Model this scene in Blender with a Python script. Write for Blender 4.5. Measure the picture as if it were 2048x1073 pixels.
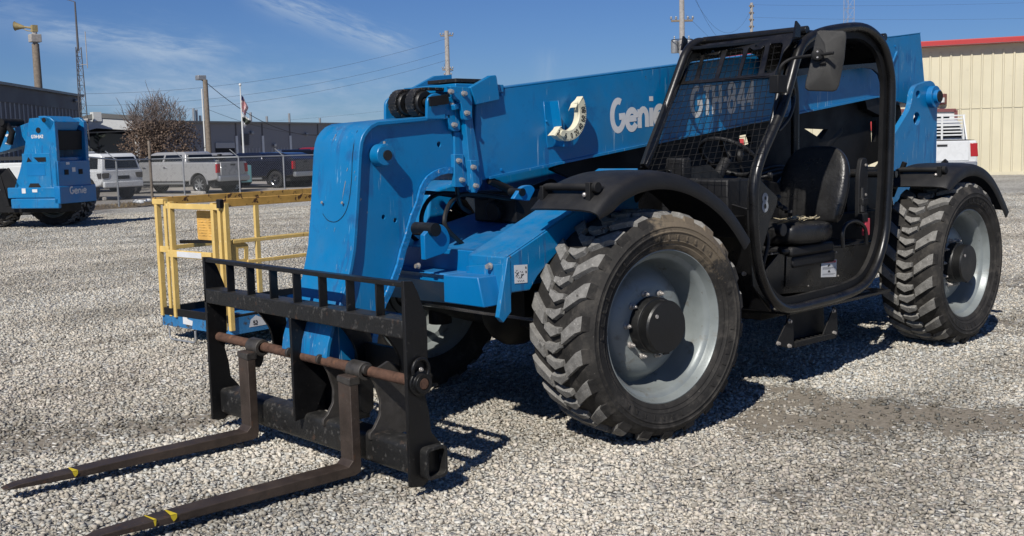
import bpy, bmesh, math, random
import numpy as np
from mathutils import Vector, Matrix
from mathutils.geometry import tessellate_polygon
for o in list(bpy.data.objects): bpy.data.objects.remove(o)
PI = math.pi
R = math.radians
random.seed(7); rng = np.random.default_rng(11)
SC = bpy.context.scene
COL = SC.collection

# ------------------------------------------------------------------ camera
CAM = Vector((4.35569, 3.48513, 1.56192))
CR = Vector((-0.72667838, 0.68652738, -0.02487336)); CU = Vector((-0.09567924, -0.06528815, 0.99326882)); CF = Vector((-0.6802823, -0.72416684, -0.1131299))
FPX = 2152.87
cd = bpy.data.cameras.new('camera'); cam = bpy.data.objects.new('camera', cd); COL.objects.link(cam)
cam.matrix_world = Matrix(((CR.x, CU.x, -CF.x, CAM.x), (CR.y, CU.y, -CF.y, CAM.y), (CR.z, CU.z, -CF.z, CAM.z), (0, 0, 0, 1)))
cd.sensor_width = 36; cd.lens = FPX / 2048 * 36; cd.clip_end = 2000; cd.clip_start = 0.05
SC.camera = cam
# ------------------------------------------------------------------ light
SUN = Vector((0.67, 0.294, 0.68)).normalized()
sl = bpy.data.lights.new('sun', 'SUN'); sl.energy = 5.0; sl.angle = R(0.55); sl.color = (1.0, 0.955, 0.88)
so = bpy.data.objects.new('sun', sl); COL.objects.link(so); so.rotation_euler = SUN.to_track_quat('Z', 'Y').to_euler(); so.location = (0, 0, 30)
SC.view_settings.view_transform = 'Standard'; SC.view_settings.look = 'None'; SC.view_settings.exposure = 0.0; SC.view_settings.gamma = 1
try: SC.view_settings.use_curve_mapping = False
except Exception: pass
SKY_STRENGTH = 0.054

def ray(x, y): return CF + CR * ((x - 1024) / FPX) - CU * ((y - 536.5) / FPX)
def aP(x, y, p0, n):
    d = ray(x, y); n = Vector(n); return CAM + d * ((Vector(p0) - CAM).dot(n) / d.dot(n))
def aY(x, y, Y): return aP(x, y, (0, Y, 0), (0, 1, 0))
def aX(x, y, X): return aP(x, y, (X, 0, 0), (1, 0, 0))
def aZ(x, y, Z=0.0): return aP(x, y, (0, 0, Z), (0, 0, 1))
def aD(x, y, D): return CAM + ray(x, y) * D

W = bpy.data.worlds.new('World'); SC.world = W; W.use_nodes = True
def world():
    nt = W.node_tree; N = nt.nodes; L = nt.links; N.clear()
    out = N.new('ShaderNodeOutputWorld'); bg = N.new('ShaderNodeBackground'); bg.inputs[1].default_value = SKY_STRENGTH
    sky = N.new('ShaderNodeTexSky'); sky.sky_type = 'NISHITA'; sky.sun_disc = False
    sky.sun_elevation = math.asin(SUN.z); sky.sun_rotation = math.atan2(SUN.x, SUN.y); sky.altitude = 300; sky.air_density = 1.0; sky.dust_density = 0.0; sky.ozone_density = 3.0
    geo = N.new('ShaderNodeTexCoord')
    def vm(op, a, b=None):
        n = N.new('ShaderNodeVectorMath'); n.operation = op
        for i, v in enumerate((a, b)):
            if v is None: continue
            if isinstance(v, bpy.types.NodeSocket): L.new(v, n.inputs[i])
            else: n.inputs[i].default_value = v
        return n.outputs['Value'] if op == 'DOT_PRODUCT' else n.outputs[0]
    def mt(op, a, b=None, c=None, clamp=False):
        n = N.new('ShaderNodeMath'); n.operation = op; n.use_clamp = clamp
        for i, v in enumerate((a, b, c)):
            if v is None: continue
            if isinstance(v, bpy.types.NodeSocket): L.new(v, n.inputs[i])
            else: n.inputs[i].default_value = v
        return n.outputs[0]
    D = geo.outputs['Generated']
    # soft cirrus, each band lies along a great circle of the sky and is broken by stretched noise
    total = None
    for (x0, y0, x1, y1, w, amp, stretch) in ((505, -10, 815, 108, .011, .75, 7), (70, 72, 440, 112, .011, .75, 8), (250, 118, 520, 190, .026, .34, 4), (150, 178, 330, 196, .014, .38, 6),
                                  (1095, 105, 1085, 215, .010, .22, 5), (-200, 20, 110, 50, .016, .25, 5), (150, 225, 900, 245, .034, .42, 4), (300, 190, 620, 215, .016, .25, 6)):
        a = ray(x0, y0).normalized(); b = ray(x1, y1).normalized(); n = a.cross(b).normalized(); t = n.cross(a).normalized()
        ang = math.acos(max(-1, min(1, a.dot(b))))
        sx = vm('DOT_PRODUCT', D, a[:]); st = vm('DOT_PRODUCT', D, t[:]); sn = vm('DOT_PRODUCT', D, n[:])
        al = mt('DIVIDE', mt('ARCTAN2', st, sx), ang)
        cb = N.new('ShaderNodeCombineXYZ'); L.new(mt('MULTIPLY', al, ang * 22), cb.inputs[0]); L.new(mt('MULTIPLY', sn, 22 * stretch * .8), cb.inputs[1]); cb.inputs[2].default_value = x0 * .37
        nz = N.new('ShaderNodeTexNoise'); nz.inputs['Scale'].default_value = 1.4; nz.inputs['Detail'].default_value = 8; nz.inputs['Roughness'].default_value = .62; nz.inputs['Distortion'].default_value = .35; L.new(cb.outputs[0], nz.inputs['Vector'])
        d2 = mt('DIVIDE', mt('ADD', sn, mt('MULTIPLY', mt('SUBTRACT', nz.outputs[0], .5), w * 2.4)), w)
        g = mt('POWER', 2.718, mt('MULTIPLY', mt('MULTIPLY', d2, d2), -1))
        e = mt('MULTIPLY', mt('MULTIPLY', mt('ADD', al, .12), 4, clamp=True), mt('MULTIPLY', mt('SUBTRACT', 1.1, al), 4, clamp=True), clamp=True)
        nn = mt('MULTIPLY', mt('SUBTRACT', nz.outputs[0], .28), 2.6, clamp=True)
        m = mt('MULTIPLY', mt('MULTIPLY', g, e), mt('MULTIPLY', nn, amp))
        total = m if total is None else mt('ADD', total, m)
    total = mt('MINIMUM', total, .85)
    tint = N.new('ShaderNodeMix'); tint.data_type = 'RGBA'; tint.blend_type = 'MULTIPLY'; tint.inputs[0].default_value = 1; L.new(sky.outputs[0], tint.inputs[6]); tint.inputs[7].default_value = (.53, .76, 1.22, 1)
    mx = N.new('ShaderNodeMix'); mx.data_type = 'RGBA'; L.new(total, mx.inputs[0]); L.new(tint.outputs[2], mx.inputs[6]); mx.inputs[7].default_value = (7.2, 9.2, 12.0, 1)
    L.new(mx.outputs[2], bg.inputs[0]); L.new(bg.outputs[0], out.inputs[0])
world()

# ------------------------------------------------------------------ materials
MATS = {}
def mat(name, col, rough=.5, metal=0, var=0.0, vscale=6, bump=0.0, bscale=40, patch=None, coat=0, spec=.5, dust=0.0, scratch=None):
    """patch: list of (colour, scale, threshold, softness, roughness) layers of wear driven by noise."""
    m = bpy.data.materials.new(name); m.use_nodes = True; nt = m.node_tree; N = nt.nodes; L = nt.links
    b = N['Principled BSDF']; b.inputs['Roughness'].default_value = rough; b.inputs['Metallic'].default_value = metal
    b.inputs['Specular IOR Level'].default_value = spec
    if coat: b.inputs['Coat Weight'].default_value = coat; b.inputs['Coat Roughness'].default_value = .08
    tc = N.new('ShaderNodeTexCoord'); gp = N.new('ShaderNodeNewGeometry')
    P = gp.outputs['Position'] if False else tc.outputs['Object']
    def noise(scale, det=6, ro=.6, off=0.0):
        n = N.new('ShaderNodeTexNoise'); n.inputs['Scale'].default_value = scale; n.inputs['Detail'].default_value = det; n.inputs['Roughness'].default_value = ro
        mp = N.new('ShaderNodeMapping'); mp.inputs['Location'].default_value = (off, off * .7, off * 1.3); L.new(P, mp.inputs[0]); L.new(mp.outputs[0], n.inputs['Vector']); return n.outputs[0]
    rgb = N.new('ShaderNodeRGB'); rgb.outputs[0].default_value = (*col, 1); cur = rgb.outputs[0]
    def mixc(fac, a, c):
        x = N.new('ShaderNodeMix'); x.data_type = 'RGBA'; L.new(fac, x.inputs[0]); L.new(a, x.inputs[6])
        if isinstance(c, tuple): x.inputs[7].default_value = (*c, 1)
        else: L.new(c, x.inputs[7])
        return x.outputs[2]
    rcur = None
    if var:
        n = noise(vscale); r = N.new('ShaderNodeMapRange'); r.inputs[1].default_value = .3; r.inputs[2].default_value = .7; r.inputs[3].default_value = 1 - var; r.inputs[4].default_value = 1 + var; L.new(n, r.inputs[0])
        v = N.new('ShaderNodeVectorMath'); v.operation = 'SCALE'; L.new(cur, v.inputs[0]); L.new(r.outputs[0], v.inputs['Scale']); cur = v.outputs[0]
        r2 = N.new('ShaderNodeMapRange'); r2.inputs[1].default_value = .3; r2.inputs[2].default_value = .7; r2.inputs[3].default_value = max(.05, rough - .1); r2.inputs[4].default_value = min(1, rough + .12); L.new(n, r2.inputs[0]); rcur = r2.outputs[0]
    for i, (pc, ps, th, sf, pr_) in enumerate(patch or []):
        n = noise(ps, 8, .68, 3.1 * (i + 1)); r = N.new('ShaderNodeMapRange'); r.inputs[1].default_value = th; r.inputs[2].default_value = th + sf; L.new(n, r.inputs[0])
        cur = mixc(r.outputs[0], cur, pc)
        q = N.new('ShaderNodeMix'); q.data_type = 'FLOAT'; L.new(r.outputs[0], q.inputs[0])
        if rcur is None: q.inputs[2].default_value = rough
        else: L.new(rcur, q.inputs[2])
        q.inputs[3].default_value = pr_; rcur = q.outputs[0]
    if scratch:
        for (rot, scl, th_, colr) in scratch:
            mp = N.new('ShaderNodeMapping'); mp.inputs['Scale'].default_value = scl; mp.inputs['Rotation'].default_value = rot; L.new(P, mp.inputs[0]); n = N.new('ShaderNodeTexNoise'); n.inputs['Scale'].default_value = 1; n.inputs['Detail'].default_value = 3; n.inputs['Distortion'].default_value = .4; L.new(mp.outputs[0], n.inputs['Vector'])
            g2 = noise(2.5, 3, .5, 17); r = N.new('ShaderNodeMapRange'); r.inputs[1].default_value = th_; r.inputs[2].default_value = th_ + .02; L.new(n.outputs[0], r.inputs[0]); r2 = N.new('ShaderNodeMapRange'); r2.inputs[1].default_value = .47; r2.inputs[2].default_value = .55; L.new(g2, r2.inputs[0])
            mu_ = N.new('ShaderNodeMath'); mu_.operation = 'MULTIPLY'; L.new(r.outputs[0], mu_.inputs[0]); L.new(r2.outputs[0], mu_.inputs[1]); mv = N.new('ShaderNodeMath'); mv.operation = 'MULTIPLY'; L.new(mu_.outputs[0], mv.inputs[0]); mv.inputs[1].default_value = .75; cur = mixc(mv.outputs[0], cur, colr)
    if dust:
        s = N.new('ShaderNodeSeparateXYZ'); L.new(gp.outputs['Normal'], s.inputs[0]); n = noise(9, 7, .65, 9)
        mm = N.new('ShaderNodeMath'); mm.operation = 'MULTIPLY'; mm.use_clamp = True; r = N.new('ShaderNodeMapRange'); r.inputs[1].default_value = .35; r.inputs[2].default_value = .7; r.inputs[4].default_value = dust; L.new(n, r.inputs[0]); L.new(s.outputs[2], mm.inputs[0]); L.new(r.outputs[0], mm.inputs[1])
        cur = mixc(mm.outputs[0], cur, (.26, .24, .21))
    L.new(cur, b.inputs['Base Color'])
    if rcur is not None: L.new(rcur, b.inputs['Roughness'])
    if bump:
        bp = N.new('ShaderNodeBump'); bp.inputs['Strength'].default_value = bump; bp.inputs['Distance'].default_value = .01; L.new(noise(bscale, 5, .6, 5), bp.inputs['Height']); L.new(bp.outputs[0], b.inputs['Normal'])
    MATS[name] = m; return m

chips = [((.022, .150, .315), 1.7, .48, .22, .55), ((.004, .110, .29), 5, .56, .12, .5), ((.26, .31, .34), 26, .69, .01, .6), ((.07, .06, .05), 15, .70, .015, .8)]
mat('blue', (.0, .160, .385), .36, var=.10, vscale=2.2, patch=chips, bump=.04, bscale=9, coat=.06, dust=.2, scratch=[((.1, .3, .1), (90, 90, 4), .665, (.30, .42, .52)), ((.1, 1.4, .2), (80, 80, 5), .68, (.22, .30, .36)), ((0, 0, 0), (14, 14, 1.2), .60, (.01, .10, .27))])
mat('blue_plain', (.0, .145, .375), .38, var=.08, vscale=3, bump=.03, bscale=9, dust=.2)
mat('blue_worn', (.025, .16, .36), .55, var=.2, vscale=9, patch=[((.05, .04, .032), 9, .55, .06, .8), ((.25, .27, .27), 22, .68, .02, .7)], bump=.2, bscale=40)
mat('edge_metal', (.01, .17, .42), .45, .1, var=.3, vscale=50, patch=[((.42, .45, .47), 45, .60, .03, .5)])
mat('black_steel', (.006, .006, .0065), .40, var=.25, vscale=8, patch=[((.045, .026, .017), 20, .66, .05, .8), ((.05, .045, .04), 34, .64, .04, .7)], bump=.15, bscale=30, dust=.10, spec=.35)
mat('black_beam', (.012, .012, .012), .45, var=.3, vscale=7, patch=[((.05, .030, .020), 17, .60, .08, .85), ((.055, .052, .048), 30, .57, .06, .75)], bump=.25, bscale=30, dust=.10, spec=.35)
mat('cab_black', (.0055, .0055, .006), .30, var=.2, vscale=6, bump=.05, bscale=40, dust=.10, patch=[((.045, .043, .04), 18, .67, .05, .7)])
mat('matt_black', (.007, .007, .0075), .6, var=.2, vscale=6, bump=.15, bscale=120, dust=.12, spec=.3)
mat('plastic_black', (.010, .010, .011), .5, var=.15, vscale=5, bump=.25, bscale=260, dust=.06, spec=.4)
mat('mirror_plastic', (.030, .029, .027), .42, var=.15, vscale=10, bump=.4, bscale=400, spec=.4)
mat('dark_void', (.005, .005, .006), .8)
mat('fork_steel', (.050, .036, .028), .55, .25, var=.35, vscale=9, patch=[((.12, .055, .028), 8, .60, .08, .85), ((.17, .15, .13), 40, .66, .03, .5)], bump=.25, bscale=50)
mat('rust', (.095, .048, .030), .8, .1, var=.35, vscale=30, patch=[((.06, .028, .016), 22, .55, .06, .85), ((.17, .08, .04), 12, .60, .08, .85)], bump=.3, bscale=90)
mat('hook_steel', (.055, .05, .045), .5, .3, var=.3, vscale=30, bump=.2)
mat('yellow_mark', (.55, .42, .02), .7, var=.2, vscale=60)
mat('tyre', (.024, .0225, .021), .75, var=.35, vscale=10, patch=[((.058, .053, .047), 9, .50, .14, .9), ((.12, .11, .10), 60, .66, .02, .9)], bump=.35, bscale=55, spec=.25)
mat('tyre_lug', (.19, .184, .172), .85, var=.3, vscale=22, patch=[((.05, .047, .043), 14, .60, .08, .9), ((.30, .29, .275), 70, .58, .04, .9)], bump=.5, bscale=110, spec=.2)
mat('rim_grey', (.215, .24, .24), .38, .15, var=.1, vscale=7, patch=[((.15, .14, .12), 7, .56, .12, .7), ((.10, .075, .05), 40, .68, .02, .8)], bump=.06, bscale=60, dust=.2)
mat('rim_in', (.24, .27, .27), .5, .0, var=.1)
mat('hub_black', (.008, .008, .008), .45, var=.2, patch=[((.06, .055, .05), 30, .70, .02, .7)], bump=.15)
mat('bolt', (.48, .45, .42), .38, .6, var=.2, vscale=50)
mat('chrome', (.6, .6, .62), .2, 1)
mat('white_decal', (.62, .63, .64), .45, var=.05)
mat('white_letter', (.60, .61, .62), .5, var=.06, vscale=8)
mat('grey_letter', (.28, .30, .32), .6, var=.1, vscale=20)
mat('ink', (.02, .02, .02), .6)
mat('warn_red', (.5, .03, .06), .5)
mat('red_plastic', (.62, .07, .10), .4)
mat('ivory', (.66, .62, .46), .42, var=.12, vscale=12, patch=[((.32, .29, .20), 16, .60, .06, .6)], bump=.05)
mat('vinyl', (.013, .013, .0135), .33, var=.25, vscale=9, bump=.3, bscale=45, dust=.1)
mat('foam', (.42, .36, .24), .95, var=.3, vscale=80)
mat('mat_grey', (.11, .105, .095), .9, var=.35, vscale=16, bump=.6, bscale=80)
mat('rubber_hose', (.012, .012, .012), .5)
mat('yellow_paint', (.66, .46, .15), .5, var=.12, vscale=6, patch=[((.22, .10, .03), 12, .66, .03, .8), ((.74, .58, .30), 20, .60, .06, .6)], bump=.1, bscale=30)
mat('yellow_rust', (.52, .30, .07), .6, var=.2, vscale=12, patch=[((.07, .03, .015), 16, .56, .02, .85)], bump=.15)
mat('orange_sign', (.62, .36, .09), .7, var=.2, vscale=8, patch=[((.70, .50, .26), 12, .60, .06, .7)])
mat('galv', (.33, .34, .35), .5, .5, var=.2, vscale=20)
mat('wire', (.18, .19, .19), .5, .4)
mat('cable', (.03, .03, .035), .7)
mat('wood_pole', (.20, .165, .13), .9, var=.3, vscale=8, bump=.4, bscale=30)
mat('pole_grey', (.33, .31, .29), .8, var=.2, vscale=6)
mat('concrete', (.36, .34, .31), .9, var=.2, vscale=12, bump=.3)
mat('bark', (.13, .10, .085), .9, var=.3, vscale=8)
mat('twig', (.12, .095, .085), .9, var=.2, vscale=3)
mat('flag_red', (.45, .04, .05), .8); mat('flag_white', (.7, .7, .7), .8); mat('flag_blue', (.03, .05, .17), .8); mat('flag_dark', (.04, .05, .04), .8)
mat('siren_yellow', (.30, .235, .11), .6, var=.2, vscale=5)

# ------------------------------------------------------------------ building blocks
BASE = {}
def V(*a): return Vector(a if len(a) > 1 else a[0])
def fillet(pts, r, n=5, closed=False):
    pts = [Vector(p) for p in pts]; out = []; m = len(pts)
    rr = r if isinstance(r, (list, tuple)) else [r] * m
    for i, p in enumerate(pts):
        if (not closed and i in (0, m - 1)) or rr[i] <= 0: out.append(p); continue
        a = pts[i - 1]; b = pts[(i + 1) % m]; da = (a - p); db = (b - p)
        k = min(rr[i], da.length * .48, db.length * .48); A = p + da.normalized() * k; B = p + db.normalized() * k
        for j in range(n + 1):
            t = j / n; out.append(A * (1 - t) ** 2 + p * 2 * t * (1 - t) + B * t * t)
    return out
def smooth_path(pts, n=6, closed=False):
    pts = [Vector(p) for p in pts]; m = len(pts); out = []
    g = (lambda i: pts[i % m]) if closed else (lambda i: pts[max(0, min(m - 1, i))])
    for i in range(m if closed else m - 1):
        p0, p1, p2, p3 = g(i - 1), g(i), g(i + 1), g(i + 2)
        for j in range(n):
            t = j / n; out.append(.5 * ((2 * p1) + (p2 - p0) * t + (2 * p0 - 5 * p1 + 4 * p2 - p3) * t * t + (3 * p1 - p0 - 3 * p2 + p3) * t ** 3))
    if not closed: out.append(pts[-1])
    return out
class MB:
    def __init__(s): s.v = []; s.f = []; s.m = []; s.sm = []
    def add(s, vs, fs, mi=0, smooth=False):
        o = len(s.v); s.v += [tuple(v) for v in vs]; s.f += [tuple(i + o for i in f) for f in fs]; s.m += [mi] * len(fs); s.sm += [smooth] * len(fs)
    def box(s, lo, hi, mi=0, M=None):
        x0, y0, z0 = lo; x1, y1, z1 = hi
        vs = [Vector(p) for p in ((x0, y0, z0), (x1, y0, z0), (x1, y1, z0), (x0, y1, z0), (x0, y0, z1), (x1, y0, z1), (x1, y1, z1), (x0, y1, z1))]
        if M is not None: vs = [M @ v for v in vs]
        s.add(vs, [(0, 3, 2, 1), (4, 5, 6, 7), (0, 1, 5, 4), (1, 2, 6, 5), (2, 3, 7, 6), (3, 0, 4, 7)], mi)
    def bar(s, a, b, w, h, up=(0, 0, 1), mi=0, ext=0):
        a = Vector(a); b = Vector(b); d = (b - a).normalized(); a = a - d * ext; b = b + d * ext; u = Vector(up); sd = d.cross(u)
        if sd.length < 1e-4: sd = d.cross(Vector((1, 0, 0)))
        sd.normalize(); u = sd.cross(d).normalized(); vs = []
        for p in (a, b):
            for i, j in ((-1, -1), (1, -1), (1, 1), (-1, 1)): vs.append(p + sd * i * w / 2 + u * j * h / 2)
        s.add(vs, [(0, 1, 2, 3), (7, 6, 5, 4), (0, 4, 5, 1), (1, 5, 6, 2), (2, 6, 7, 3), (3, 7, 4, 0)], mi)
    def tube(s, pts, r, n=10, mi=0, closed=False, r2=None, sq=None, up=None):
        pts = [Vector(p) for p in pts]; m = len(pts); rings = []
        t0 = (pts[1] - pts[0]).normalized(); ref = Vector(up) if up else (Vector((0, 0, 1)) if abs(t0.z) < .9 else Vector((1, 0, 0)))
        u = (ref - t0 * ref.dot(t0)).normalized()
        for i, p in enumerate(pts):
            if closed: t = (pts[(i + 1) % m] - pts[i - 1]).normalized()
            else: t = (pts[min(m - 1, i + 1)] - pts[max(0, i - 1)]).normalized()
            rf = Vector(up) if up else u
            u = (rf - t * rf.dot(t)).normalized(); w = t.cross(u)
            rad = r if r2 is None else r + (r2 - r) * i / (m - 1)
            if sq: rings.append([p + w * a * sq[0] / 2 + u * b * sq[1] / 2 for a, b in ((-1, -1), (1, -1), (1, 1), (-1, 1))])
            else: rings.append([p + (u * math.cos(k * 2 * PI / n) + w * math.sin(k * 2 * PI / n)) * rad for k in range(n)])
        k = 4 if sq else n; vs = [v for rg in rings for v in rg]; fs = []
        for i in range(m if closed else m - 1):
            for j in range(k):
                a = i * k + j; b = i * k + (j + 1) % k; c = ((i + 1) % m) * k + (j + 1) % k; d = ((i + 1) % m) * k + j; fs.append((a, b, c, d))
        s.add(vs, fs, mi, True)
        if not closed: s.add(rings[0], [tuple(range(k))[::-1]], mi); s.add(rings[-1], [tuple(range(k))], mi)
    def cyl(s, a, b, r, n=20, mi=0, r2=None): s.tube([a, b], r, n, mi, r2=r2)
    def lathe(s, prof, c, axis=(0, 1, 0), n=48, mi=0, arc=(0, 2 * PI)):
        """prof: (radius, along) pairs"""
        ax = Vector(axis).normalized(); u = Vector((0, 0, 1)) if abs(ax.z) < .9 else Vector((1, 0, 0)); w = ax.cross(u); c = Vector(c); vs = []; full = abs(arc[1] - arc[0] - 2 * PI) < 1e-6; nn = n if full else n + 1
        for k in range(nn):
            t = arc[0] + (arc[1] - arc[0]) * k / n; d = u * math.cos(t) + w * math.sin(t)
            for (rr, y) in prof: vs.append(c + d * rr + ax * y)
        m = len(prof); fs = []
        for k in range(n):
            for j in range(m - 1): a = k * m + j; b = ((k + 1) % nn) * m + j; fs.append((a, b, b + 1, a + 1))
        s.add(vs, fs, mi, True)
    def disc(s, c, axis, r, th, n=20, mi=0): ax = Vector(axis).normalized(); s.cyl(Vector(c), Vector(c) + ax * th, r, n, mi)
    def plate(s, pts, th, holes=(), mi=0):
        pts = [Vector(p) for p in pts]; th = Vector(th)
        loops = [pts] + [[Vector(p) for p in h] for h in holes]
        flat = [p for l in loops for p in l]; n = len(flat)
        tris = tessellate_polygon(loops) if holes else [tuple(range(n))]
        vs = flat + [p + th for p in flat]; fs = [tuple(t) for t in tris] + [tuple(i + n for i in reversed(t)) for t in tris]
        o = 0
        for l in loops:
            m = len(l)
            for i in range(m): a = o + i; b = o + (i + 1) % m; fs.append((a, a + n, b + n, b))
            o += m
        s.add(vs, fs, mi)
    def sphere(s, c, r, n=12, mi=0, sc=(1, 1, 1)):
        c = Vector(c); vs = []; fs = []; h = n // 2
        for i in range(h + 1):
            for j in range(n): t = PI * i / h; p = 2 * PI * j / n; vs.append(c + Vector((r * sc[0] * math.sin(t) * math.cos(p), r * sc[1] * math.sin(t) * math.sin(p), r * sc[2] * math.cos(t))))
        for i in range(h):
            for j in range(n): fs.append((i * n + j, (i + 1) * n + j, (i + 1) * n + (j + 1) % n, i * n + (j + 1) % n))
        s.add(vs, fs, mi, True)
    def bolt(s, p, axis, r=.012, h=.014, mi=0):
        ax = Vector(axis).normalized(); p = Vector(p); s.cyl(p, p + ax * h * .4, r * 1.35, 12, mi); s.cyl(p + ax * h * .4, p + ax * h * 1.3, r, 6, mi)
    def build(s, name, mats, parent=None, bevel=0, seg=2, angle=35, center=None, recalc=True, **tags):
        if isinstance(mats, str): mats = [mats]
        a = np.array(s.v, float); c = Vector(((a.min(0) + a.max(0)) / 2).tolist()) if center is None else Vector(center)
        me = bpy.data.meshes.new(name); me.from_pydata((a - np.array(c[:])).tolist(), [], s.f)
        for x in mats: me.materials.append(MATS[x])
        me.polygons.foreach_set('material_index', s.m); me.polygons.foreach_set('use_smooth', [True] * len(s.f))
        if recalc:
            bm = bmesh.new(); bm.from_mesh(me); bmesh.ops.remove_doubles(bm, verts=bm.verts, dist=1e-6); bmesh.ops.recalc_face_normals(bm, faces=bm.faces); bm.to_mesh(me); bm.free()
        me.set_sharp_from_angle(angle=R(angle)); me.update()
        o = bpy.data.objects.new(name, me); COL.objects.link(o)
        pb = BASE[parent.name] if parent else Vector((0, 0, 0))
        o.location = c - pb; BASE[o.name] = c.copy()
        if parent: o.parent = parent
        if bevel:
            b = o.modifiers.new('bevel', 'BEVEL'); b.width = bevel; b.segments = seg; b.limit_method = 'ANGLE'; b.angle_limit = R(40); b.use_clamp_overlap = True
        for k, v in tags.items(): o[k] = v
        return o
def build_each(s, name, mats, parent=None, **kw):
    """one object for every separate piece (pieces that touch stay together)"""
    v = np.array(s.v); key = {}; rep = []
    for i, p in enumerate(np.round(v, 5)): rep.append(key.setdefault(tuple(p), i))
    par = list(range(len(v)))
    def find(x):
        while par[x] != x: par[x] = par[par[x]]; x = par[x]
        return x
    for f in s.f:
        r0 = find(rep[f[0]])
        for i in f[1:]:
            r1 = find(rep[i])
            if r1 != r0: par[r1] = r0
    comp = {}
    for k, f in enumerate(s.f): comp.setdefault(find(rep[f[0]]), []).append(k)
    cs = []
    for fs in comp.values():
        idx = sorted({i for k in fs for i in s.f[k]}); b = v[idx]; cs.append([fs, b.min(0) - .0015, b.max(0) + .0015])
    ch = True
    while ch:
        ch = False
        for i in range(len(cs)):
            for j in range(i + 1, len(cs)):
                if (cs[i][1] <= cs[j][2]).all() and (cs[j][1] <= cs[i][2]).all():
                    cs[i] = [cs[i][0] + cs[j][0], np.minimum(cs[i][1], cs[j][1]), np.maximum(cs[i][2], cs[j][2])]; cs.pop(j); ch = True; break
            if ch: break
    out = []
    for fs, _, _ in cs:
        m = MB(); idx = sorted({i for k in fs for i in s.f[k]}); mp = {o: n for n, o in enumerate(idx)}; m.v = [s.v[i] for i in idx]
        for k in fs: m.f.append(tuple(mp[i] for i in s.f[k])); m.m.append(s.m[k]); m.sm.append(s.sm[k])
        out.append(m.build(name, mats, parent, **kw))
    return out[0]
MB.build_each = build_each
def thing(name, label, cat, loc=(0, 0, 0), rz=0, group=None, kind=None, local=False):
    """An Empty at the thing's base.  local=True: its parts are modelled round the origin and then moved with it."""
    o = bpy.data.objects.new(name, None); COL.objects.link(o); o.empty_display_size = .2; o.location = loc; o.rotation_euler = (0, 0, rz); o['label'] = label; o['category'] = cat
    if group: o['group'] = group
    if kind: o['kind'] = kind
    BASE[o.name] = Vector((0, 0, 0)) if local else Vector(loc); return o
def tag(o, label=None, cat=None, group=None, kind=None):
    if label: o['label'] = label
    if cat: o['category'] = cat
    if group: o['group'] = group
    if kind: o['kind'] = kind
    return o
def dup(root, parent=None, loc=None, rz=None, label=None):
    c = root.copy(); COL.objects.link(c); BASE[c.name] = BASE[root.name].copy(); c.parent = parent
    if loc is not None: c.location = loc
    if rz is not None: c.rotation_euler[2] = rz
    if label: c['label'] = label
    for ch in [x for x in list(COL.objects) if x.parent == root]: dup(ch, c)
    return c

# strokes that draw the letters of the paintwork: each glyph = (advance, [polylines])
def arc(cx, cy, rx, ry, a0, a1, n=12): return [(cx + rx * math.cos(R(a0 + (a1 - a0) * i / n)), cy + ry * math.sin(R(a0 + (a1 - a0) * i / n))) for i in range(n + 1)]
GL = {'G': (1.0, [arc(.5, .5, .40, .42, 62, 352, 20), [(.98, .46), (.56, .46)]]),
      'e': (.84, [[(.09, .36), (.74, .36)] , arc(.42, .33, .33, .27, 8, 330, 18)]),
      'n': (.80, [[(.13, .05), (.13, .60)], [(.13, .36)] + arc(.39, .34, .26, .24, 150, 0, 8) + [(.65, .05)]]),
      'i': (.34, [[(.16, .05), (.16, .60)], [(.16, .80), (.16, .94)]]),
      'T': (.80, [[(.06, .90), (.74, .90)], [(.40, .90), (.40, .04)]]),
      'H': (.92, [[(.14, .04), (.14, .95)], [(.72, .04), (.72, .95)], [(.14, .5), (.72, .5)]]),
      '-': (.42, [[(.06, .48), (.36, .48)]]),
      '8': (.84, [arc(.40, .72, .24, .20, 0, 360, 18), arc(.40, .28, .28, .24, 0, 360, 18)]),
      '4': (.84, [[(.58, .04), (.58, .98)], [(.60, .90), (.12, .36)], [(.06, .34), (.80, .34)]]),
      '2': (.80, [arc(.38, .68, .26, .24, 160, -30, 12) + [(.12, .09), (.72, .09)]]),
      '0': (.84, [arc(.40, .5, .27, .42, 0, 360, 20)]), '6': (.84, [arc(.40, .30, .27, .25, 0, 360, 16), [(.14, .36)] + arc(.48, .45, .36, .48, 170, 80, 8)]),
      '5': (.8, [[(.66, .92), (.20, .92), (.16, .56)] + arc(.38, .34, .28, .26, 120, -150, 12)]), 'L': (.7, [[(.14, .95), (.14, .08), (.62, .08)]])}
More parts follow.
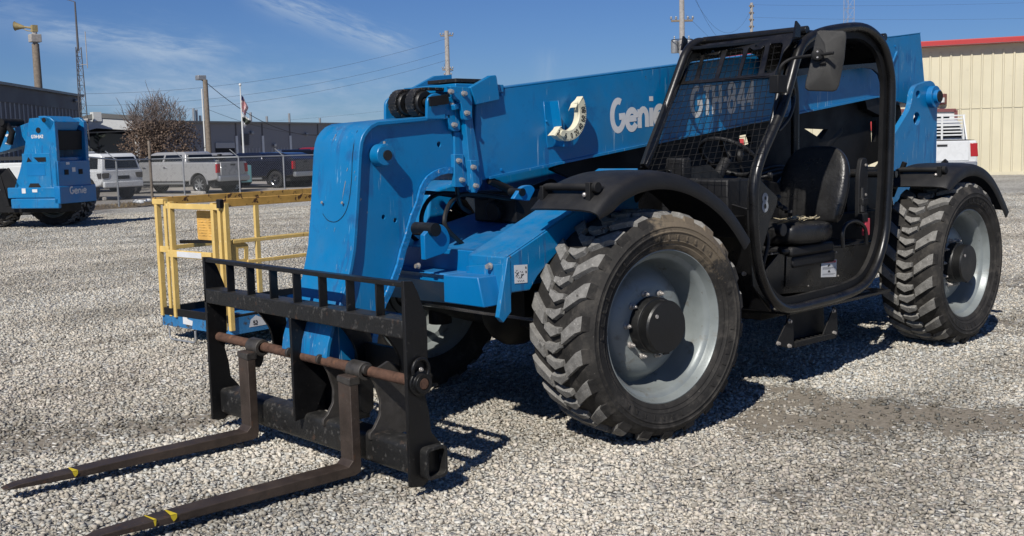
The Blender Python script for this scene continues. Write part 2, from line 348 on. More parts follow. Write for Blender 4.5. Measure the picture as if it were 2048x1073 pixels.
def letters(mb, txt, o, xd, yd, h, sw=.17, slant=0.0, mi=0, squeeze=1.0, th=.0008):
    o = Vector(o); xd = Vector(xd).normalized(); yd = Vector(yd).normalized(); nd = xd.cross(yd); x = 0; k = 0
    for ch in txt:
        if ch == ' ': x += .5 * squeeze; continue
        adv, st = GL[ch]
        for pl in st:
            k += 1; P = [Vector((x + (px * squeeze) + slant * py, py, 0)) for px, py in pl]; closed = (P[0] - P[-1]).length < 1e-6
            if closed: P = P[:-1]
            L_, R_ = [], []; m = len(P)
            for i, p in enumerate(P):
                a = P[i - 1] if (i or closed) else None; b = P[(i + 1) % m] if (i < m - 1 or closed) else None
                d = ((p - a).normalized() if a is not None else Vector()) + ((b - p).normalized() if b is not None else Vector())
                d.normalize(); s_ = Vector((-d.y, d.x, 0)); e = 1.0
                if a is not None and b is not None: e = 1 / max(.55, abs(s_.dot(Vector((-(b - p).normalized().y, (b - p).normalized().x, 0)))))
                q = p.copy()
                L_.append(q + s_ * sw / 2 * e); R_.append(q - s_ * sw / 2 * e)
            w = lambda q: o + xd * q.x * h + yd * q.y * h + nd * (th + .00025 * (k % 5))
            vs = [w(q) for q in L_] + [w(q) for q in R_]; fs = []
            for i in range(m if closed else m - 1): j = (i + 1) % m; fs.append((i, j, m + j, m + i))
            mb.add(vs, fs, mi)
        x += adv * squeeze
    return x * h
# ------------------------------------------------------------------ ground
def vnoise(x, y, seed=0):
    x = np.asarray(x, float); y = np.asarray(y, float); xi = np.floor(x).astype(int); yi = np.floor(y).astype(int); fx = x - xi; fy = y - yi
    def h(a, b): n = np.sin(a * 127.1 + b * 311.7 + seed * 74.7) * 43758.5453; return n - np.floor(n)
    sx = fx * fx * (3 - 2 * fx); sy = fy * fy * (3 - 2 * fy)
    return (h(xi, yi) * (1 - sx) + h(xi + 1, yi) * sx) * (1 - sy) + (h(xi, yi + 1) * (1 - sx) + h(xi + 1, yi + 1) * sx) * sy
def fbm(x, y, seed=0, o=4):
    t = 0; a = .5; s = 0
    for i in range(o): t = t + a * vnoise(np.asarray(x) * 2 ** i, np.asarray(y) * 2 ** i, seed + i); s += a; a *= .5
    return t / s
def ell(x, y, px, py, ax, ay, rot=0):
    c = aZ(px, py); dx = x - c.x; dy = y - c.y; ca, sa = math.cos(rot), math.sin(rot); u = (dx * ca + dy * sa) / ax; v = (-dx * sa + dy * ca) / ay
    return np.exp(-(u * u + v * v))
# where the gravel is thin and the packed dirt shows (tracks run along the direction of travel, -X)
def dirt(x, y):
    x = np.asarray(x, float); y = np.asarray(y, float); r0 = math.atan2((aZ(2040, 850) - aZ(1500, 810)).y, (aZ(2040, 850) - aZ(1500, 810)).x)
    m = .95 * ell(x, y, 1720, 818, .75, .24, r0) + .95 * ell(x, y, 2040, 845, .9, .26, r0 + .1) + .8 * ell(x, y, 1560, 845, .5, .32, r0) + .75 * ell(x, y, 1560, 790, .45, .2, r0)
    m = m + .6 * ell(x, y, 390, 845, .4, .25, .2) + .35 * ell(x, y, 150, 905, .5, .25, .5) + .3 * ell(x, y, 60, 860, .8, .4, .5) + .7 * ell(x, y, 1020, 765, .35, .22, .3) + .6 * ell(x, y, 1990, 575, 2.5, .7, r0) + .55 * ell(x, y, 2040, 655, .8, .5, r0) + .4 * ell(x, y, 1600, 985, .3, .15, .4)
    n = fbm(x * 1.3, y * 1.3, 3) - .5; n2 = fbm(x * 5, y * 5, 9) - .5; tr = fbm(x * .35, y * 1.3, 21) - .5
    d = m * (1 + 1.6 * n2) + n * .7 + n2 * .9 + tr * 1.0 - .12
    return np.clip(d * 1.5, 0, 1)
def gz(x, y):
    x = np.asarray(x, float); y = np.asarray(y, float)
    t = np.clip((-26 - y) / 7, 0, 1); z = -.22 * t * t * (3 - 2 * t)
    return z + .014 * (fbm(x * .9, y * .9, 5) - .5)
def gzz(x, y): return float(gz(x, y))
def axis_coords(lo, hi, step, far):
    a = list(np.arange(lo, hi + 1e-6, step)); s = step; v = hi
    while v < far: s *= 1.25; v += s; a.append(v)
    s = step; v = lo; pre = []
    while v > -far: s *= 1.25; v -= s; pre.append(v)
    return np.array(pre[::-1] + a)
def ground():
    xs = axis_coords(-9, 6, .09, 600); ys = axis_coords(-12, 4, .09, 600); X, Y = np.meshgrid(xs, ys); Z = gz(X, Y); D = dirt(X, Y); far = np.hypot(X + 2, Y + 3) > 26; 
    nx, ny = len(xs), len(ys); v = np.stack([X.ravel(), Y.ravel(), Z.ravel()], 1); i = np.arange(nx * ny).reshape(ny, nx)
    f = np.stack([i[:-1, :-1].ravel(), i[:-1, 1:].ravel(), i[1:, 1:].ravel(), i[1:, :-1].ravel()], 1)
    me = bpy.data.meshes.new('ground'); me.vertices.add(len(v)); me.vertices.foreach_set('co', v.ravel()); me.loops.add(f.size); me.loops.foreach_set('vertex_index', f.ravel()); me.polygons.add(len(f)); me.polygons.foreach_set('loop_start', np.arange(len(f)) * 4); me.polygons.foreach_set('loop_total', np.full(len(f), 4)); me.update()
    me.polygons.foreach_set('use_smooth', [True] * len(f))
    at = me.attributes.new('dirt', 'FLOAT', 'POINT'); at.data.foreach_set('value', D.ravel())
    o = bpy.data.objects.new('ground', me); COL.objects.link(o); o['kind'] = 'structure'
    m = bpy.data.materials.new('gravel_ground'); m.use_nodes = True; nt = m.node_tree; N = nt.nodes; L = nt.links; b = N['Principled BSDF']; b.inputs['Roughness'].default_value = .95; b.inputs['Specular IOR Level'].default_value = .2
    g = N.new('ShaderNodeNewGeometry'); P = g.outputs['Position']
    vo = N.new('ShaderNodeTexVoronoi'); vo.inputs['Scale'].default_value = 36; L.new(P, vo.inputs['Vector'])
    vo2 = N.new('ShaderNodeTexVoronoi'); vo2.inputs['Scale'].default_value = 14; L.new(P, vo2.inputs['Vector'])
    sep = N.new('ShaderNodeSeparateColor'); L.new(vo.outputs['Color'], sep.inputs[0])
    sep2 = N.new('ShaderNodeSeparateColor'); L.new(vo2.outputs['Color'], sep2.inputs[0])
    cr = N.new('ShaderNodeValToRGB'); e = cr.color_ramp.elements; e[0].position = 0; e[0].color = (.22, .21, .185, 1); e[1].position = 1; e[1].color = (.80, .78, .72, 1)
    k = e.new(.35); k.color = (.41, .395, .355, 1); k = e.new(.7); k.color = (.56, .54, .49, 1); L.new(sep.outputs[0], cr.inputs[0])
    nz = N.new('ShaderNodeTexNoise'); nz.inputs['Scale'].default_value = .55; nz.inputs['Detail'].default_value = 7; nz.inputs['Roughness'].default_value = .65; mp = N.new('ShaderNodeMapping'); mp.inputs['Scale'].default_value = (.45, 1.4, 1); mp.inputs['Rotation'].default_value = (0, 0, .25); L.new(P, mp.inputs[0]); L.new(mp.outputs[0], nz.inputs['Vector'])
    fine = N.new('ShaderNodeTexNoise'); fine.inputs['Scale'].default_value = 30; fine.inputs['Detail'].default_value = 8; fine.inputs['Roughness'].default_value = .7; L.new(P, fine.inputs['Vector'])
    dr = N.new('ShaderNodeValToRGB'); dr.color_ramp.elements[0].position = .3; dr.color_ramp.elements[0].color = (.17, .145, .112, 1); dr.color_ramp.elements[1].position = .72; dr.color_ramp.elements[1].color = (.32, .285, .235, 1); L.new(fine.outputs[0], dr.inputs[0])
    a = N.new('ShaderNodeAttribute'); a.attribute_name = 'dirt'
    # mid-distance tracks come from the noise itself
    r = N.new('ShaderNodeMapRange'); r.inputs[1].default_value = .50; r.inputs[2].default_value = .66; r.inputs[4].default_value = .55; L.new(nz.outputs[0], r.inputs[0])
    mxx = N.new('ShaderNodeMath'); mxx.operation = 'MAXIMUM'; L.new(a.outputs['Fac'], mxx.inputs[0]); L.new(r.outputs[0], mxx.inputs[1])
    # stones poke through the dirt one by one
    th = N.new('ShaderNodeMath'); th.operation = 'LESS_THAN'; L.new(sep.outputs[1], th.inputs[0]); L.new(mxx.outputs[0], th.inputs[1])
    mx = N.new('ShaderNodeMix'); mx.data_type = 'RGBA'; L.new(th.outputs[0], mx.inputs[0]); L.new(cr.outputs[0], mx.inputs[6]); L.new(dr.outputs[0], mx.inputs[7])
    # broad tint differences between loads of gravel
    n3 = N.new('ShaderNodeTexNoise'); n3.inputs['Scale'].default_value = .22; n3.inputs['Detail'].default_value = 5; L.new(P, n3.inputs['Vector'])
    r3 = N.new('ShaderNodeMapRange'); r3.inputs[1].default_value = .3; r3.inputs[2].default_value = .7; r3.inputs[3].default_value = .8; r3.inputs[4].default_value = 1.12; L.new(n3.outputs[0], r3.inputs[0])
    sc = N.new('ShaderNodeVectorMath'); sc.operation = 'SCALE'; L.new(mx.outputs[2], sc.inputs[0]); L.new(r3.outputs[0], sc.inputs['Scale'])
    # dry verge of earth and dead grass at the foot of the fence, paved lot beyond it
    L.new(sc.outputs[0], b.inputs['Base Color'])
    bp = N.new('ShaderNodeBump'); bp.inputs['Strength'].default_value = .9; bp.inputs['Distance'].default_value = .022
    h = N.new('ShaderNodeMath'); h.operation = 'MULTIPLY_ADD'; L.new(vo.outputs['Distance'], h.inputs[0]); h.inputs[1].default_value = -1.6; L.new(sep.outputs[2], h.inputs[2])
    hm = N.new('ShaderNodeMath'); hm.operation = 'MULTIPLY'; inv = N.new('ShaderNodeMath'); inv.operation = 'SUBTRACT'; inv.inputs[0].default_value = 1.0; L.new(th.outputs[0], inv.inputs[1]); L.new(h.outputs[0], hm.inputs[0]); L.new(inv.outputs[0], hm.inputs[1])
    ha = N.new('ShaderNodeMath'); ha.operation = 'MULTIPLY_ADD'; L.new(fine.outputs[0], ha.inputs[0]); ha.inputs[1].default_value = .5; L.new(hm.outputs[0], ha.inputs[2])
    L.new(ha.outputs[0], bp.inputs['Height']); L.new(bp.outputs[0], b.inputs['Normal'])
    me.materials.append(m)
ground()

def stones():
    """crushed gravel on the yard: every stone a faceted lump of its own, one object"""
    iv = np.array([(x, y, z) for z in (-1, 1) for y in (-1, 1) for x in (-1, 1)], float) * .72
    jf = np.array([(0, 2, 3), (0, 3, 1), (4, 5, 7), (4, 7, 6), (0, 1, 5), (0, 5, 4), (2, 6, 7), (2, 7, 3), (0, 4, 6), (0, 6, 2), (1, 3, 7), (1, 7, 5)])
    P = []
    def scatter(dmin, dmax, dens, smin, smax, a0, a1):
        # sectors of the yard by distance from where one stands
        area = .5 * (a1 - a0) * (dmax ** 2 - dmin ** 2); n = int(area * dens); d = np.sqrt(rng.uniform(dmin ** 2, dmax ** 2, n)); a = rng.uniform(a0, a1, n)
        x = CAM.x + d * np.cos(a); y = CAM.y + d * np.sin(a); s = smin + (smax - smin) * rng.random(n) ** 1.8; P.append(np.stack([x, y, s], 1))
    c = math.atan2(CF.y, CF.x); hw = R(39)
    scatter(2.3, 4.6, 5200, .0045, .0130, c - hw, c + hw)
    scatter(4.6, 7.5, 3000, .0055, .0140, c - hw, c + hw)
    scatter(7.5, 12, 1800, .006, .0140, c - hw, c + hw)
    scatter(12, 20, 900, .007, .015, c - R(30), c + R(30))
    scatter(20, 31, 380, .009, .017, c - R(29), c + R(29))
    P = np.concatenate(P); d = dirt(P[:, 0], P[:, 1]); keep = rng.random(len(P)) > d * .80; P = P[keep]; n = len(P)
    z = gz(P[:, 0], P[:, 1])
    T = 40; tm = np.stack([iv * (1 + rng.uniform(-.30, .22, (8, 1))) + rng.uniform(-.38, .38, (8, 3)) for _ in range(T)])
    ti = rng.integers(0, T, n); sc = P[:, 2:3] * rng.uniform(.6, 1.4, (n, 3)); sc[:, 2] *= .66
    A = rng.uniform(0, 2 * np.pi, n); B = rng.normal(0, .5, n); ca, sa, cb, sb = np.cos(A), np.sin(A), np.cos(B), np.sin(B)
    v = tm[ti] * sc[:, None, :]
    x = v[:, :, 0]; y = v[:, :, 1] * cb[:, None] - v[:, :, 2] * sb[:, None]; zz = v[:, :, 1] * sb[:, None] + v[:, :, 2] * cb[:, None]
    X = x * ca[:, None] - y * sa[:, None] + P[:, 0:1]; Y = x * sa[:, None] + y * ca[:, None] + P[:, 1:2]; Z = zz + (z + P[:, 2] * rng.uniform(.05, .75, n))[:, None]
    co = np.stack([X, Y, Z], 2).reshape(-1, 3); f = (jf[None] + (np.arange(n) * 8)[:, None, None]).reshape(-1, 3)
    me = bpy.data.meshes.new('gravel'); me.vertices.add(len(co)); me.vertices.foreach_set('co', co.ravel()); me.loops.add(f.size); me.loops.foreach_set('vertex_index', f.ravel()); me.polygons.add(len(f)); me.polygons.foreach_set('loop_start', np.arange(len(f)) * 3); me.polygons.foreach_set('loop_total', np.full(len(f), 3)); me.update()
    reg = fbm(P[:, 0] * .8, P[:, 1] * 1.6, 33) + .5 * dirt(P[:, 0], P[:, 1]); tone = np.clip(rng.normal(.54, .155, n) - (reg - .6) * .8, 0, 1); hue = np.clip(rng.random(n) * .9 + (fbm(P[:, 0] * .5, P[:, 1] * .5, 50) - .5) * .8, 0, 1)
    at = me.attributes.new('tone', 'FLOAT', 'FACE'); at.data.foreach_set('value', np.repeat(tone, 12)); at = me.attributes.new('hue', 'FLOAT', 'FACE'); at.data.foreach_set('value', np.repeat(hue, 12))
    o = bpy.data.objects.new('gravel', me); COL.objects.link(o); tag(o, 'loose pale grey crushed gravel spread over the yard', 'gravel', kind='stuff')
    m = bpy.data.materials.new('stone'); m.use_nodes = True; nt = m.node_tree; N = nt.nodes; L = nt.links; b = N['Principled BSDF']; b.inputs['Roughness'].default_value = .85; b.inputs['Specular IOR Level'].default_value = .3
    a = N.new('ShaderNodeAttribute'); a.attribute_name = 'tone'; h = N.new('ShaderNodeAttribute'); h.attribute_name = 'hue'
    cr = N.new('ShaderNodeValToRGB'); e = cr.color_ramp.elements; e[0].position = 0; e[0].color = (.13, .122, .105, 1); e[1].position = 1; e[1].color = (.62, .595, .535, 1); k = e.new(.5); k.color = (.35, .333, .295, 1); L.new(a.outputs['Fac'], cr.inputs[0])
    hr = N.new('ShaderNodeValToRGB'); hr.color_ramp.elements[0].color = (1.04, .985, .96, 1); hr.color_ramp.elements[1].color = (.95, 1.0, 1.05, 1); k = hr.color_ramp.elements.new(.5); k.color = (1.03, 1.0, .95, 1); k = hr.color_ramp.elements.new(.2); k.color = (1.05, .99, .91, 1); L.new(h.outputs['Fac'], hr.inputs[0])
    mu = N.new('ShaderNodeVectorMath'); mu.operation = 'MULTIPLY'; L.new(cr.outputs[0], mu.inputs[0]); L.new(hr.outputs[0], mu.inputs[1])
    tc = N.new('ShaderNodeNewGeometry'); nz = N.new('ShaderNodeTexNoise'); nz.inputs['Scale'].default_value = 130; nz.inputs['Detail'].default_value = 4; L.new(tc.outputs['Position'], nz.inputs['Vector'])
    r = N.new('ShaderNodeMapRange'); r.inputs[3].default_value = .75; r.inputs[4].default_value = 1.25; L.new(nz.outputs[0], r.inputs[0]); s = N.new('ShaderNodeVectorMath'); s.operation = 'SCALE'; L.new(mu.outputs[0], s.inputs[0]); L.new(r.outputs[0], s.inputs['Scale']); L.new(s.outputs[0], b.inputs['Base Color'])
    me.materials.append(m); return n
print('stones', stones())
# ------------------------------------------------------------------ the telehandler
YC = -1.14                       # its centre line
def c2(x, y): return 600 + x / 3.2517, 120 + y / 3.2517
def mud_tyre():
    m = MATS['tyre'].copy(); m.name = 'tyre_muddy'; MATS['tyre_muddy'] = m; nt = m.node_tree; N = nt.nodes; L = nt.links; b = N['Principled BSDF']; src = b.inputs['Base Color'].links[0].from_socket
    tc = N.new('ShaderNodeTexCoord'); d = N.new('ShaderNodeVectorMath'); d.operation = 'DISTANCE'; L.new(tc.outputs['Object'], d.inputs[0]); d.inputs[1].default_value = (-.20, .2, .56)
    n = N.new('ShaderNodeTexNoise'); n.inputs['Scale'].default_value = 14; n.inputs['Detail'].default_value = 7; n.inputs['Roughness'].default_value = .7; L.new(tc.outputs['Object'], n.inputs['Vector'])
    a = N.new('ShaderNodeMath'); a.operation = 'MULTIPLY_ADD'; L.new(n.outputs[0], a.inputs[0]); a.inputs[1].default_value = -.62; L.new(d.outputs['Value'], a.inputs[2])
    r = N.new('ShaderNodeMapRange'); r.inputs[1].default_value = .08; r.inputs[2].default_value = -.02; r.inputs[3].default_value = 0; r.inputs[4].default_value = 1; L.new(a.outputs[0], r.inputs[0])
    x = N.new('ShaderNodeMix'); x.data_type = 'RGBA'; L.new(r.outputs[0], x.inputs[0]); L.new(src, x.inputs[6]); x.inputs[7].default_value = (.16, .128, .09, 1); L.new(x.outputs[2], b.inputs['Base Color'])
mud_tyre()
TR = .605
def make_wheel(parent, loc, rz, muddy=False, N_=22, label=None):
    f = MB()
    prof = [(.398, -.03), (.408, -.014), (.407, 0), (.399, .002), (.392, -.010), (.386, -.030), (.380, -.042), (.364, -.052), (.352, -.070), (.345, -.12), (.338, -.20), (.325, -.225), (.300, -.205), (.275, -.155), (.245, -.128), (.205, -.114), (.10, -.114), (.10, -.13), (.2, -.135), (.26, -.16), (.30, -.24), (.338, -.24), (.345, -.27), (.365, -.33), (.392, -.35), (.407, -.37), (.40, -.35), (.36, -.30)]
    f.lathe(prof, (0, 0, 0), (0, 1, 0), 72)
    for k in range(2): a = R(62 + 180 * k); f.disc((.262 * math.sin(a), -.16, .262 * math.cos(a)), (0, 1, 0), .024, .012, 14, 1)
    f.tube([(.30, -.16, -.13), (.31, -.12, -.12), (.33, -.10, -.09)], .005, 6, 1)
    w = f.build('wheel', ['rim_grey', 'dark_void'], parent, center=(0, 0, 0), angle=28); w.location = Vector(loc) - BASE[parent.name]; w.rotation_euler = (0, 0, rz); BASE[w.name] = Vector((0, 0, 0))
    if label: w['label'] = label
    t = MB()
    tp = [(.400, -.004), (.412, .010), (.428, .018), (.432, .016), (.444, .024), (.448, .030), (.453, .029), (.470, .036), (.492, .041), (.495, .046), (.500, .046), (.503, .042), (.518, .042), (.521, .045), (.526, .045), (.530, .040), (.553, .028), (.568, .008), (.575, -.02), (.578, -.10), (.579, -.19), (.578, -.28), (.575, -.36), (.568, -.388), (.553, -.408), (.530, -.42), (.505, -.423), (.470, -.416), (.428, -.398), (.400, -.376)]
    t.lathe(tp, (0, 0, 0), (0, 1, 0), 110)
    def prf(s, h):
        a = abs(s); g = 1 if s >= 0 else -1
        if a <= .78: y = g * a / .78 * .180; r = .579 - .006 * (a / .78) ** 2 + h
        else: u = (a - .78) / .22; y = g * (.180 + .042 * math.sin(u * PI / 2) + h * .55 * u); r = .573 - .085 * u * u + h * (1 - u) * .98
        return r, y - .19
    def lug(strip, h, taper=.010):
        # strip: list of (s, phi_lo, phi_hi); base a little wider than the top
        vs = []; m = len(strip)
        for (s, lo, hi) in strip:
            for (dh, e) in ((-.008, taper), (h * (1 if abs(s) < .88 else max(.25, 1 - (abs(s) - .88) / .13)), 0)):
                r, y = prf(s, dh)
                for ph in (lo - e, hi + e): vs.append((r * math.cos(ph), y, r * math.sin(ph)))
        fs = []
        for i in range(m - 1): a = i * 4; b = a + 4; fs += [(a + 2, a + 3, b + 3, b + 2), (a, b, b + 2, a + 2), (a + 1, a + 3, b + 3, b + 1), (a, a + 1, b + 1, b)]
        fs += [(0, 1, 3, 2), tuple(i + 4 * (m - 1) for i in (0, 2, 3, 1))]; t.add(vs, fs[:], 1)
        for q_, f_ in enumerate(fs): 
            k_ = min(f_) // 4
            if abs(strip[min(k_, m - 1)][0]) > .84: t.m[len(t.m) - len(fs) + q_] = 0
    pitch = 2 * PI / N_; H = .029
    for k in range(N_):
        for g in (1, -1):
            p0 = k * pitch + (0 if g > 0 else pitch / 2) + random.uniform(-.004, .004); st = []
            for i in range(10):
                u = i / 9; s = .32 + .67 * u; c_ = p0 + .150 * min(1, u * 1.3); hw = .052 + .016 * u
                st.append((g * s, c_ - hw, c_ + hw))
            lug(st, H * random.uniform(.93, 1.03))
            q = p0 + .035
            if g > 0: lug([(-.25, q + .026, q + .072), (-.02, q - .034, q + .044), (.24, q + .006, q + .050)], H, .008)
            else: lug([(-.24, q + .006, q + .050), (.02, q - .034, q + .044), (.25, q + .026, q + .072)], H, .008)
    for k in range(40):                                  # moulded marks on the sidewall
            a_ = 2 * PI * k / 40 * .9 + (.3 if k > 20 else 0)
            if k % 10 > 6: continue
            r0, r1 = .458, .484; cs = lambda r_, da: Vector((r_ * math.cos(a_ + da), .0375 + (r_ - .47) * .2, r_ * math.sin(a_ + da)))
            t.plate([cs(r0, -.012), cs(r0, .012 + .01 * (k % 3)), cs(r1, .010), cs(r1, -.012)], (0, .0025, 0))
    o = t.build('tyre', ['tyre_muddy' if muddy else 'tyre', 'tyre_lug'], w, bevel=.004, seg=1, angle=30, center=(0, 0, 0))
    h = MB(); h.lathe([(.150, -.16), (.150, -.06), (.146, -.052), (.140, -.05), (.140, .004), (.133, .014), (.05, .016), (.0001, .016)], (0, 0, 0), (0, 1, 0), 40)
    h.box((-.02, .0, -.144), (.02, .01, -.128), 0); h.build('hub', 'hub_black', w, angle=28)
    b = MB()
    for k in range(10):
        a = R(36 * k + 14); p = Vector((.172 * math.sin(a), -.116, .172 * math.cos(a))); b.cyl(p, p + Vector((0, .012, 0)), .017, 14); b.cyl(p, p + Vector((0, .03, 0)), .0125, 6); b.cyl(p, p + Vector((0, .042, 0)), .007, 8)
    a = R(50); p = Vector((.10 * math.sin(a), .016, .10 * math.cos(a))); b.cyl(p, p + Vector((0, .006, 0)), .011, 10)
    b.build_each('wheel_nut', 'bolt', w, bevel=.001, seg=1); return w

T = thing('telehandler', 'large blue forklift with long boom, open black cab and forks resting near the foreground gravel', 'telehandler', (-1.8, YC, 0))
make_wheel(T, (0, 0, TR), -.119, True)
make_wheel(T, (-3.57, 0.0, TR), 0)
make_wheel(T, (0, 2 * YC, TR), PI - .119)
make_wheel(T, (-3.57, 2 * YC, TR), PI)

# --- chassis
m = MB()
m.box((-4.35, YC - .40, .62), (.30, YC + .40, .98), 1)  # frame boxes in black, painting the darkness beneath the crossbeam
m.box((-4.0, YC - .25, .52), (.1, YC + .25, .62), 1)
for x in (0, -3.57):                                    # axles
    m.tube([(x, -.36, TR), (x, -.55, TR), (x, -.75, TR - .02), (x, 2 * YC + .75, TR - .02), (x, 2 * YC + .36, TR)], .105, 14, 1); m.sphere((x, YC, TR - .02), .21, 16, 1, (1, .9, 1))
    for y in (-.44, 2 * YC + .44): m.cyl((x, y, TR - .17), (x, y, TR + .17), .075, 12, 1); m.tube([(x + .2, y - .15, TR), (x + .22, YC, TR)], .025, 8, 2)
m.build('chassis', ['blue_plain', 'matt_black', 'chrome'], T, bevel=.008)
# front crossbeam with its plate face
XB = .84
m = MB(); P = [aX(801, 541, XB), aX(890, 550, XB), aX(891.5, 605, XB), aX(826, 601, XB)]
zt = P[1].z; zb = P[2].z; yr = 2 * YC + .58
XU = .62; b3 = aX(891.5, 605, XU); b4 = aX(826, 601, XU); m.plate([V(XU, yr, b4.z), V(XU, P[2].y - .02, b3.z), V(XB, P[1].y, zt), V(XB, yr, zt)], (-.10, 0, -.02)); m.box((.45, yr + .02, zt - .05), (XB - .03, P[1].y - .01, zt))
Q = [aX(890, 550, XB), aX(959, 555, XB), aX(971.5, 615.5, XB), aX(891.5, 605, XB)]
m.plate([p + Vector((.012, 0, 0)) for p in Q], (-.14, 0, 0)); m.build('front_crossbeam', 'blue_plain', T, bevel=.006)
# left front box: sloping lid, face towards the camera side, front face, skirt
YB = -.42; FC = aY(1015, 516, YB); RC = aY(1120, 444, YB)
sl_ = (RC.z - FC.z) / (RC.x - FC.x); rear = Vector((-.30, YB, FC.z + sl_ * (-.30 - FC.x)))
side = [FC, rear, Vector((-.30, YB, .98)), aY(1150, 480, YB), aY(1120, 500, YB), aY(1098, 525, YB), aY(1076, 552, YB), aY(1060, 581, YB), aY(1024, 586, YB), aY(1020, 606, YB)]
yl = aX(936, 511, FC.x).y
m = MB(); m.plate(side, (0, yl - YB, 0))
m.build('side_box', 'blue', T, bevel=.006)
m = MB(); a, b = aY(1015.5, 515, YB + .004), aY(1021, 521, YB + .004); c_, d = aY(1023, 624, YB + .004), aY(1007, 646, YB + .004)
m.plate([a, b, c_, d, d + Vector((.03, 0, .03))], (0, -.03, 0)); m.bar(FC + V(0, -.01, .004), FC + (rear - FC) * .95 + V(0, -.01, .004), .012, .008)
m.plate([V(FC.x + .004, YB - .02, FC.z - .03), V(FC.x + .004, YB - .30, FC.z - .06), V(FC.x + .004, YB - .30, zb + .06), V(FC.x + .004, YB - .02, zb)], (.012, 0, 0))
m.plate([V(FC.x + .03, YB - .10, zt - .02), V(FC.x + .03, YB - .26, zt - .10), V(FC.x + .03, YB - .24, zt - .14), V(FC.x + .03, YB - .08, zt - .06)], (.01, 0, 0))
bq = aX(981, 533, FC.x + .02); m.build('box_edge_plate', 'blue', T, bevel=.003)
m = MB(); m.bolt(bq, (1, 0, 0), .014, .02); m.bolt(aX(838, 532, XB + .002), (1, 0, 0), .012, .02); m.build_each('bolt', 'bolt', T)
# nose of the frame between the boxes, deck, lugs
m = MB()
m.box((.15, yr + .05, .80), (XB - .16, yl, 1.02)); m.plate([V(XB - .16, yl - .02, .78), V(XB - .16, yl - .02, 1.0), V(.35, yl - .02, 1.13), V(-.5, yl - .02, 1.22), V(-.5, yl - .02, .9)], (0, .03, 0))
deck = [V(.60, YC - .42, 1.02), V(-.45, YC - .42, 1.22), V(-.45, yl, 1.22), V(.60, yl, 1.02)]; m.plate(deck, (0, 0, -.03)); m.box((.57, YC - .42, .86), (.60, yl, 1.0))
for y in (YC + .30, YC - .34):
    lug_ = fillet([aY(840, 470, y), aY(862, 446, y), aY(882, 451, y), aY(894, 476, y), aY(886, 505, y), aY(842, 520, y)], .05); m.plate(lug_, (0, .035, 0))
for y in (YC + .33,):
    e = fillet([aY(1020, 398, y), aY(1037, 372, y), aY(1055, 370, y), aY(1064, 378, y), aY(1052, 402, y)], .05); m.plate(e, (0, .03, 0))
m.build('frame_nose', 'blue_plain', T, bevel=.004)
m = MB(); m.cyl(aY(872, 460, YC + .36), aY(872, 460, YC + .36) + V(0, -.75, 0), .035); m.cyl(aY(1046, 385, YC + .37), aY(1046, 385, YC + .37) + V(0, -.1, 0), .022); m.build_each('frame_pin', 'black_steel', T)
# things hung in the arch under the boom
m = MB()
for i in range(3): y = YC - .25 + i * .2; m.tube(smooth_path([(.52, y, 1.03), (.66, y + .02, 1.16), (.50, y - .03, 1.30), (.15, y, 1.26)]), .013, 8)
m.build_each('hose', 'rubber_hose', T)
m = MB(); m.box((-.25, YC - .20, 1.12), (.12, YC + .16, 1.30)); m.cyl((.16, YC, 1.18), (-.35, YC, 1.30), .06); m.build('valve_block', 'matt_black', T, bevel=.01)
m = MB(); q = [aP(x, y, V(.6, 0, 1.022), V(-.2, 0, 1.05).cross(V(0, 1, 0)) if False else V(.187, 0, .982)) for x, y in ((1034, 417), (1092, 414), (1070, 441), (1010, 443))]; m.plate([p + V(0, 0, .003) for p in q], (0, 0, .001)); m.build('deck_label', 'grey_letter', T)
m = MB(); x0 = aY(1022, 381, YC + .20); x1 = aY(978, 361, YC + .20); m.cyl(x0, x1, .022); m.build('stay_rod', 'matt_black', T)
# engine hood on the far side
m = MB(); y0, y1 = 2 * YC + .12, YC - .45
m.plate(fillet([V(.30, y0, .95), V(.25, y0, 1.30), V(-.35, y0, 1.42), V(-1.4, y0, 1.49), V(-2.75, y0, 1.49), V(-2.95, y0, 1.30), V(-2.95, y0, .70), V(-.9, y0, .62), V(-.72, y0, .95), V(-.5, y0, 1.22), V(.0, y0, 1.27)], .04), (0, y1 - y0, 0))
m.build('engine_hood', 'blue', T, bevel=.015)

# --- tail frame: two upright plates that carry the boom pivot
YT = -.80
tp = [aY(1790, 268, YT), aY(1822, 216, YT), aY(1826.5, 182, YT), aY(1833, 171, YT), aY(1861, 161, YT), aY(1870, 167, YT), aY(1875, 191, YT)]
xr = tp[-1].x
low = [V(xr, YT, .75), aY(1800, 470, YT), aY(1785, 450, YT), aY(1782, 330, YT)]
poly = fillet(tp + low, [0.05, .12, .05, .05, .06, .06, .03, 0, 0, 0, 0])
def hole(px, py, rx, rz, Y, n=16):
    c_ = aY(px, py, Y); return [c_ + V(rx * math.cos(2 * PI * k / n), 0, rz * math.sin(2 * PI * k / n)) for k in range(n)]
h1 = hole(1836, 189, .040, .032, YT); h2 = hole(1833.5, 238, .060, .056, YT)
m = MB(); m.plate(poly, (0, -.045, 0), [h1, h2]); off = V(0, 2 * (YC - YT), 0)
m.plate([p + off for p in poly], (0, .045, 0), [[p + off for p in h1], [p + off for p in h2]])
m.box((xr + .02, YC - .34, .75), (xr + .10, YC + .34, 1.25)); m.box((xr + .02, YC - .6, .62), (xr + .25, YC + .34, 1.12)); m.build_each('tail_frame', 'blue', T, bevel=.005)
m = MB(); pc = aY(1868, 194, YT + .03); m.cyl(pc + V(0, .05, 0), pc + V(0, -.80, 0), .058, 24); m.lathe([(.058, 0), (.092, 0), (.092, .05), (.058, .05)], pc + V(0, -.03, 0), (0, 1, 0), 28)
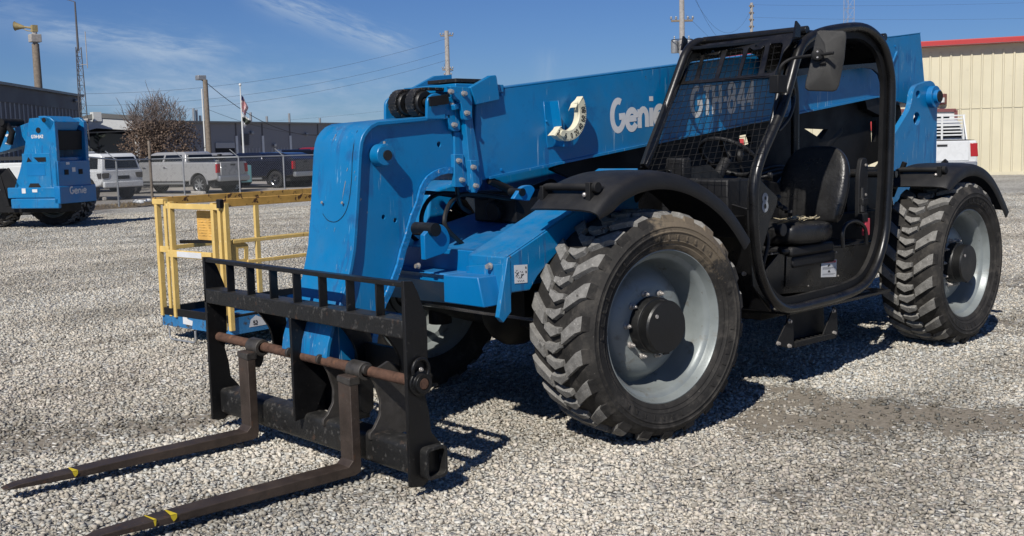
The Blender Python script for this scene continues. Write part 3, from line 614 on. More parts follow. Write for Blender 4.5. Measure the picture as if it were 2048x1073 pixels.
m.build('boom_pivot', 'blue_plain', T, bevel=.003); m = MB(); m.disc(pc + V(0, .045, 0), (0, 1, 0), .047, .012, 24); m.build('pivot_pin', 'dark_void', T)
# hatch cut-outs at the foot of the tail plate and a gas strut
m = MB(); m.cyl(aY(1783, 418, -.62), aY(1793, 455, -.62), .012); m.cyl(aY(1783, 418, -.62), aY(1778, 385, -.62), .020); m.build('gas_strut', 'chrome', T)

# --- boom
YL = -.93; YR = 2 * YC - YL
bt0, bt1, bb0, bb1 = aY(1000, 178, YL), aY(1841, 67, YL), aY(978, 358, YL), aY(1754, 195, YL)
bd = (bt1 - bt0).normalized(); bn = V(0, 1, 0); bu = V(-bd.z, 0, bd.x); bu = -bu if bu.z < 0 else bu
front_top = bt0; tail_b = aY(1822, 184, YL); tail_t = bt1
poly = [front_top + bd * -.32, bt1, aY(1850, 166, YL), aY(1852, 196, YL), aY(1838, 212, YL), aY(1800, 216, YL), bb1, bb0, bb0 + (bb0 - bb1).normalized() * .06 + V(0, 0, 0)]
poly = [aY(952, 205, YL), aY(960, 184, YL), bt0, bt1, aY(1849, 160, YL), aY(1852, 196, YL), aY(1836, 214, YL), bb1, bb0, aY(957, 362, YL), aY(950, 300, YL)]
m = MB(); m.plate(poly, (0, YR - YL, 0)); boom = m.build('boom', 'blue', T, bevel=.006)
m = MB(); e0 = bb0 + V(.0, .0, 0); e1 = bb1 + bd * .12
for y in (YL + .007, YR - .007): m.bar(V(e0.x, y, e0.z + .006), V(e1.x, y, e1.z + .006), .016, .014)
m.bar(bt0 + V(0, -.004, .003), bt1 + V(0, -.004, .003), .010, .006)
q = aY(1793, 93, YL + .006); m.bar(aY(1782, 134, YL + .008), aY(1794, 104, YL + .008), .012, .014, (0, 1, 0)); m.bar(aY(1782, 134, YL + .008), aY(1779, 160, YL + .008), .012, .014, (0, 1, 0))
m.build('edge_flange', 'blue', boom)
# writing on the side of the boom
LT0 = aY(1224, 268, YL); LT1 = aY(1560, 222, YL)
ld = (aY(1224, 268, YL) - aY(1372, 246, YL)); ld = -ld.normalized(); lu = V(-ld.z, 0, ld.x); lu = lu if lu.z > 0 else -lu
hG = (aY(1240, 199, YL) - aY(1240, 268, YL)).length
m = MB(); wG = letters(m, 'Genie', LT0 + ld * -.01, ld, lu, hG, .19, .08, 0, .66)
m.build('lettering', 'white_letter', boom, recalc=False)
m = MB(); g0 = aY(1381, 238, YL); hT = (aY(1400, 172, YL) - aY(1400, 236, YL)).length
letters(m, 'GTH-844', g0, ld, lu, hT, .165, .10, 0, .62); m.build('lettering', 'white_letter', boom, recalc=False)
# stiffener hood at the mouth
YS = YL + .035
st = [aY(941, 175, YS), aY(981, 151.5, YS), aY(992, 150.5, YS), aY(994, 156, YS), aY(1000, 200, YS), aY(953, 210, YS)]
m = MB(); m.plate(st, (0, -.03, 0)); top = [aY(905, 166, YL), aY(980, 152, YL), aY(985, 152, YR), aY(915, 160, YR)]
m.box((bt0.x - .02, YR - .02, bt0.z - .02), (bt0.x + .33, YL + .01, bt0.z + .022)); m.plate([V(bt0.x + .03, YR + .05, bt0.z + .02), V(bt0.x + .03, YR + .05, bt0.z + .10), V(bt0.x + .16, YR + .05, bt0.z + .09), V(bt0.x + .32, YR + .05, bt0.z + .02)], (0, -.02, 0))
m.build('mouth_hood', 'blue', boom, bevel=.004)
m = MB()                                                # collar columns and pads
def pad(pts, Y, th, r=.012, mi=0): m.plate(fillet([aY(*c2(*p), Y) for p in pts], r), (0, -th, 0), mi=mi)
YK = YL + .045
pad([(1050, 190), (1110, 180), (1125, 400), (1152, 560), (1188, 800), (1150, 870), (1118, 850), (1088, 520), (1066, 300)], YK - .02, .05)
pad([(975, 172), (1100, 178), (1122, 260), (1120, 390), (1070, 395), (1045, 270), (1000, 240)], YK, .03, .015)
pad([(1108, 652), (1160, 655), (1172, 835), (1135, 865)], YK, .03, .01)
m.build('collar', 'blue', boom, bevel=.003)
m = MB()
for p in ((975, 207), (1062, 220), (1080, 347), (1122, 699), (1138, 820)): m.bolt(aY(*c2(*p), YK), (0, 1, 0), .011, .018)
m.build_each('collar_bolt', 'bolt', boom)
# extension section that slides in the boom, head plates
YH = -.965; YF = YH + .030; YFr = 2 * YC - YF
m = MB(); m.plate([V(bt0.x - .5, YL - .10, bt0.z - .12), V(.62, YL - .10, aY(900, 200, YL).z - .02), aY(905, 345, YL - .10), V(bt0.x - .5, YL - .10, bb0.z + .12)], (0, YR - YL + .20, 0)); m.build('boom_extension', 'matt_black', T, bevel=.004)  # black rather than blue, painting in the shade of the collar gap
fr = [(900, 229), (863, 233), (800, 239), (755, 243.5), (742, 250), (733, 259), (725, 271), (720.5, 285), (718, 305), (716.5, 330), (715, 365), (713, 400), (711, 430), (709, 460), (706, 500), (701, 530), (694, 565), (680, 610), (664, 655), (655, 690), (652, 718)]
FR = [aY(x, y, YF) for x, y in fr]
m = MB()
tin = []                                               # inner side of the wrapped front plate
for i, p in enumerate(FR):
    a = FR[max(0, i - 1)]; b = FR[min(len(FR) - 1, i + 1)]; t = (b - a).normalized(); nrm = V(t.z, 0, -t.x); nrm = nrm if (nrm.x < 0 or (i < 4 and nrm.z < 0)) else -nrm
    tin.append(p + nrm * .022)
W_ = YFr - YF; vs = FR + tin + [p + V(0, W_, 0) for p in FR] + [p + V(0, W_, 0) for p in tin]; n = len(FR); fs = []
for i in range(n - 1): fs += [(i, i + 1, n + i + 1, n + i), (2 * n + i, 3 * n + i, 3 * n + i + 1, 2 * n + i + 1), (i, 2 * n + i, 2 * n + i + 1, i + 1), (n + i, n + i + 1, 3 * n + i + 1, 3 * n + i)]
fs += [(0, n, 3 * n, 2 * n), (n - 1, 3 * n - 1 - n + 0 + n, 4 * n - 1, 2 * n - 1)]
fs[-1] = (n - 1, 3 * n - 1, 4 * n - 1, 2 * n - 1)
m.add(vs, fs, 0, True)
head = m.build('boom_head', 'blue', T, bevel=.004, angle=30)
# welded seam line and rivet of the front plate
m = MB(); xs = lambda p, d=.001: p + V(d, 0, 0)
# side plates with the arch
arch = [(900, 231), (903, 262), (906, 285), (907.5, 335), (901, 341), (890, 341), (877, 344), (866, 349), (855, 357), (848, 366), (842, 378), (838, 392), (834, 408), (824, 432), (817, 455), (811, 478), (803, 500), (796, 530), (787, 555), (775, 585), (764, 606), (752, 640), (745, 680), (742, 725)]
AR = [aY(x, y, YH) for x, y in arch]
def inner(p): return V(p.x, YH, p.z)
fin = [inner(p) for p in tin]
poly = AR + fin[::-1]
h3 = hole(878, 289, .014, .016, YH, 12); h4 = hole(767, 434.5, .012, .013, YH, 10); h5 = hole(790.5, 441, .012, .013, YH, 10)
for y, th, hs in ((YH, -.025, 1), (2 * YC - YH + .025, -.025, 1)):
    d_ = V(0, y - YH, 0); m.plate([p + d_ for p in poly], (0, th, 0), [[q + d_ for q in h] for h in (h3, h4, h5)])
m.box((.95, 2 * YC - YH + .03, .62), (1.22, YH - .03, .70))
m.build_each('side_plate', 'blue', head, bevel=.003, angle=30)
m = MB()                                               # rolled edge that follows the arch
AE = [p + V(0, .012, 0) for p in AR[4:]]; m.tube(AE, .01, sq=(.034, .016), up=(0, 1, 0)); m.build('arch_edge', 'edge_metal', head)
m = MB(); pc = aY(773, 311, YH + .07); m.cyl(V(pc.x, YH + .002, pc.z), V(pc.x, YH + .07, pc.z), .058, 28); m.cyl(V(pc.x + .012, YH + .07, pc.z - .002), V(pc.x + .012, YH + .076, pc.z - .002), .05, 24)
m.build('pin_boss', 'blue', head, bevel=.003); m = MB(); m.cyl(V(pc.x, YH + .05, pc.z), V(pc.x, YH + .084, pc.z), .026, 20); m.build('head_pin', 'rubber_hose', head)
m = MB(); XW = FR[12].x
for px, py in ((644, 405.5), (684.5, 406)): m.bolt(aX(px, py, FR[12].x + .004), (1, 0, 0), .006, .004)
m.build_each('rivet', 'bolt', head)
m = MB()                                               # bare rubbed streaks on the front plate
for (x, y, l_, w_) in ((688, 336, 8, .006), (686, 362, 40, .005), (703, 342, 6, .004), (706, 352, 12, .003), (652, 268, 16, .006), (675, 455, 9, .003)):
    p = aX(x, y, FR[11].x + .004); q = aX(x - l_ * .06, y + l_, FR[11].x + .004)
    pts = [p, p + V(0, w_, -.006), p.lerp(q, .5) + V(0, w_ * .5, 0), q, p.lerp(q, .6) + V(0, -w_ * .5, 0), p + V(0, -w_ * .4, -.01)]
    fi = min(range(len(FR) - 1), key=lambda i: abs(FR[i].z - p.z)); sx = (FR[fi + 1].x - FR[fi].x) / (FR[fi + 1].z - FR[fi].z + 1e-9)
    m.plate([V(FR[fi].x + sx * (r_.z - FR[fi].z) + .0012, r_.y, r_.z) for r_ in pts], (.0006, 0, 0))
m.build_each('scratch', 'galv', head)
m = MB(); s0 = [aX(x, y, FR[11].x + .005) for x, y in ((709, 262), (703, 300), (702, 340), (699, 380), (694, 410), (686, 432), (672, 443), (655, 440), (645, 425))]
s0 = []
for (x, y) in ((715, 262), (708, 290), (705, 320), (704, 350), (701, 385), (696, 412), (687, 432), (672, 444), (656, 441), (646, 428)):
    yy = None; d = ray(x, y)                            # follow the bent plate
    best = None
    for i in range(n - 1):
        a, b = FR[i], FR[i + 1]; t = V(b.x - a.x, 0, b.z - a.z); nn = V(t.z, 0, -t.x).normalized(); den = d.dot(nn)
        if abs(den) < 1e-6: continue
        k = (a - CAM).dot(nn) / den; p = CAM + d * k; s_ = (p - a).dot(t) / t.length_squared
        if -.02 <= s_ <= 1.02 and YFr - .05 < p.y < YF + .01: best = p + (nn if nn.x > 0 else -nn) * .0015; break
    if best is not None: s0.append(best)
if len(s0) > 3: m.tube(smooth_path(s0, 4), .0016, 6); m.build('seam', 'dark_void', head)
# pads and bolts where the head rides
m = MB(); YP = YH + .03
pad([(890, 250), (1020, 240), (1040, 330), (1045, 465), (985, 465), (965, 400), (960, 355), (900, 355)], YP, .03, .02)
pad([(1003, 615), (1065, 615), (1090, 800), (1075, 828), (1010, 828)], YP, .03, .01)
pad([(1005, 470), (1060, 470), (1075, 640), (1010, 640)], YP - .015, .03, .004)
pad([(990, 240), (1040, 250), (1055, 470), (1076, 640), (1092, 800), (1040, 820), (1000, 470)], YH + .004, .06, .004)
m.build_each('slider_pad', 'blue', head, bevel=.003)
m = MB()
for p in ((902, 277), (985, 297), (998, 424), (1028, 657), (1048, 782)): m.bolt(aY(*c2(*p), YP), (0, 1, 0), .011, .018)
m.build_each('pad_bolt', 'bolt', head)
# chain sheaves on top of the head
ca = aY(866, 205, YC + .17); m = MB(); ax = V(ca.x + .02, 0, ca.z + .0)
for y in (YC + .09, YC - .06):
    m.lathe([(.03, -.045), (.056, -.045), (.066, -.03), (.066, .03), (.056, .045), (.03, .045)], V(ax.x, y, ax.z), (0, 1, 0), 26)
m.build_each('chain_sheave', 'hub_black', head)
for y in (YC + .09, YC - .06):
    m = MB(); pth = []
    for k in range(26):
        a = R(-120 + 13 * k)
        if k < 17: p = V(ax.x + .072 * math.cos(a), y, ax.z + .072 * math.sin(a)); rr_ = -(a + PI / 2)
        else: p = V(ax.x - .02 - (k - 17) * .024, y, ax.z + .074); rr_ = 0
        pth.append(p); m.box((-.013, -.034 + .004 * (k % 2), -.007), (.013, .034 - .004 * (k % 2), .007), 0, Matrix.Translation(p) @ Matrix.Rotation(rr_, 4, 'Y'))
    m.tube(pth, .004, 6); m.build('leaf_chain', 'black_beam', head, bevel=.001, seg=1)
m = MB()
for y in (YC + .19, YC - .17): m.plate(fillet([V(ax.x - .07, y, ax.z - .09), V(ax.x - .07, y, ax.z + .03), V(ax.x, y, ax.z + .05), V(ax.x + .05, y, ax.z + .02), V(ax.x + .055, y, ax.z - .09)], .03), (0, .02, 0))
m.bar(V(ax.x - .10, YC + .20, ax.z - .03), V(ax.x - .28, YC + .17, ax.z + .02), .09, .03, mi=0); m.box((ax.x - .34, YC - .16, ax.z + .08), (ax.x - .16, YC + .17, ax.z + .10))
m.build('sheave_bracket', 'blue', head, bevel=.004)
m = MB(); m.cyl(V(ax.x, YC + .225, ax.z), V(ax.x, YC - .20, ax.z), .022); m.bar(V(ax.x + .05, YC + .225, ax.z), V(ax.x - .08, YC + .225, ax.z + .015), .012, .05); m.build('sheave_pin', 'matt_black', head, bevel=.002)
m = MB(); m.box((ax.x - .40, YC - .02, ax.z + .105), (ax.x - .14, YC + .22, ax.z + .125)); m.build('wear_plate', 'black_beam', boom, bevel=.003)

m = MB()
for (x, y) in ((1790, 93), (1002, 190), (1003, 340)): m.bolt(aY(x, y, YL), (0, 1, 0), .008, .006)
m.build_each('plug', 'blue_plain', boom)
m = MB(); m.tube(smooth_path([aY(914, 372, YH - .02), aY(916, 395, YH - .06), aY(924, 415, YH - .10), aY(940, 425, YH - .14)], 5), .012, 8); m.build('hose', 'rubber_hose', head)
m = MB(); m.cyl(V(pc.x - .012, YH + .04, pc.z + .058), V(pc.x - .012, YH + .04, pc.z + .07), .007, 8); m.build('grease_nipple', 'bolt', head)
# --- boom angle indicator
YI = YL + .085; c0 = aY(1135, 226, YI); k_ = (aY(1135, 283, YI) - c0).length / 56
def ci(r, a): return c0 + V(-r * k_ * math.cos(R(a)), 0, -r * k_ * math.sin(R(a)))
m = MB(); A0, A1 = -32, 128
out_ = [ci(56, A0 + (A1 - A0) * i / 24) for i in range(25)]; inn_ = [ci(35, A0 + (A1 - A0) * i / 24) for i in range(25)]
m.plate(out_ + inn_[::-1], (0, -.045, 0))
m.plate([ci(56, A0), ci(35, A0), ci(27, A0 + 10), ci(57, A0 - 4)], (0, -.05, 0)); m.plate([ci(56, A1), ci(35, A1), ci(30, A1 - 8), ci(58, A1 + 3)], (0, -.05, 0)); ind = m.build('angle_indicator', 'ivory', boom, bevel=.003)
m = MB()
for j, (txt, a) in enumerate((('80', -10), ('60', 12), ('40', 34), ('20', 55), ('0', 75), ('5', 96), ('20', 118))):
    o = ci(45.5, a); rd = (ci(50, a) - c0).normalized(); tg = V(-rd.z, 0, rd.x); tg = tg if (ci(45, a - 3) - o).dot(tg) > 0 else -tg
    h_ = .030; letters(m, txt, o - tg * .022 + V(0, .0005, 0) - rd * -.018 if False else o + rd * .016 - tg * (.024 if len(txt) > 1 else .012), tg, -rd, h_, .2, 0, 0, .75)
    for q_ in (-8, -4, 0, 4, 8): m.bar(ci(54.5, a + q_) + V(0, .001, 0), ci(51.5, a + q_) + V(0, .001, 0), .0025, .001, (0, 1, 0))
m.build('dial_figures', 'ink', ind, recalc=False)
m = MB(); a, b, c_, d = aY(1086, 204, YL), aY(1099, 203, YL), aY(1112, 293, YL), aY(1094, 296, YL)
m.plate([a, b, c_, d], (0, .006, 0)); b2, c2_ = aY(1099, 203, YL + .0), aY(1111, 294, YL)
m.plate([b2, c2_, c2_ + V(0, .075, 0), b2 + V(0, .075, 0)], (.005, 0, 0)); m.plate([c0 + V(.0, -.03, .0), c2_ + V(0, .06, 0), c2_ + V(-.08, .06, -.0), ci(35, 90) + V(0, -.03, 0)], (0, .004, 0)); m.bolt(aY(1092, 243, YL + .006), (0, 1, 0), .006, .008, 0); m.build('indicator_bracket', 'blue', boom, bevel=.001, seg=1)
m = MB(); m.disc(ci(44, 112) + V(0, -.002, 0), (0, 1, 0), .020, .012, 20); m.build('indicator_knob', 'ivory', ind, bevel=.003)

# lift cylinder and the dark works under the boom
m = MB(); m.cyl((-2.55, YC + .05, 1.02), (-3.55, YC + .05, 1.62), .075, 20); m.cyl((-3.5, YC + .05, 1.59), (-3.95, YC + .05, 1.86), .045, 16)
m.plate([V(-3.7, YC - .1, 1.95), V(-4.15, YC - .1, 1.9), V(-4.05, YC - .1, 1.72), V(-3.8, YC - .1, 1.78)], (0, .3, 0)); m.build('lift_cylinder', 'matt_black', T, bevel=.003)
m = MB(); yd = YC + .12
hl = [[aY(1608, 257, yd), aY(1656, 259, yd), aY(1643, 279, yd)], [aY(1741, 244, yd), aY(1752, 241, yd), aY(1752, 284, yd), aY(1743, 284, yd)], [aY(1478, 272, yd), aY(1500, 268, yd), aY(1506, 288, yd), aY(1482, 296, yd)]]
m.plate(fillet([aY(1100, 338, yd), aY(1215, 303, yd), aY(1320, 282, yd), aY(1590, 229, yd), aY(1700, 206, yd), aY(1800, 208, yd), aY(1815, 300, yd), aY(1700, 345, yd), aY(1540, 350, yd), aY(1400, 352, yd), aY(1180, 372, yd)], .05, 4, True), (0, -.04, 0), hl); m.build('shade_plate', 'matt_black', T, bevel=.003)  # black plate added so the shaded space under the boom reads dark
m = MB(); m.box((-4.4, YC - .4, .98), (-3.35, YC + .28, 1.30)); m.plate([V(-3.3, YC + .26, .98), V(-4.6, YC + .26, .98), V(-4.6, YC + .26, 1.75), V(-4.1, YC + .26, 1.45)], (0, -.03, 0)); m.build('rear_deck', 'matt_black', T, bevel=.004)
for i in range(3):
    m = MB(); m.tube(smooth_path([(-3.2, YC + .3 - i * .06, 1.2), (-2.6, YC + .25 - i * .05, 1.32 + .02 * i), (-1.9, YC + .28 - i * .06, 1.26), (-1.3, YC + .3, 1.3)]), .014, 8); m.build('hydraulic_hose', 'rubber_hose', T)
# --- fork carriage
XF = 1.52; Y1 = -.224; Y2 = -2.06
m = MB()
pl = [(806, 563), (825, 563), (836.6, 586), (853, 635), (855.5, 677), (856, 745), (851, 792), (859, 826), (863, 864), (880, 884), (884, 893), (884, 948), (876, 955), (858, 962), (846, 974), (823.5, 976)]
PL = [aY(x, y, Y1) for x, y in pl]; PL[0].x = PL[-1].x = XF + .0
m.plate(PL, (0, -.022, 0)); dY = V(0, Y2 - Y1 + .022, 0); m.plate([p + dY for p in PL], (0, -.022, 0))
m.plate([p + V(0, (Y2 - Y1) / 2 - .02, 0) for p in [V(XF, Y1, .73), V(XF, Y1, .47), V(XF + .0, Y1, .20), V(XF - .12, Y1, .22), V(XF - .22, Y1, .40), V(XF - .22, Y1, .62), V(XF - .12, Y1, .74)]], (0, -.02, 0))
q = MB(); q.box((XF - .105, Y2 + .001, .728), (XF, Y1 - .022, .810)); car = q.build('fork_carriage', 'black_beam', T, bevel=.006)
m.build_each('side_plate', 'black_steel', car, bevel=.003)
m = MB(); m.bar((XF - .028, Y2 - .0, .968), (XF - .028, Y1 - .01, .968), .044, .022)
for a in (456, 496.5, 542, 589, 640.5, 695.5, 754.5):
    p = aX(a, 545 + (a - 456) * .13, XF - .02); m.box((XF - .056, p.y - .006, .80), (XF - .010, p.y + .006, .96))
m.build('load_guard', 'black_steel', car, bevel=.003)
# lower beam: a hollow box section open at the end
m = MB(); pe = [aY(842, 897, Y1), aY(882, 887, Y1), aY(883, 950, Y1), aY(844, 965, Y1)]
xa, xb = XF - .055, pe[1].x; za, zb_ = .085, .232
def ringrect(x0, x1, z0, z1, y, r): return fillet([V(x0, y, z0), V(x1, y, z0), V(x1, y, z1), V(x0, y, z1)], r, 4, True)
ye = Y1 + .045
m.plate(ringrect(xb, xa, za, zb_, ye, .03), (0, Y2 - ye - .02, 0), [ringrect(xb + .014, xa - .014, za + .014, zb_ - .014, ye, .022)])
m.build('lower_beam', 'black_beam', car, bevel=.002, angle=30)
# shaft and its end collar
s1 = aY(843.6, 767, Y1 + .03); XS, ZS = 1.452, .525
m = MB(); m.cyl((XS, Y1 + .035, ZS), (XS, Y2 - .03, ZS + .004), .0255, 24); m.build('fork_shaft', 'rust', car, bevel=.003)
m = MB(); m.lathe([(.027, 0), (.060, 0), (.060, .012), (.045, .014), (.045, .035), (.027, .035)], (XS, Y1, ZS), (0, 1, 0), 28); m.tube(smooth_path([V(XS + .045 * math.cos(a_), Y1 + .012, ZS + .06 + .05 * math.sin(a_)) for a_ in [i * PI / 7 - .3 for i in range(10)]]), .009, 8); m.bolt((XS - .0, Y1 + .012, ZS + .062), (0, 1, 0), .008, .01, 1)
m.build('shaft_collar', ['black_steel', 'bolt'], car, bevel=.002)
# rear web plates and hooks
m = MB()
for y in (-1.72, -1.36, -.92, -.56):
    lowz = .24 if abs(y + 1.14) < .5 else .44
    m.plate(fillet([V(XF - .105, y, .80), V(XF - .03, y, .730), V(XF - .13, y, .70), V(XF - .21, y, .58), V(XF - .22, y, lowz), V(XF - .30, y, lowz), V(XF - .31, y, .62), V(XF - .25, y, .76)], .05), (0, .02, 0))
m.box((XF - .29, -1.74, .44), (XF - .26, -.54, .60)); m.box((XF - .31, YC - .19, .20), (XF - .24, YC + .19, .70)); m.build_each('mounting_web', 'black_steel', car, bevel=.003)
def hookp(px0, py0, Y):
    pts = [(0, 0), (9, -8), (20, -7), (29, 2), (28, 12), (20, 13), (17, 6), (10, 8), (9, 20), (22, 45), (30, 75), (27, 105), (19, 128), (16, 152), (19, 160), (26, 150), (30, 138), (38, 130), (64, 128), (64, 30), (42, 8)]
    return pts
m = MB()
for (y, dx) in ((-1.27, 0), (-.99, 0), (-.60, 0)):
    for s_ in (0,):
        prof = [(.00, .53), (.02, .555), (.045, .565), (.065, .553), (.068, .53), (.055, .515), (.045, .53), (.03, .53), (.025, .505), (.0, .46), (-.025, .38), (-.02, .31), (.02, .25), (.045, .235), (.045, .20), (-.20, .20), (-.20, .50), (-.08, .56)]
        pts = [V(XS - .02 + a, y, b) for a, b in prof]; m.plate(fillet(pts, .012, 3), (0, .018, 0))
m.build_each('shaft_hook', 'hook_steel', car, bevel=.002, seg=1)
m = MB(); y = -1.665; pts = [V(XS + a, y, b) for a, b in ((.0, .50), (.03, .50), (.04, .45), (.02, .41), (-.03, .40), (-.05, .44), (-.05, .50))]; m.plate(fillet(pts, .012, 3), (0, .018, 0)); m.build_each('shaft_hook', 'hook_steel', car, bevel=.002, seg=1)
# the two forks
def fork(yc, label):
    w = .100; m = MB(); y0 = yc - w / 2; th = .047; xf = XF + .035; R_ = .06
    tipx = xf + 1.245; sh = [V(xf - th, y0, .51), V(xf, y0, .51)]
    prof = [V(xf - th, 0, ZS - .015), V(xf, 0, ZS - .015), V(xf, 0, .10 + .012), V(xf + .025, 0, .088), V(xf + .60, 0, .086), V(tipx - .06, 0, .078), V(tipx, 0, .066), V(tipx, 0, .060), V(tipx - .35, 0, .050), V(xf + .25, 0, .040), V(xf - .01, 0, .040), V(xf - th + .006, 0, .050), V(xf - th, 0, .078)]
    # blade narrows towards its tip
    def wy(p): k = max(0, (p.x - (tipx - .40)) / .40); return w * (1 - .35 * k * k)
    prof2 = []
    for i, p in enumerate(prof):
        prof2.append(p)
        q = prof[(i + 1) % len(prof)]
        if abs(q.x - p.x) > .2:
            for j in range(1, 8): prof2.append(p.lerp(q, j / 8))
    n = len(prof2); vs = [V(p.x, yc + wy(p) / 2, p.z) for p in prof2] + [V(p.x, yc - wy(p) / 2, p.z) for p in prof2]
    # split into quads between the upper and lower outline for clean faces
    fs = [tuple(range(n)), tuple(range(2 * n - 1, n - 1, -1))] + [(i, n + i, n + (i + 1) % n, (i + 1) % n) for i in range(n)]
    m.add(vs, fs); o = m.build('fork', 'fork_steel', car, bevel=.005, label=label)
    e = MB(); e.lathe([(.027, -.056), (.043, -.056), (.045, -.05), (.045, .05), (.043, .056), (.027, .056)], (XS + .012, yc, ZS), (0, 1, 0), 28); e.plate([V(xf + .004, yc - .052, ZS - .02), V(xf + .004, yc + .052, ZS - .02), V(xf + .004, yc + .052, ZS - .055), V(xf + .004, yc - .052, ZS - .045)], (-.06, 0, 0)); return o, e, xf
fk = []
for yc, lb in ((-1.60, 'far fork blade, the left one in the picture'), (-.665, 'near fork blade, the right one in the picture')):
    o, e, xf = fork(yc, lb); e.build('fork_eye', 'hook_steel', car, bevel=.003)
    k = MB()
    for dx, w_ in (((.88, .028), (.97, .012)) if yc > -1 else ((.92, .026),)):
        x = xf + dx; k.plate([V(x + .01, yc - .03, .0866), V(x + .016, yc - .03, .0866), V(x + w_, yc + .0505, .0866), V(x, yc + .0505, .0866)], (0, 0, .0008)); k.plate([V(x, yc + .05, .085), V(x + w_, yc + .05, .085), V(x + w_ * .9, yc + .05, .072), V(x + w_ * .6, yc + .05, .058), V(x + w_ * .3, yc + .05, .063), V(x + .002, yc + .05, .07)], (0, .0012, 0)); pass
    k.build_each('paint_mark', 'yellow_mark', car)
# --- cab
YCB = -.05; YCR = -.86
loop = [(1502.5, 420), (1504, 367), (1515.6, 318), (1534, 273), (1553, 229), (1566, 192), (1577, 155), (1589, 112), (1603, 80), (1630, 60), (1672, 49), (1722, 46), (1752, 62), (1771, 90), (1782, 130), (1786, 169), (1785, 244), (1782, 356), (1778, 420), (1774, 468), (1764, 513), (1748, 552), (1727, 580), (1690, 599), (1636, 614), (1580, 626), (1555, 619), (1534, 595), (1516, 550), (1506, 491)]
LP = [aY(x, y, YCB - .03) for x, y in loop]
LP = [p + (Vector((-1.9, p.y, 1.3)) - p).normalized() * .028 for p in LP]
m = MB(); ring = smooth_path(LP, 4, True); m.tube(ring, .029, 12, closed=True, up=(0, 1, 0)); cab = m.build('cab_frame', 'cab_black', T, angle=50)
def shrink(ps, k, y):
    c_ = Vector((-1.85, 0, 1.35)); o = []
    for i, p in enumerate(ps):
        a = ps[i - 1]; b = ps[(i + 1) % len(ps)]; t = (b - a).normalized(); n_ = V(-t.z, 0, t.x); n_ = n_ if (V(c_.x - p.x, 0, c_.z - p.z)).dot(n_) > 0 else -n_; q = p + n_ * k; o.append(V(q.x, y, q.z))
    return o
m = MB()                                                # door seal flange inside the loop, and the far side loop
i0 = shrink(ring, .0, YCB - .048); i1 = shrink(ring, .070, YCB - .048)
n = len(ring); th = .03
vs = i0 + i1 + [p + V(0, -th, 0) for p in i0] + [p + V(0, -th, 0) for p in i1]; fs = []
for i in range(n): j = (i + 1) % n; fs += [(i, j, n + j, n + i), (2 * n + i, 3 * n + i, 3 * n + j, 2 * n + j), (n + i, n + j, 3 * n + j, 3 * n + i), (i, 2 * n + i, 2 * n + j, j)]
m.add(vs, fs, 0, True); m.build('door_seal', 'matt_black', T, angle=40)
m = MB(); far = [V(p.x, YCR, p.z) for p in ring if p.z > 1.15]
far = sorted(far, key=lambda p: math.atan2(p.z - 1.5, p.x + 1.9)); 
FRp = [aY(1290, 335, YCR), aY(1330, 222, YCR), aY(1352, 160, YCR), aY(1372, 104, YCR)]
zr = 2.20
farpath = [V(FRp[0].x, YCR, 1.30)] + FRp + [V(FRp[-1].x - .12, YCR, zr), V(-2.2, YCR, zr + .02), V(-2.42, YCR, zr - .03), V(-2.56, YCR, zr - .18), V(-2.60, YCR, 1.9), V(-2.60, YCR, 1.2), V(-2.55, YCR, .8)]
farpath = [V(FRp[0].x + .03, YCR, 1.25)] + fillet([FRp[0], FRp[-1], V(FRp[-1].x - .10, YCR, zr), V(-2.45, YCR, zr + .02), V(-2.60, YCR, 1.95), V(-2.60, YCR, .8)], [0, .1, .12, .25, .15, 0], 6)
m.tube(farpath, .03, 12, up=(0, 1, 0))
# side rails: window sill and header of the far side, cross tubes of the roof
m.plate([aY(1592, 78, YCR), aY(1660, 62, YCR), aY(1735, 70, YCR), aY(1756, 110, YCR), aY(1760, 170, YCR), aY(1754, 150, YCR), aY(1742, 139, YCR), aY(1725, 136, YCR), aY(1600, 151, YCR), aY(1575, 158, YCR), aY(1560, 150, YCR), aY(1575, 100, YCR)], (0, .02, 0))
m.box((-2.62, YCR - .012, .70), (-.90, YCR + .012, 1.20)); m.plate(fillet([aY(1374, 97, YCR), aY(1590, 72, YCR), aY(1592, 152, YCR), aY(1560, 155, YCR), aY(1538, 152, YCR), aY(1526, 140, YCR), aY(1514, 112, YCR), aY(1500, 107, YCR), aY(1376, 125, YCR), aY(1364, 142, YCR)], .02, 3, True), (0, .02, 0))
for x, z in ((-2.46, zr + .015), (-1.50, zr + .01)): m.cyl((x, YCR, z), (x, YCB - .04, z), .026, 12)
m.cyl((-2.60, YCR, 1.30), (-2.66, YCB - .05, 1.30), .024, 12); m.build('rear_frame', 'cab_black', T, bevel=.002, angle=50)
# roof
A = aY(1378, 92, YCR + .02); B = aY(1585, 67, YCB - .03)
m = MB(); zA, zB = A.z, B.z
rf = fillet([V(A.x - .02, 0, zA - .005), V(A.x - .45, 0, zA + .035), V(-2.05, 0, zr + .03), V(-2.35, 0, zr + .02), V(-2.55, 0, zr - .12)], .08, 4)
lo = [p + V(0, YCR - .01, 0) for p in rf]; hi = [p + V(0, YCB - .06, 0) for p in rf]; n = len(rf)
vs = lo + hi + [p - V(0, 0, .025) for p in lo] + [p - V(0, 0, .025) for p in hi]; fs = []
for i in range(n - 1): fs += [(i, i + 1, n + i + 1, n + i), (2 * n + i, 3 * n + i, 3 * n + i + 1, 2 * n + i + 1), (i, 2 * n + i, 2 * n + i + 1, i + 1), (n + i, n + i + 1, 3 * n + i + 1, 3 * n + i)]
fs += [(0, n, 3 * n, 2 * n), (n - 1, 3 * n - 1, 4 * n - 1, 2 * n - 1)]; m.add(vs, fs)
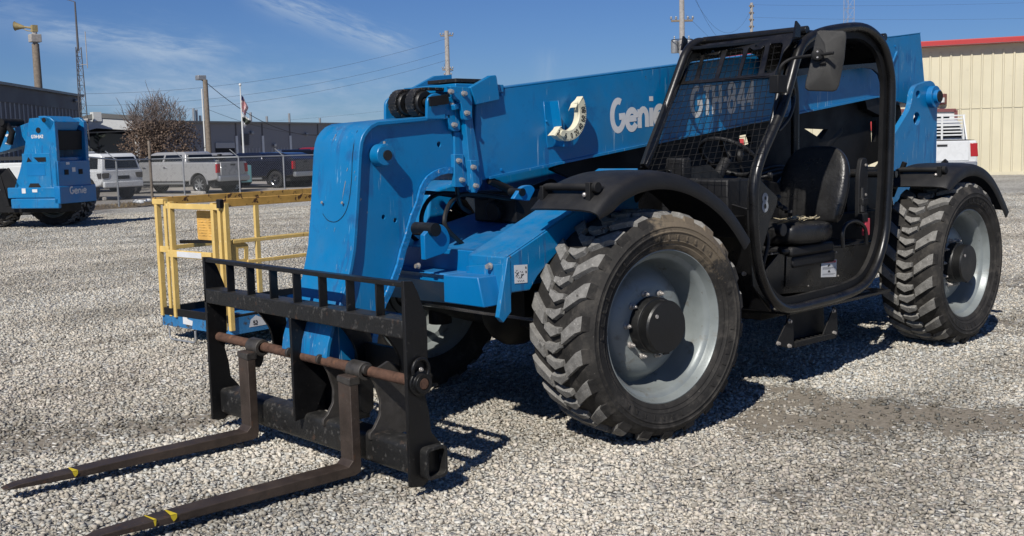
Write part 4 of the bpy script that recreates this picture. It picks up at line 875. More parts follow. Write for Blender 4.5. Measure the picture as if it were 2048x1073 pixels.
m.plate(fillet([V(-1.50, YCR + .12, zr + .012), V(-2.25, YCR + .12, zr + .03), V(-2.25, YCB - .2, zr + .03), V(-1.50, YCB - .2, zr + .012)], .08, 4, True), (0, 0, .022)); m.build('roof', 'cab_black', T, bevel=.006, angle=45)
# front guard: slotted visor panel above, wire mesh below, in the sloping plane of the two front posts
g1 = aY(1545, 152, YCB - .03); g0 = aY(1586, 68, YCB - .03); g2 = aY(1357, 168, YCR); gn = (g0 - g1).cross(g2 - g1).normalized(); gn = gn if gn.x > 0 else -gn
def G(x, y, d=0.0): p = aP(x, y, g1, gn); return p + gn * d
gpx = lambda x, y: (1300 + x / 3.724, y / 3.724)
out_ = [G(*gpx(*p)) for p in ((288, 345), (1075, 245), (1040, 330), (985, 395), (930, 555), (912, 575), (208, 632), (250, 470))]
sl5 = [((308, 396), (382, 392), (375, 440), (330, 588), (322, 600), (256, 607), (258, 590)), ((408, 388), (440, 412), (500, 410), (530, 374), (536, 385), (480, 580), (470, 590), (360, 596)), ((575, 366), (690, 356), (696, 372), (650, 570), (640, 580), (508, 588), (512, 570)),
       ((735, 350), (770, 372), (830, 366), (850, 335), (858, 350), (806, 552), (795, 562), (668, 568)), ((895, 326), (985, 318), (990, 335), (960, 470), (925, 535), (905, 545), (850, 548), (850, 530))]
m = MB(); m.plate(fillet(out_, .02, 3, True), -gn * .008, [fillet([G(*gpx(*p)) for p in s], .018, 3, True) for s in sl5])
for cx_, cy_ in ((470, 397), (792, 352)): m.lathe([(.010, 0), (.018, 0), (.018, .006), (.010, .006)], G(*gpx(cx_, cy_), -.004), gn, 16)
for (x, y) in ((255, 330), (1092, 225)): c_ = G(*gpx(x, y), .01); m.plate([c_ + V(-.03, .0, -.05), c_ + V(-.03, 0, .02), c_ + V(.01, 0, .045), c_ + V(.035, 0, -.05)], (0, .014, 0))
guard = m.build('visor_panel', 'cab_black', T, bevel=.0015, seg=1)
# posts of the front: near post doubles the loop, far post; their gutter strips
m = MB(); fp = [G(1288, 334), G(1300, 300), G(1330, 222), G(1356, 160), G(1378, 98), G(1384, 92)]
m.tube(fp, .026, sq=(.030, .052), up=tuple(gn)); m.tube([p + V(0, -.03, 0) - gn * .03 for p in fp], .022, 10)
m.tube([G(1296, 334, .02), G(1312, 300, .02), G(1342, 222, .02), G(1362, 165, .02)], .006, 8)
np_ = [G(1512, 395), G(1526, 330), G(1546, 240), G(1556, 160), G(1586, 72)]
m.tube([aY(x, y, YCB - .06) for x, y in ((1523, 325), (1540, 262), (1552, 210), (1560, 165))], .016, 8)
m.build_each('front_post', 'cab_black', T, bevel=.003)
m = MB(); gd = -.022
def xr_(y): return 1559 - (y - 80) * .165 if y < 420 else 1500      # near-side limit of the net
def xl_(y): return 1379 - (y - 95) * .385
for i in range(0, 20):                                  # cross wires run from post to post, long wires down the slope
    y = 112 + i * 12.6; a = G(xl_(y) + 4, y + 1, gd); b = G(xr_(y - 24), y - 24 * 1.0, gd); m.tube([a, b], .0018, 4)
for j in range(1, 17):
    t = j / 17; a = G(xl_(108) * (1 - t) + xr_(92) * t, 108 * (1 - t) + 84 * t, gd + .0036); b = G(xl_(338) * (1 - t) + xr_(318) * t, 338 * (1 - t) + 314 * t, gd + .0036); m.tube([a, b], .0018, 4)
m.build('wire_mesh', 'matt_black', T, angle=60)
# mirror
mc = aP(1652, 122, (-1.10, .10, 2.0), (.86, .5, 0)); mn = V(.84, .50, .05).normalized()
def Mp(x, y, d=0.0): return aP(x, y, mc, mn) + mn * d
rim_ = [(1634, 63.5), (1640, 61), (1686, 62), (1692, 65), (1693, 72), (1689, 118), (1678, 172), (1673, 181), (1666, 183.5), (1616, 182), (1610, 177), (1611, 165), (1622, 120)]
inn = [(1642, 72), (1682, 72), (1680, 118), (1668, 172), (1620, 171), (1632, 118)]
m = MB(); ro = [Mp(x, y, -.012) for x, y in rim_]; rt = [Mp(x, y, .008) for x, y in rim_]; ct = Mp(1655, 118, .055); n = len(rim_)
vs = ro + rt + [ct, Mp(1650, 90, .045), Mp(1648, 150, .045)]; fs = [tuple(range(n))] + [(i, (i + 1) % n, n + (i + 1) % n, n + i) for i in range(n)]
apex = lambda i: 2 * n + (1 if i in (0, 1, 2, 3) else 2 if i in (7, 8, 9, 10) else 0)
for i in range(n):
    a, b = apex(i), apex((i + 1) % n); fs.append((n + i, n + (i + 1) % n, a))
    if a != b: fs.append((n + (i + 1) % n, b, a))
m.add(vs, fs); mir = m.build('mirror', 'mirror_plastic', T, bevel=.004, angle=20)
br = aY(1556, 176, YCB + .03); cl = Mp(1635, 113, .062)
m = MB(); m.tube(fillet([br + V(0, 0, .0), aY(1560, 132, YCB + .06), aY(1582, 117, YCB + .10), cl + V(0, 0, 0), cl + (cl - aY(1582, 117, YCB + .10)).normalized() * .10], [.0, .05, .06, 0, 0], 6), .0095, 10); m.lathe([(.0001, -.02), (.034, -.02), (.034, .014), (.026, .018), (.0001, .018)], cl, mn, 20); m.tube([cl + V(-.02, 0, -.05), cl + V(.04, 0, -.045) + V(-.06, .04, 0)], .008, 8)
m.box(*[tuple(v) for v in (aY(1545, 187, YCB - .0) + V(-.06, 0, 0), aY(1545, 187, YCB) + V(.035, .06, .10))]); m.build('mirror_arm', 'matt_black', T, bevel=.006)
m = MB(); m.bolt(cl + mn * .017 + V(0, 0, .016), mn, .004, .004); m.bolt(cl + mn * .017 + V(0, 0, -.016), mn, .004, .004); m.build_each('mirror_screw', 'bolt', T)
m = MB(); m.tube(smooth_path([aY(x, y, YCB - .10) for x, y in ((1576, 168), (1588, 180), (1588, 205), (1580, 232), (1566, 252), (1556, 262))], 5), .011, 10); m.build('grab_rail', 'cab_black', T)
# lower body of the cab
m = MB(); YPn = -.34
pn = [aY(1558, 507, YPn), aY(1612, 503, YPn), aY(1757, 486, YPn), aY(1752, 540, YPn), aY(1722, 578, YPn), aY(1700, 577, YPn), aY(1520, 592, YPn), aY(1515, 560, YPn)]
m.plate(pn, (0, -.03, 0)); m.plate([V(pn[0].x + .25, YPn, pn[0].z), V(pn[2].x - .05, YPn, pn[2].z), V(pn[2].x - .05, YCR, pn[2].z), V(pn[0].x + .25, YCR, pn[0].z)], (0, 0, .012))
pq = [aY(1572, 512, YPn + .004), aY(1620, 508, YPn + .004), aY(1620, 573, YPn + .004), aY(1570, 574, YPn + .004)]; m.plate(pq, (0, .004, 0))
m.build('seat_box', 'cab_black', T, bevel=.004)
m = MB()
for x, y in ((1543, 508), (1616, 512), (1616, 572), (1672, 505), (1676, 552)): m.bolt(aY(x, y, YPn + .006), (0, 1, 0), .005, .005)
m.build_each('panel_screw', 'bolt', T)
m = MB(); zf = .515; fl = [V(-1.12, YCR, zf), V(-2.62, YCR, zf), V(-2.62, YCB - .06, zf), V(-1.35, YCB - .06, zf)]; m.plate([V(p.x, p.y, zf - .03) for p in fl], (0, 0, .02)); m.box((-2.5, YCR, .42), (-1.4, YCB - .30, .49)); m.build('cab_floor', 'cab_black', T, bevel=.003)
m = MB(); m.plate(fillet([V(-1.22, -.70, zf - .008), V(-2.38, -.36, zf - .008), V(-2.45, YCB - .11, zf - .008), V(-1.42, YCB - .10, zf - .008), V(-1.25, -.30, zf - .008)], .04, 4, True), (0, 0, .010)); m.build('floor_mat', 'mat_grey', T, bevel=.002)
# warning plate
m = MB(); w0, w1, w2, w3 = (aY(x, y, YPn + .003) for x, y in ((1642.5, 521), (1673, 519.5), (1672, 554), (1642, 555)))
m.plate([w0, w1, w2, w3], (0, .0015, 0)); lab = m.build('warning_label', 'white_decal', T); lab['label'] = 'white warning label with pink header on black panel'
lx = (w1 - w0); lz = (w3 - w0); LQ = lambda u, v, d=.0018: w0 + lx * u + lz * v + V(0, d, 0)
m = MB(); m.plate([LQ(.05, .03), LQ(.95, .03), LQ(.95, .17), LQ(.05, .17)], (0, .0004, 0), mi=0)
for i in range(7): m.bar(LQ(.26 + i * .08, .06, .0025), LQ(.26 + i * .08, .14, .0025), .004, .0004, (0, 1, 0), 1)
m.plate([LQ(.15, .15, .0024), LQ(.22, .05, .0024), LQ(.26, .15, .0024)], (0, .0004, 0), mi=1)
for v_ in (.44, .49, .54): m.bar(LQ(.08, v_), LQ(.92 - (v_ > .5) * .3, v_), .0016, .0004, (0, 1, 0), 2)
m.plate([LQ(.40, .40), LQ(.45, .28), LQ(.55, .26), LQ(.60, .33), LQ(.52, .34), LQ(.50, .40)], (0, .0004, 0), mi=2); m.plate([LQ(.42, .74), LQ(.46, .62), LQ(.52, .60), LQ(.60, .74)], (0, .0004, 0), mi=2)
m.bar(LQ(.08, .82), LQ(.92, .82), .0014, .0004, (0, 1, 0), 2); m.bar(LQ(.08, .87), LQ(.8, .87), .0014, .0004, (0, 1, 0), 2)
m.build('label_print', ['warn_red', 'white_decal', 'ink'], lab, recalc=False)
# front left wall of the cab with the number, toe panel, bulkhead
m = MB(); YN = YCB - .075
nb = [aY(1500, 372, YN), aY(1512, 352, YN), aY(1532, 372, YN), aY(1556, 395, YN), aY(1554, 410, YN), aY(1541, 440, YN), aY(1528, 488, YN), aY(1520, 520, YN), aY(1504, 470, YN)]
m.plate(fillet(nb, .02, 3, True), (0, -.012, 0)); m.build('side_panel', 'cab_black', T, bevel=.002)
m = MB(); e0 = aY(1523.5, 424, YN + .001); e1 = aY(1523.5, 387, YN + .001); letters(m, '8', e0 + V(.0, 0, 0), (-1, 0, .0), (0, 0, 1), (e1 - e0).length, .19, 0, 0, .78); m.build('number', 'grey_letter', T, recalc=False)
m = MB()
m.plate([V(-.98, YCR, 1.32), V(-.98, YCB - .10, 1.16), V(-1.02, YCB - .10, .70), V(-1.22, YCB - .10, .52), V(-1.22, YCR, .52), V(-1.0, YCR, .75)], (.02, 0, 0))
m.box((-1.0, YCR, 1.00), (-.80, YCB - .12, 1.12)); m.box((-1.0, YCR, .75), (-.72, YCR + .05, 1.35))
m.plate([aY(1338, 341, -.70), aY(1420, 330, -.55), aY(1452, 360, -.45), aY(1480, 400, -.40), aY(1440, 470, -.5)], (0, -.02, 0)); m.build('bulkhead', 'cab_black', T, bevel=.004)
# dash, column and wheel
m = MB(); m.box((-1.16, -.76, 1.12), (-.92, -.26, 1.33)); m.plate(fillet([V(-1.00, -.5, .6), V(-1.30, -.5, .56), V(-1.22, -.5, .9), V(-1.18, -.5, 1.3), V(-.95, -.5, 1.34)], .04), (0, -.14, 0)); m.cyl((-1.10, -.55, 1.22), (-1.32, -.55, 1.44), .035, 14)
m.box((-1.02, -.74, 1.32), (-.94, -.60, 1.46)); m.build('dashboard', 'plastic_black', T, bevel=.012)
m = MB(); sc_ = V(-1.34, -.55, 1.455); sn_ = V(-.62, 0, .78).normalized(); u_ = V(.78, 0, .62); w2_ = V(0, 1, 0)
m.tube([sc_ + (u_ * math.cos(t) + w2_ * math.sin(t)) * .19 for t in [2 * PI * k / 28 for k in range(28)]], .014, 10, closed=True)
for t in (0.2, 2.3, 4.3): m.bar(sc_ - sn_ * .03, sc_ + (u_ * math.cos(t) + w2_ * math.sin(t)) * .18, .03, .012)
m.lathe([(.0001, .0), (.05, 0), (.045, .02), (.0001, .024)], sc_ - sn_ * .03, sn_, 18); m.build('steering_wheel', 'plastic_black', T, bevel=.002)
for (p, q) in ((V(-1.2, -.42, 1.30), V(-1.36, -.26, 1.34)), (V(-1.22, -.66, 1.30), V(-1.40, -.76, 1.36)), (V(-1.2, -.40, 1.24), V(-1.42, -.24, 1.20))):
    m = MB(); m.tube([p, q], .008, 8); m.sphere(q, .02, 10); m.build('control_lever', 'plastic_black', T)
m = MB()
for i in range(4): x = -1.45 - i * .07; m.bar((x + .06, -.24 - i * .01, 1.16 - i * .02), (x - .05, -.36, 1.21 - i * .04), .035, .02)
m.tube(smooth_path([(-1.25, -.3, 1.1), (-1.34, -.26, .95), (-1.3, -.28, .75), (-1.4, -.34, .6)]), .014, 8); m.cyl((-1.42, -.24, 1.0), (-1.42, -.20, 1.0), .04, 16); m.build('control_cluster', 'plastic_black', T, bevel=.004)
m = MB(); m.plate(fillet([V(-1.55, YCR + .02, .85), V(-1.50, YCR + .02, 1.25), V(-1.9, YCR + .02, 1.30), V(-2.4, YCR + .02, 1.22), V(-2.4, YCR + .02, .85)], .05), (0, .12, 0)); m.build('side_console', 'plastic_black', T, bevel=.012)
m = MB(); m.tube([(-1.78, YCR + .12, 1.28), (-1.74, YCR + .12, 1.42)], .012, 10); m.sphere((-1.73, YCR + .12, 1.45), .03, 12, sc=(1, 1, 1.5)); m.build('joystick', 'plastic_black', T)
# seat
def loft(mb, rows, mi=0):
    n = len(rows[0]); vs = [p for r_ in rows for p in r_]; fs = []
    for i in range(len(rows) - 1):
        for j in range(n): fs.append((i * n + j, i * n + (j + 1) % n, (i + 1) * n + (j + 1) % n, (i + 1) * n + j))
    fs += [tuple(range(n)), tuple(range((len(rows) - 1) * n, len(rows) * n))[::-1]]; mb.add(vs, fs, mi, True)
def srow(cx_, cz, hw, ht, lean, yc=-.50, n=20, e=.55, dish=0.0):
    r_ = []
    for k in range(n):
        t = 2 * PI * k / n; cc, ss = math.cos(t), math.sin(t); y = hw * abs(cc) ** e * (1 if cc > 0 else -1); d = ht * abs(ss) ** e * (1 if ss > 0 else -1)
        if ss > 0: d -= dish * (1 - (y / hw) ** 2)
        r_.append(V(cx_ + d * math.cos(lean), yc + y, cz - d * math.sin(lean) * -.0 + d * math.sin(lean)))
    return r_
m = MB(); rows = []
for i, (z, hw, ht) in enumerate(((.985, .21, .03), (1.0, .235, .055), (1.08, .25, .065), (1.18, .262, .068), (1.28, .262, .064), (1.36, .25, .056), (1.43, .22, .048), (1.48, .17, .036), (1.505, .10, .018))):
    rows.append(srow(-2.20 - (z - 1.0) * .26, z, hw, ht, .2, dish=.022 * (ht > .03)))
loft(m, rows); seat = m.build('seat', 'vinyl', T, angle=180); sb = seat.modifiers.new('s', 'SUBSURF'); sb.levels = 1; sb.render_levels = 1
m = MB(); rows = []
for (x, hw, zt_, zb2) in ((-1.64, .17, .975, .92), (-1.66, .215, 1.015, .885), (-1.72, .24, 1.04, .865), (-1.87, .25, 1.035, .86), (-2.04, .25, 1.02, .86), (-2.18, .24, 1.02, .87)):
    r_ = []
    for k in range(20):
        t = 2 * PI * k / 20; cc, ss = math.cos(t), math.sin(t); y = hw * abs(cc) ** .5 * (1 if cc > 0 else -1); z = (zt_ + zb2) / 2 + (zt_ - zb2) / 2 * abs(ss) ** .5 * (1 if ss > 0 else -1)
        if ss > 0: z -= .012 * (1 - (y / hw) ** 2)
        r_.append(V(x, -.50 + y, z))
    rows.append(r_)
loft(m, rows); cu = m.build('cushion', 'vinyl', seat, angle=180); sb = cu.modifiers.new('s', 'SUBSURF'); sb.levels = 1; sb.render_levels = 1
m = MB()
for i in range(26):
    a = V(-1.76 - random.random() * .22, -.40 + random.uniform(-.03, .14), 1.032 + random.random() * .008); pts = [a + V(random.uniform(-.045, .045), random.uniform(-.03, .03), random.uniform(0, .014)) * k * .5 for k in range(4)]; m.tube(pts, random.uniform(.0015, .004), 5)
m.build('torn_foam', 'foam', seat)
m = MB(); m.box((-2.2, -.70, .80), (-1.68, -.30, .865)); m.box((-2.25, -.68, .72), (-1.72, -.32, .80)); m.cyl((-1.68, -.33, .84), (-1.60, -.33, .84), .018); m.build('seat_base', 'plastic_black', seat, bevel=.02)
m = MB(); m.plate(fillet([V(-2.33, -.23, .95), V(-2.33, -.23, 1.30), V(-2.36, -.23, 1.42), V(-2.43, -.23, 1.42), V(-2.45, -.23, 1.30), V(-2.43, -.23, .95)], .04, 4, True), (0, .035, 0))
m.cyl((-2.36, -.19, 1.22), (-2.34, -.18, 1.05), .016, 10); m.box((-2.40, -.20, 1.10), (-2.33, -.165, 1.15)); m.box((-2.39, -.20, .99), (-2.32, -.16, 1.05)); m.build('belt_mount', 'plastic_black', T, bevel=.006)
m = MB(); m.box((-2.425, -.19, .895), (-2.36, -.165, 1.01)); m.build('belt_buckle', 'red_plastic', T, bevel=.004)
m = MB(); m.tube(smooth_path([aY(x, y, YCB - .10) for x, y in ((1686, 496), (1685, 470), (1690, 452), (1705, 443), (1720, 446), (1731, 460), (1733, 489))], 5), .013, 10); m.build('grab_handle', 'cab_black', T)
m = MB(); m.bolt((-2.40, -.19, 1.37), (0, 1, 0), .008, .008); m.bolt((-2.40, -.19, 1.17), (0, 1, 0), .008, .008); m.build_each('belt_bolt', 'bolt', T)
# step
m = MB(); ys = YCB - .06
for pts in (((1580, 632), (1587, 636), (1588, 694), (1578, 697), (1552, 690), (1555, 684)), ((1668, 613), (1674, 618), (1676, 670), (1668, 674), (1646, 671), (1648, 665))):
    m.plate([aY(x, y, ys) for x, y in pts], (0, -.008, 0))
a = aY(1589, 692, ys); b = aY(1671, 672, ys); m.bar(a + V(0, -.035, 0), b + V(0, -.035, 0), .07, .025); m.bar(a + V(0, 0, .004), b + V(0, 0, .004), .012, .034)
m.plate([a + V(0, -.075, -.01), b + V(0, -.075, -.01), b + V(.03, -.075, .26), a + V(-.05, -.075, .26)], (0, -.006, 0))
for k in range(9): p = a.lerp(b, (k + .5) / 9); m.box((p.x - .008, p.y - .07, p.z + .012), (p.x + .008, p.y + .004, p.z + .022))
m.build('step', 'matt_black', T, bevel=.002)
m = MB()
for x, y in ((1578, 643), (1555, 687), (1577, 692), (1665, 622), (1667, 666)): m.bolt(aY(x, y, ys), (0, 1, 0), .010, .014)
m.bolt(aY(1486, 548, -.2), (0, 1, 0), .010, .014); m.bolt(aY(1463, 407, -.35), (.5, 1, 0), .009, .014); m.build_each('step_bolt', 'bolt', T)

# --- mudguards
def fender(name, px, py_, Yo, Yi, flip=False, extra=0.0, thick=.012):
    lip = smooth_path([aY(x, y, Yo) for x, y in zip(px, py_)], 4)
    return lip
lipA = [aY(x, y, .025) for x, y in ((1205, 447), (1222, 425), (1242, 404), (1262, 391), (1285, 381), (1312, 375), (1340, 375), (1368, 381), (1395, 392), (1422, 409), (1447, 431), (1470, 460), (1493, 497))]
def make_fender(lip, Yo, Yi, drop=.055, front_cut=0.0):
    m = MB(); L_ = smooth_path(lip, 3); n = len(L_); c_ = V(sum(p.x for p in L_) / n, 0, TR)
    sec = [(0, -drop), (0, -.004), (-.012, .012), (-.035, .022), (-.10, .030), (-.22, .032), (-.34, .030), (-.42, .026), (-.445, .02)]
    k = abs(Yo - Yi) / .445; rows = []
    for i, p in enumerate(L_):
        a = L_[max(0, i - 1)]; b = L_[min(n - 1, i + 1)]; t = (b - a).normalized(); nr = V(-t.z, 0, t.x); nr = nr if nr.dot(V(p.x - c_.x, 0, p.z - c_.z)) > 0 else -nr
        kd = min(1, i / n * 7 + .35); base = p + nr * drop
        rows.append([base + nr * (h * (kd if j_ == 0 else 1)) + V(0, (s_ * k) * (1 if Yo > Yi else -1), 0) for j_, (s_, h) in enumerate(sec)] + [base + nr * ((h if j else h * kd) - .012) + V(0, (s_ * k + (.008 if j == 0 else 0) * -1) * (1 if Yo > Yi else -1), 0) for j, (s_, h) in reversed(list(enumerate(sec)))])
    w = len(rows[0]); vs = [q for r_ in rows for q in r_]; fs = [(i * w + j, i * w + (j + 1) % w, (i + 1) * w + (j + 1) % w, (i + 1) * w + j) for i in range(n - 1) for j in range(w)]
    fs += [tuple(range(w)), tuple(range((n - 1) * w, n * w))[::-1]]; m.add(vs, fs, 0, True); return m
# skirt hangs from the crown: the lip traced in the photograph is its lower edge
m = make_fender(lipA, .025, -.42); F1 = m.build('mudguard', 'plastic_black', T, angle=40)
lipB = [aY(x, y, .025) for x, y in ((1902, 388), (1908, 374), (1919, 362), (1934, 352), (1950, 349), (1966, 354), (1980, 366), (1992, 384), (2004, 410), (2014, 434))]
m = make_fender([V(p.x, 0.025, p.z) for p in lipB], .025, -.42); F2 = m.build('mudguard', 'plastic_black', T, angle=40)
for X0 in (0, -3.57):
    m = make_fender([V(X0 + p.x, 2 * YC - .025, p.z) for p in lipA], 2 * YC - .025, 2 * YC + .42); m.build('mudguard', 'plastic_black', T, angle=40)
    m = MB(); p0 = lipA[0] if X0 > -1 else lipB[0]
    xf = (X0 if X0 > -1 else 0) + p0.x; zf_ = p0.z + .085
    m.tube(fillet([V(xf - .10, -.06, zf_ + .07), V(xf - .03, -.06, zf_ + .085), V(xf - .03, -.40, zf_ + .085), V(xf - .03, -.43, zf_ + .0), V(xf - .16, -.43, zf_ - .0)], [.02, .03, .05, .05, 0], 5), .019, 12)
    m.box((xf - .07, -.085, zf_ + .02), (xf - .0, -.055, zf_ + .11)); m.box((xf - .07, -.40, zf_ + .0), (xf - .0, -.375, zf_ + .09)); m.cyl((xf - .035, -.055, zf_ + .085), (xf - .035, -.03, zf_ + .085), .027, 14); m.build('mudguard_bar', 'matt_black', T, bevel=.003)
    m = MB(); m.sphere((xf - .0, -.09, zf_ + .05), .012, 10); m.bolt((xf - .06, -.07, zf_ + .05), (.3, 1, 0), .010, .01); m.build_each('mudguard_bolt', 'bolt', T)
    m = MB(); m.cyl((X0 - .28, -.30, 1.36), (X0 - .28, -.48, 1.20), .02); m.cyl((X0 + .1, -.45, 1.36), (X0 + .1, -.55, 1.1), .02); m.bar((X0 - .30, -.30, 1.25), (X0 - .56, -.26, 1.22), .03, .03) if X0 < -1 else None; m.build_each('mudguard_stay', 'matt_black', T)
# instruction plate on the side box
m = MB(); a, b, c_, d = (aY(x, y, YB + .001) for x, y in ((1028, 531), (1054.5, 529.5), (1054.5, 565.5), (1029.5, 567.5))); m.plate([a, b, c_, d], (0, .0015, 0)); il = m.build('instruction_label', 'white_decal', T)
LQ2 = lambda u, v, d_=.0022: a + (b - a) * u + (d - a) * v + V(0, d_, 0); m = MB()
for i in range(26): u, v = random.uniform(.1, .6), random.uniform(.3, .75); m.bar(LQ2(u, v), LQ2(u + random.uniform(-.12, .12), v + random.uniform(-.1, .1)), .003, .0004, (0, 1, 0))
for i in range(4): m.bar(LQ2(.22 + i * .14, .84), LQ2(.26 + i * .14, .92), .004, .0004, (0, 1, 0))
m.plate([LQ2(.82, .1), LQ2(.9, .1), LQ2(.9, .22), LQ2(.82, .22)], (0, .0004, 0)); m.plate([LQ2(.82, .34), LQ2(.9, .34), LQ2(.9, .46), LQ2(.82, .46)], (0, .0004, 0)); m.build('label_print', 'ink', il, recalc=False)
# ------------------------------------------------------------------ yellow work platform standing behind the forks
def platform():
    A = aZ(327, 650, .12); B = aZ(465, 671, .12); s = (B - A); s.z = 0; W_ = s.length; s.normalize(); l = V(-s.y, s.x, 0); l = l if l.x < 0 else -l
    L_ = 1.75; o = V(A.x, A.y, 0); Tp = thing('work_platform', 'yellow railed lift platform on a scratched blue base, parked behind the fork carriage', 'work platform', o)
    def Q(a, b, z): return o + s * a + l * b + V(0, 0, z)
    up = V(0, 0, 1)
    # base tray
    m = MB(); zb, zt = .12, .255
    for (a, b) in (((0, 0), (W_, 0)), ((W_, 0), (W_, L_)), ((W_, L_), (0, L_)), ((0, L_), (0, 0))):
        p, q = Q(*a, (zb + zt) / 2), Q(*b, (zb + zt) / 2); m.bar(p, q, .006, zt - zb, ext=.003)
    m.plate([Q(0, 0, .14), Q(W_, 0, .14), Q(W_, L_, .14), Q(0, L_, .14)], (0, 0, .006)); m.build('base_tray', 'blue_worn', Tp, bevel=.002)
    m = MB()
    for (a, b) in (((.01, .0), (W_ - .01, .0)), ((W_ - .01, .01), (W_ - .01, L_)), ((.01, L_ - .01), (.01, .01))): p, q = Q(*a, zt + .01), Q(*b, zt + .01); m.bar(p + V(0, 0, -.02), q + V(0, 0, -.02), .02, .06)
    m.build('toe_board', 'matt_black', Tp, bevel=.003)
    for b in (.10, 1.0):
        m = MB(); m.tube(fillet([Q(.15, b - .14, .12), Q(.15, b - .14, .02), Q(.52, b - .14, .02), Q(.52, b - .14, .12)], .04), .009, 8); m.build('ground_loop', 'galv', Tp)
    TZ = 1.17; MZ = .77
    def post(name, a, b, w=.045, d=.02, z0=zt - .05, mt='yellow_paint', z1=TZ): m = MB(); m.bar(Q(a, b, z0), Q(a, b, z1), w, d, up=s); m.build(name, mt, Tp, bevel=.003)
    # short end with its gate frame
    for a in (.02, .13, .215): post('post', a, .0, .018 if a > .1 and a < .2 else .045, .035)
    for a in (W_ - .16, W_ - .07, W_ + .0): post('post', a, .0, .04, .035, z0=.14 if a < W_ - .1 else zt - .10)
    def rail(name, p, q, h=.05, w=.022, mt='yellow_paint'): m = MB(); m.bar(p, q, w, h); m.build(name, mt, Tp, bevel=.003)
    rail('top_rail', Q(-.02, 0, TZ), Q(.14, 0, TZ), .045, .05); rail('top_rail', Q(.17, -.01, TZ - .035), Q(W_ - .01, -.01, TZ - .035), .045)
    rail('mid_rail', Q(.03, 0, MZ), Q(.16, 0, MZ), .05); rail('mid_rail', Q(.16, -.01, MZ - .03), Q(W_ - .2, -.01, MZ - .03), .06)
    rail('mid_rail', Q(.2, .08, MZ + .06), Q(W_ - .1, .08, MZ + .09), .03, .015, 'black_steel')
    m = MB(); m.bar(Q(.30, -.023, MZ - .03), Q(.64, -.023, MZ - .03), .003, .045); lb = m.build('rail_label', 'white_decal', Tp)
    # long sides
    rail('top_rail', Q(W_, -.02, TZ), Q(W_, L_, TZ), .065, .03, 'yellow_rust'); rail('top_rail', Q(.0, -.02, TZ + .0), Q(.0, L_, TZ + .0), .065, .03, 'yellow_rust')
    m = MB(); m.box((-.02, -.03, -.04), (.05, .03, .03), 0, Matrix.Translation(Q(W_ - .02, -.0, TZ)) ); m.build('corner_cap', 'black_steel', Tp, bevel=.004)
    for b in (1.02, L_): post('post', W_, b, .045, .03, z0=.14)
    for b in (1.02, L_): post('post', 0, b, .045, .03, z0=.14)
    rail('mid_rail', Q(W_, .05, MZ + .09), Q(W_, L_, MZ + .09), .028); rail('mid_rail', Q(W_, .18, MZ - .08), Q(W_, L_, MZ - .08), .028)
    rail('mid_rail', Q(0, .05, MZ), Q(0, L_, MZ), .035)
    for b, z in ((.10, MZ - .0), (.93, MZ + .10)):
        m = MB(); oz = Q(W_, b, z); e = [oz + l * x + V(0, 0, y) for x, y in ((-.08, -.10), (.09, -.10), (.10, .06), (.02, .09), (-.08, .10))]; h = [oz + l * x + V(0, 0, y) for x, y in ((.0, -.055), (.055, -.055), (.06, .03), (.0, .035))]
        m.plate(fillet(e, .025, 3, True), s * -.008, [fillet(h, .012, 3, True)]); m.build('latch_plate', 'yellow_paint', Tp, bevel=.001, seg=1)
    # hanging notice
    m = MB(); a0, a1 = W_ * .50, W_ * .80; m.plate(fillet([Q(a0, .06, TZ - .07), Q(a1, .06, TZ - .07), Q(a1, .06, TZ - .31), Q(a0, .06, TZ - .31)], .02, 3, True), l * .006); sg = m.build('notice_plate', 'orange_sign', Tp, bevel=.001)
    m = MB()
    for c_ in (0, 1):
        for i in range(9): p = Q(a0 + .02 + c_ * (a1 - a0) * .48, .0585, TZ - .10 - i * .022); m.bar(p, p + s * (a1 - a0) * (.38 if i % 3 else .42), .001, .004)
    m.build('notice_print', 'yellow_rust', sg)
    # blistered decals on the base
    m = MB(); m.plate([Q(.30, -.0045, .235), Q(.34, -.0045, .24), Q(.37, -.0045, .20), Q(.44, -.0045, .19), Q(.43, -.0045, .15), Q(.30, -.0045, .155)], s.cross(up) * .0006 * 1); m.build('base_decal', 'white_decal', Tp)
    dirn = -l; m = MB(); nn = s * .0045
    b0 = Q(W_, .16, .16) + nn; m.plate([b0, b0 + l * .20, b0 + l * .16 + V(0, 0, .05), b0 + l * .07 + V(0, 0, .09), b0 + l * .02 + V(0, 0, .06)], s * .0006); m.plate([b0 + l * .28 + V(0, 0, .05), b0 + l * .34 + V(0, 0, .05), b0 + l * .33 + V(0, 0, .09), b0 + l * .29 + V(0, 0, .08)], s * .0006)
    bd_ = m.build('base_decal', 'white_decal', Tp); m = MB(); letters(m, '52', b0 + l * .04 + V(0, 0, .012) + s * .0008, l, V(0, 0, 1), .036, .22, 0, 0, .8); m.build('decal_number', 'ink', bd_, recalc=False)
platform()

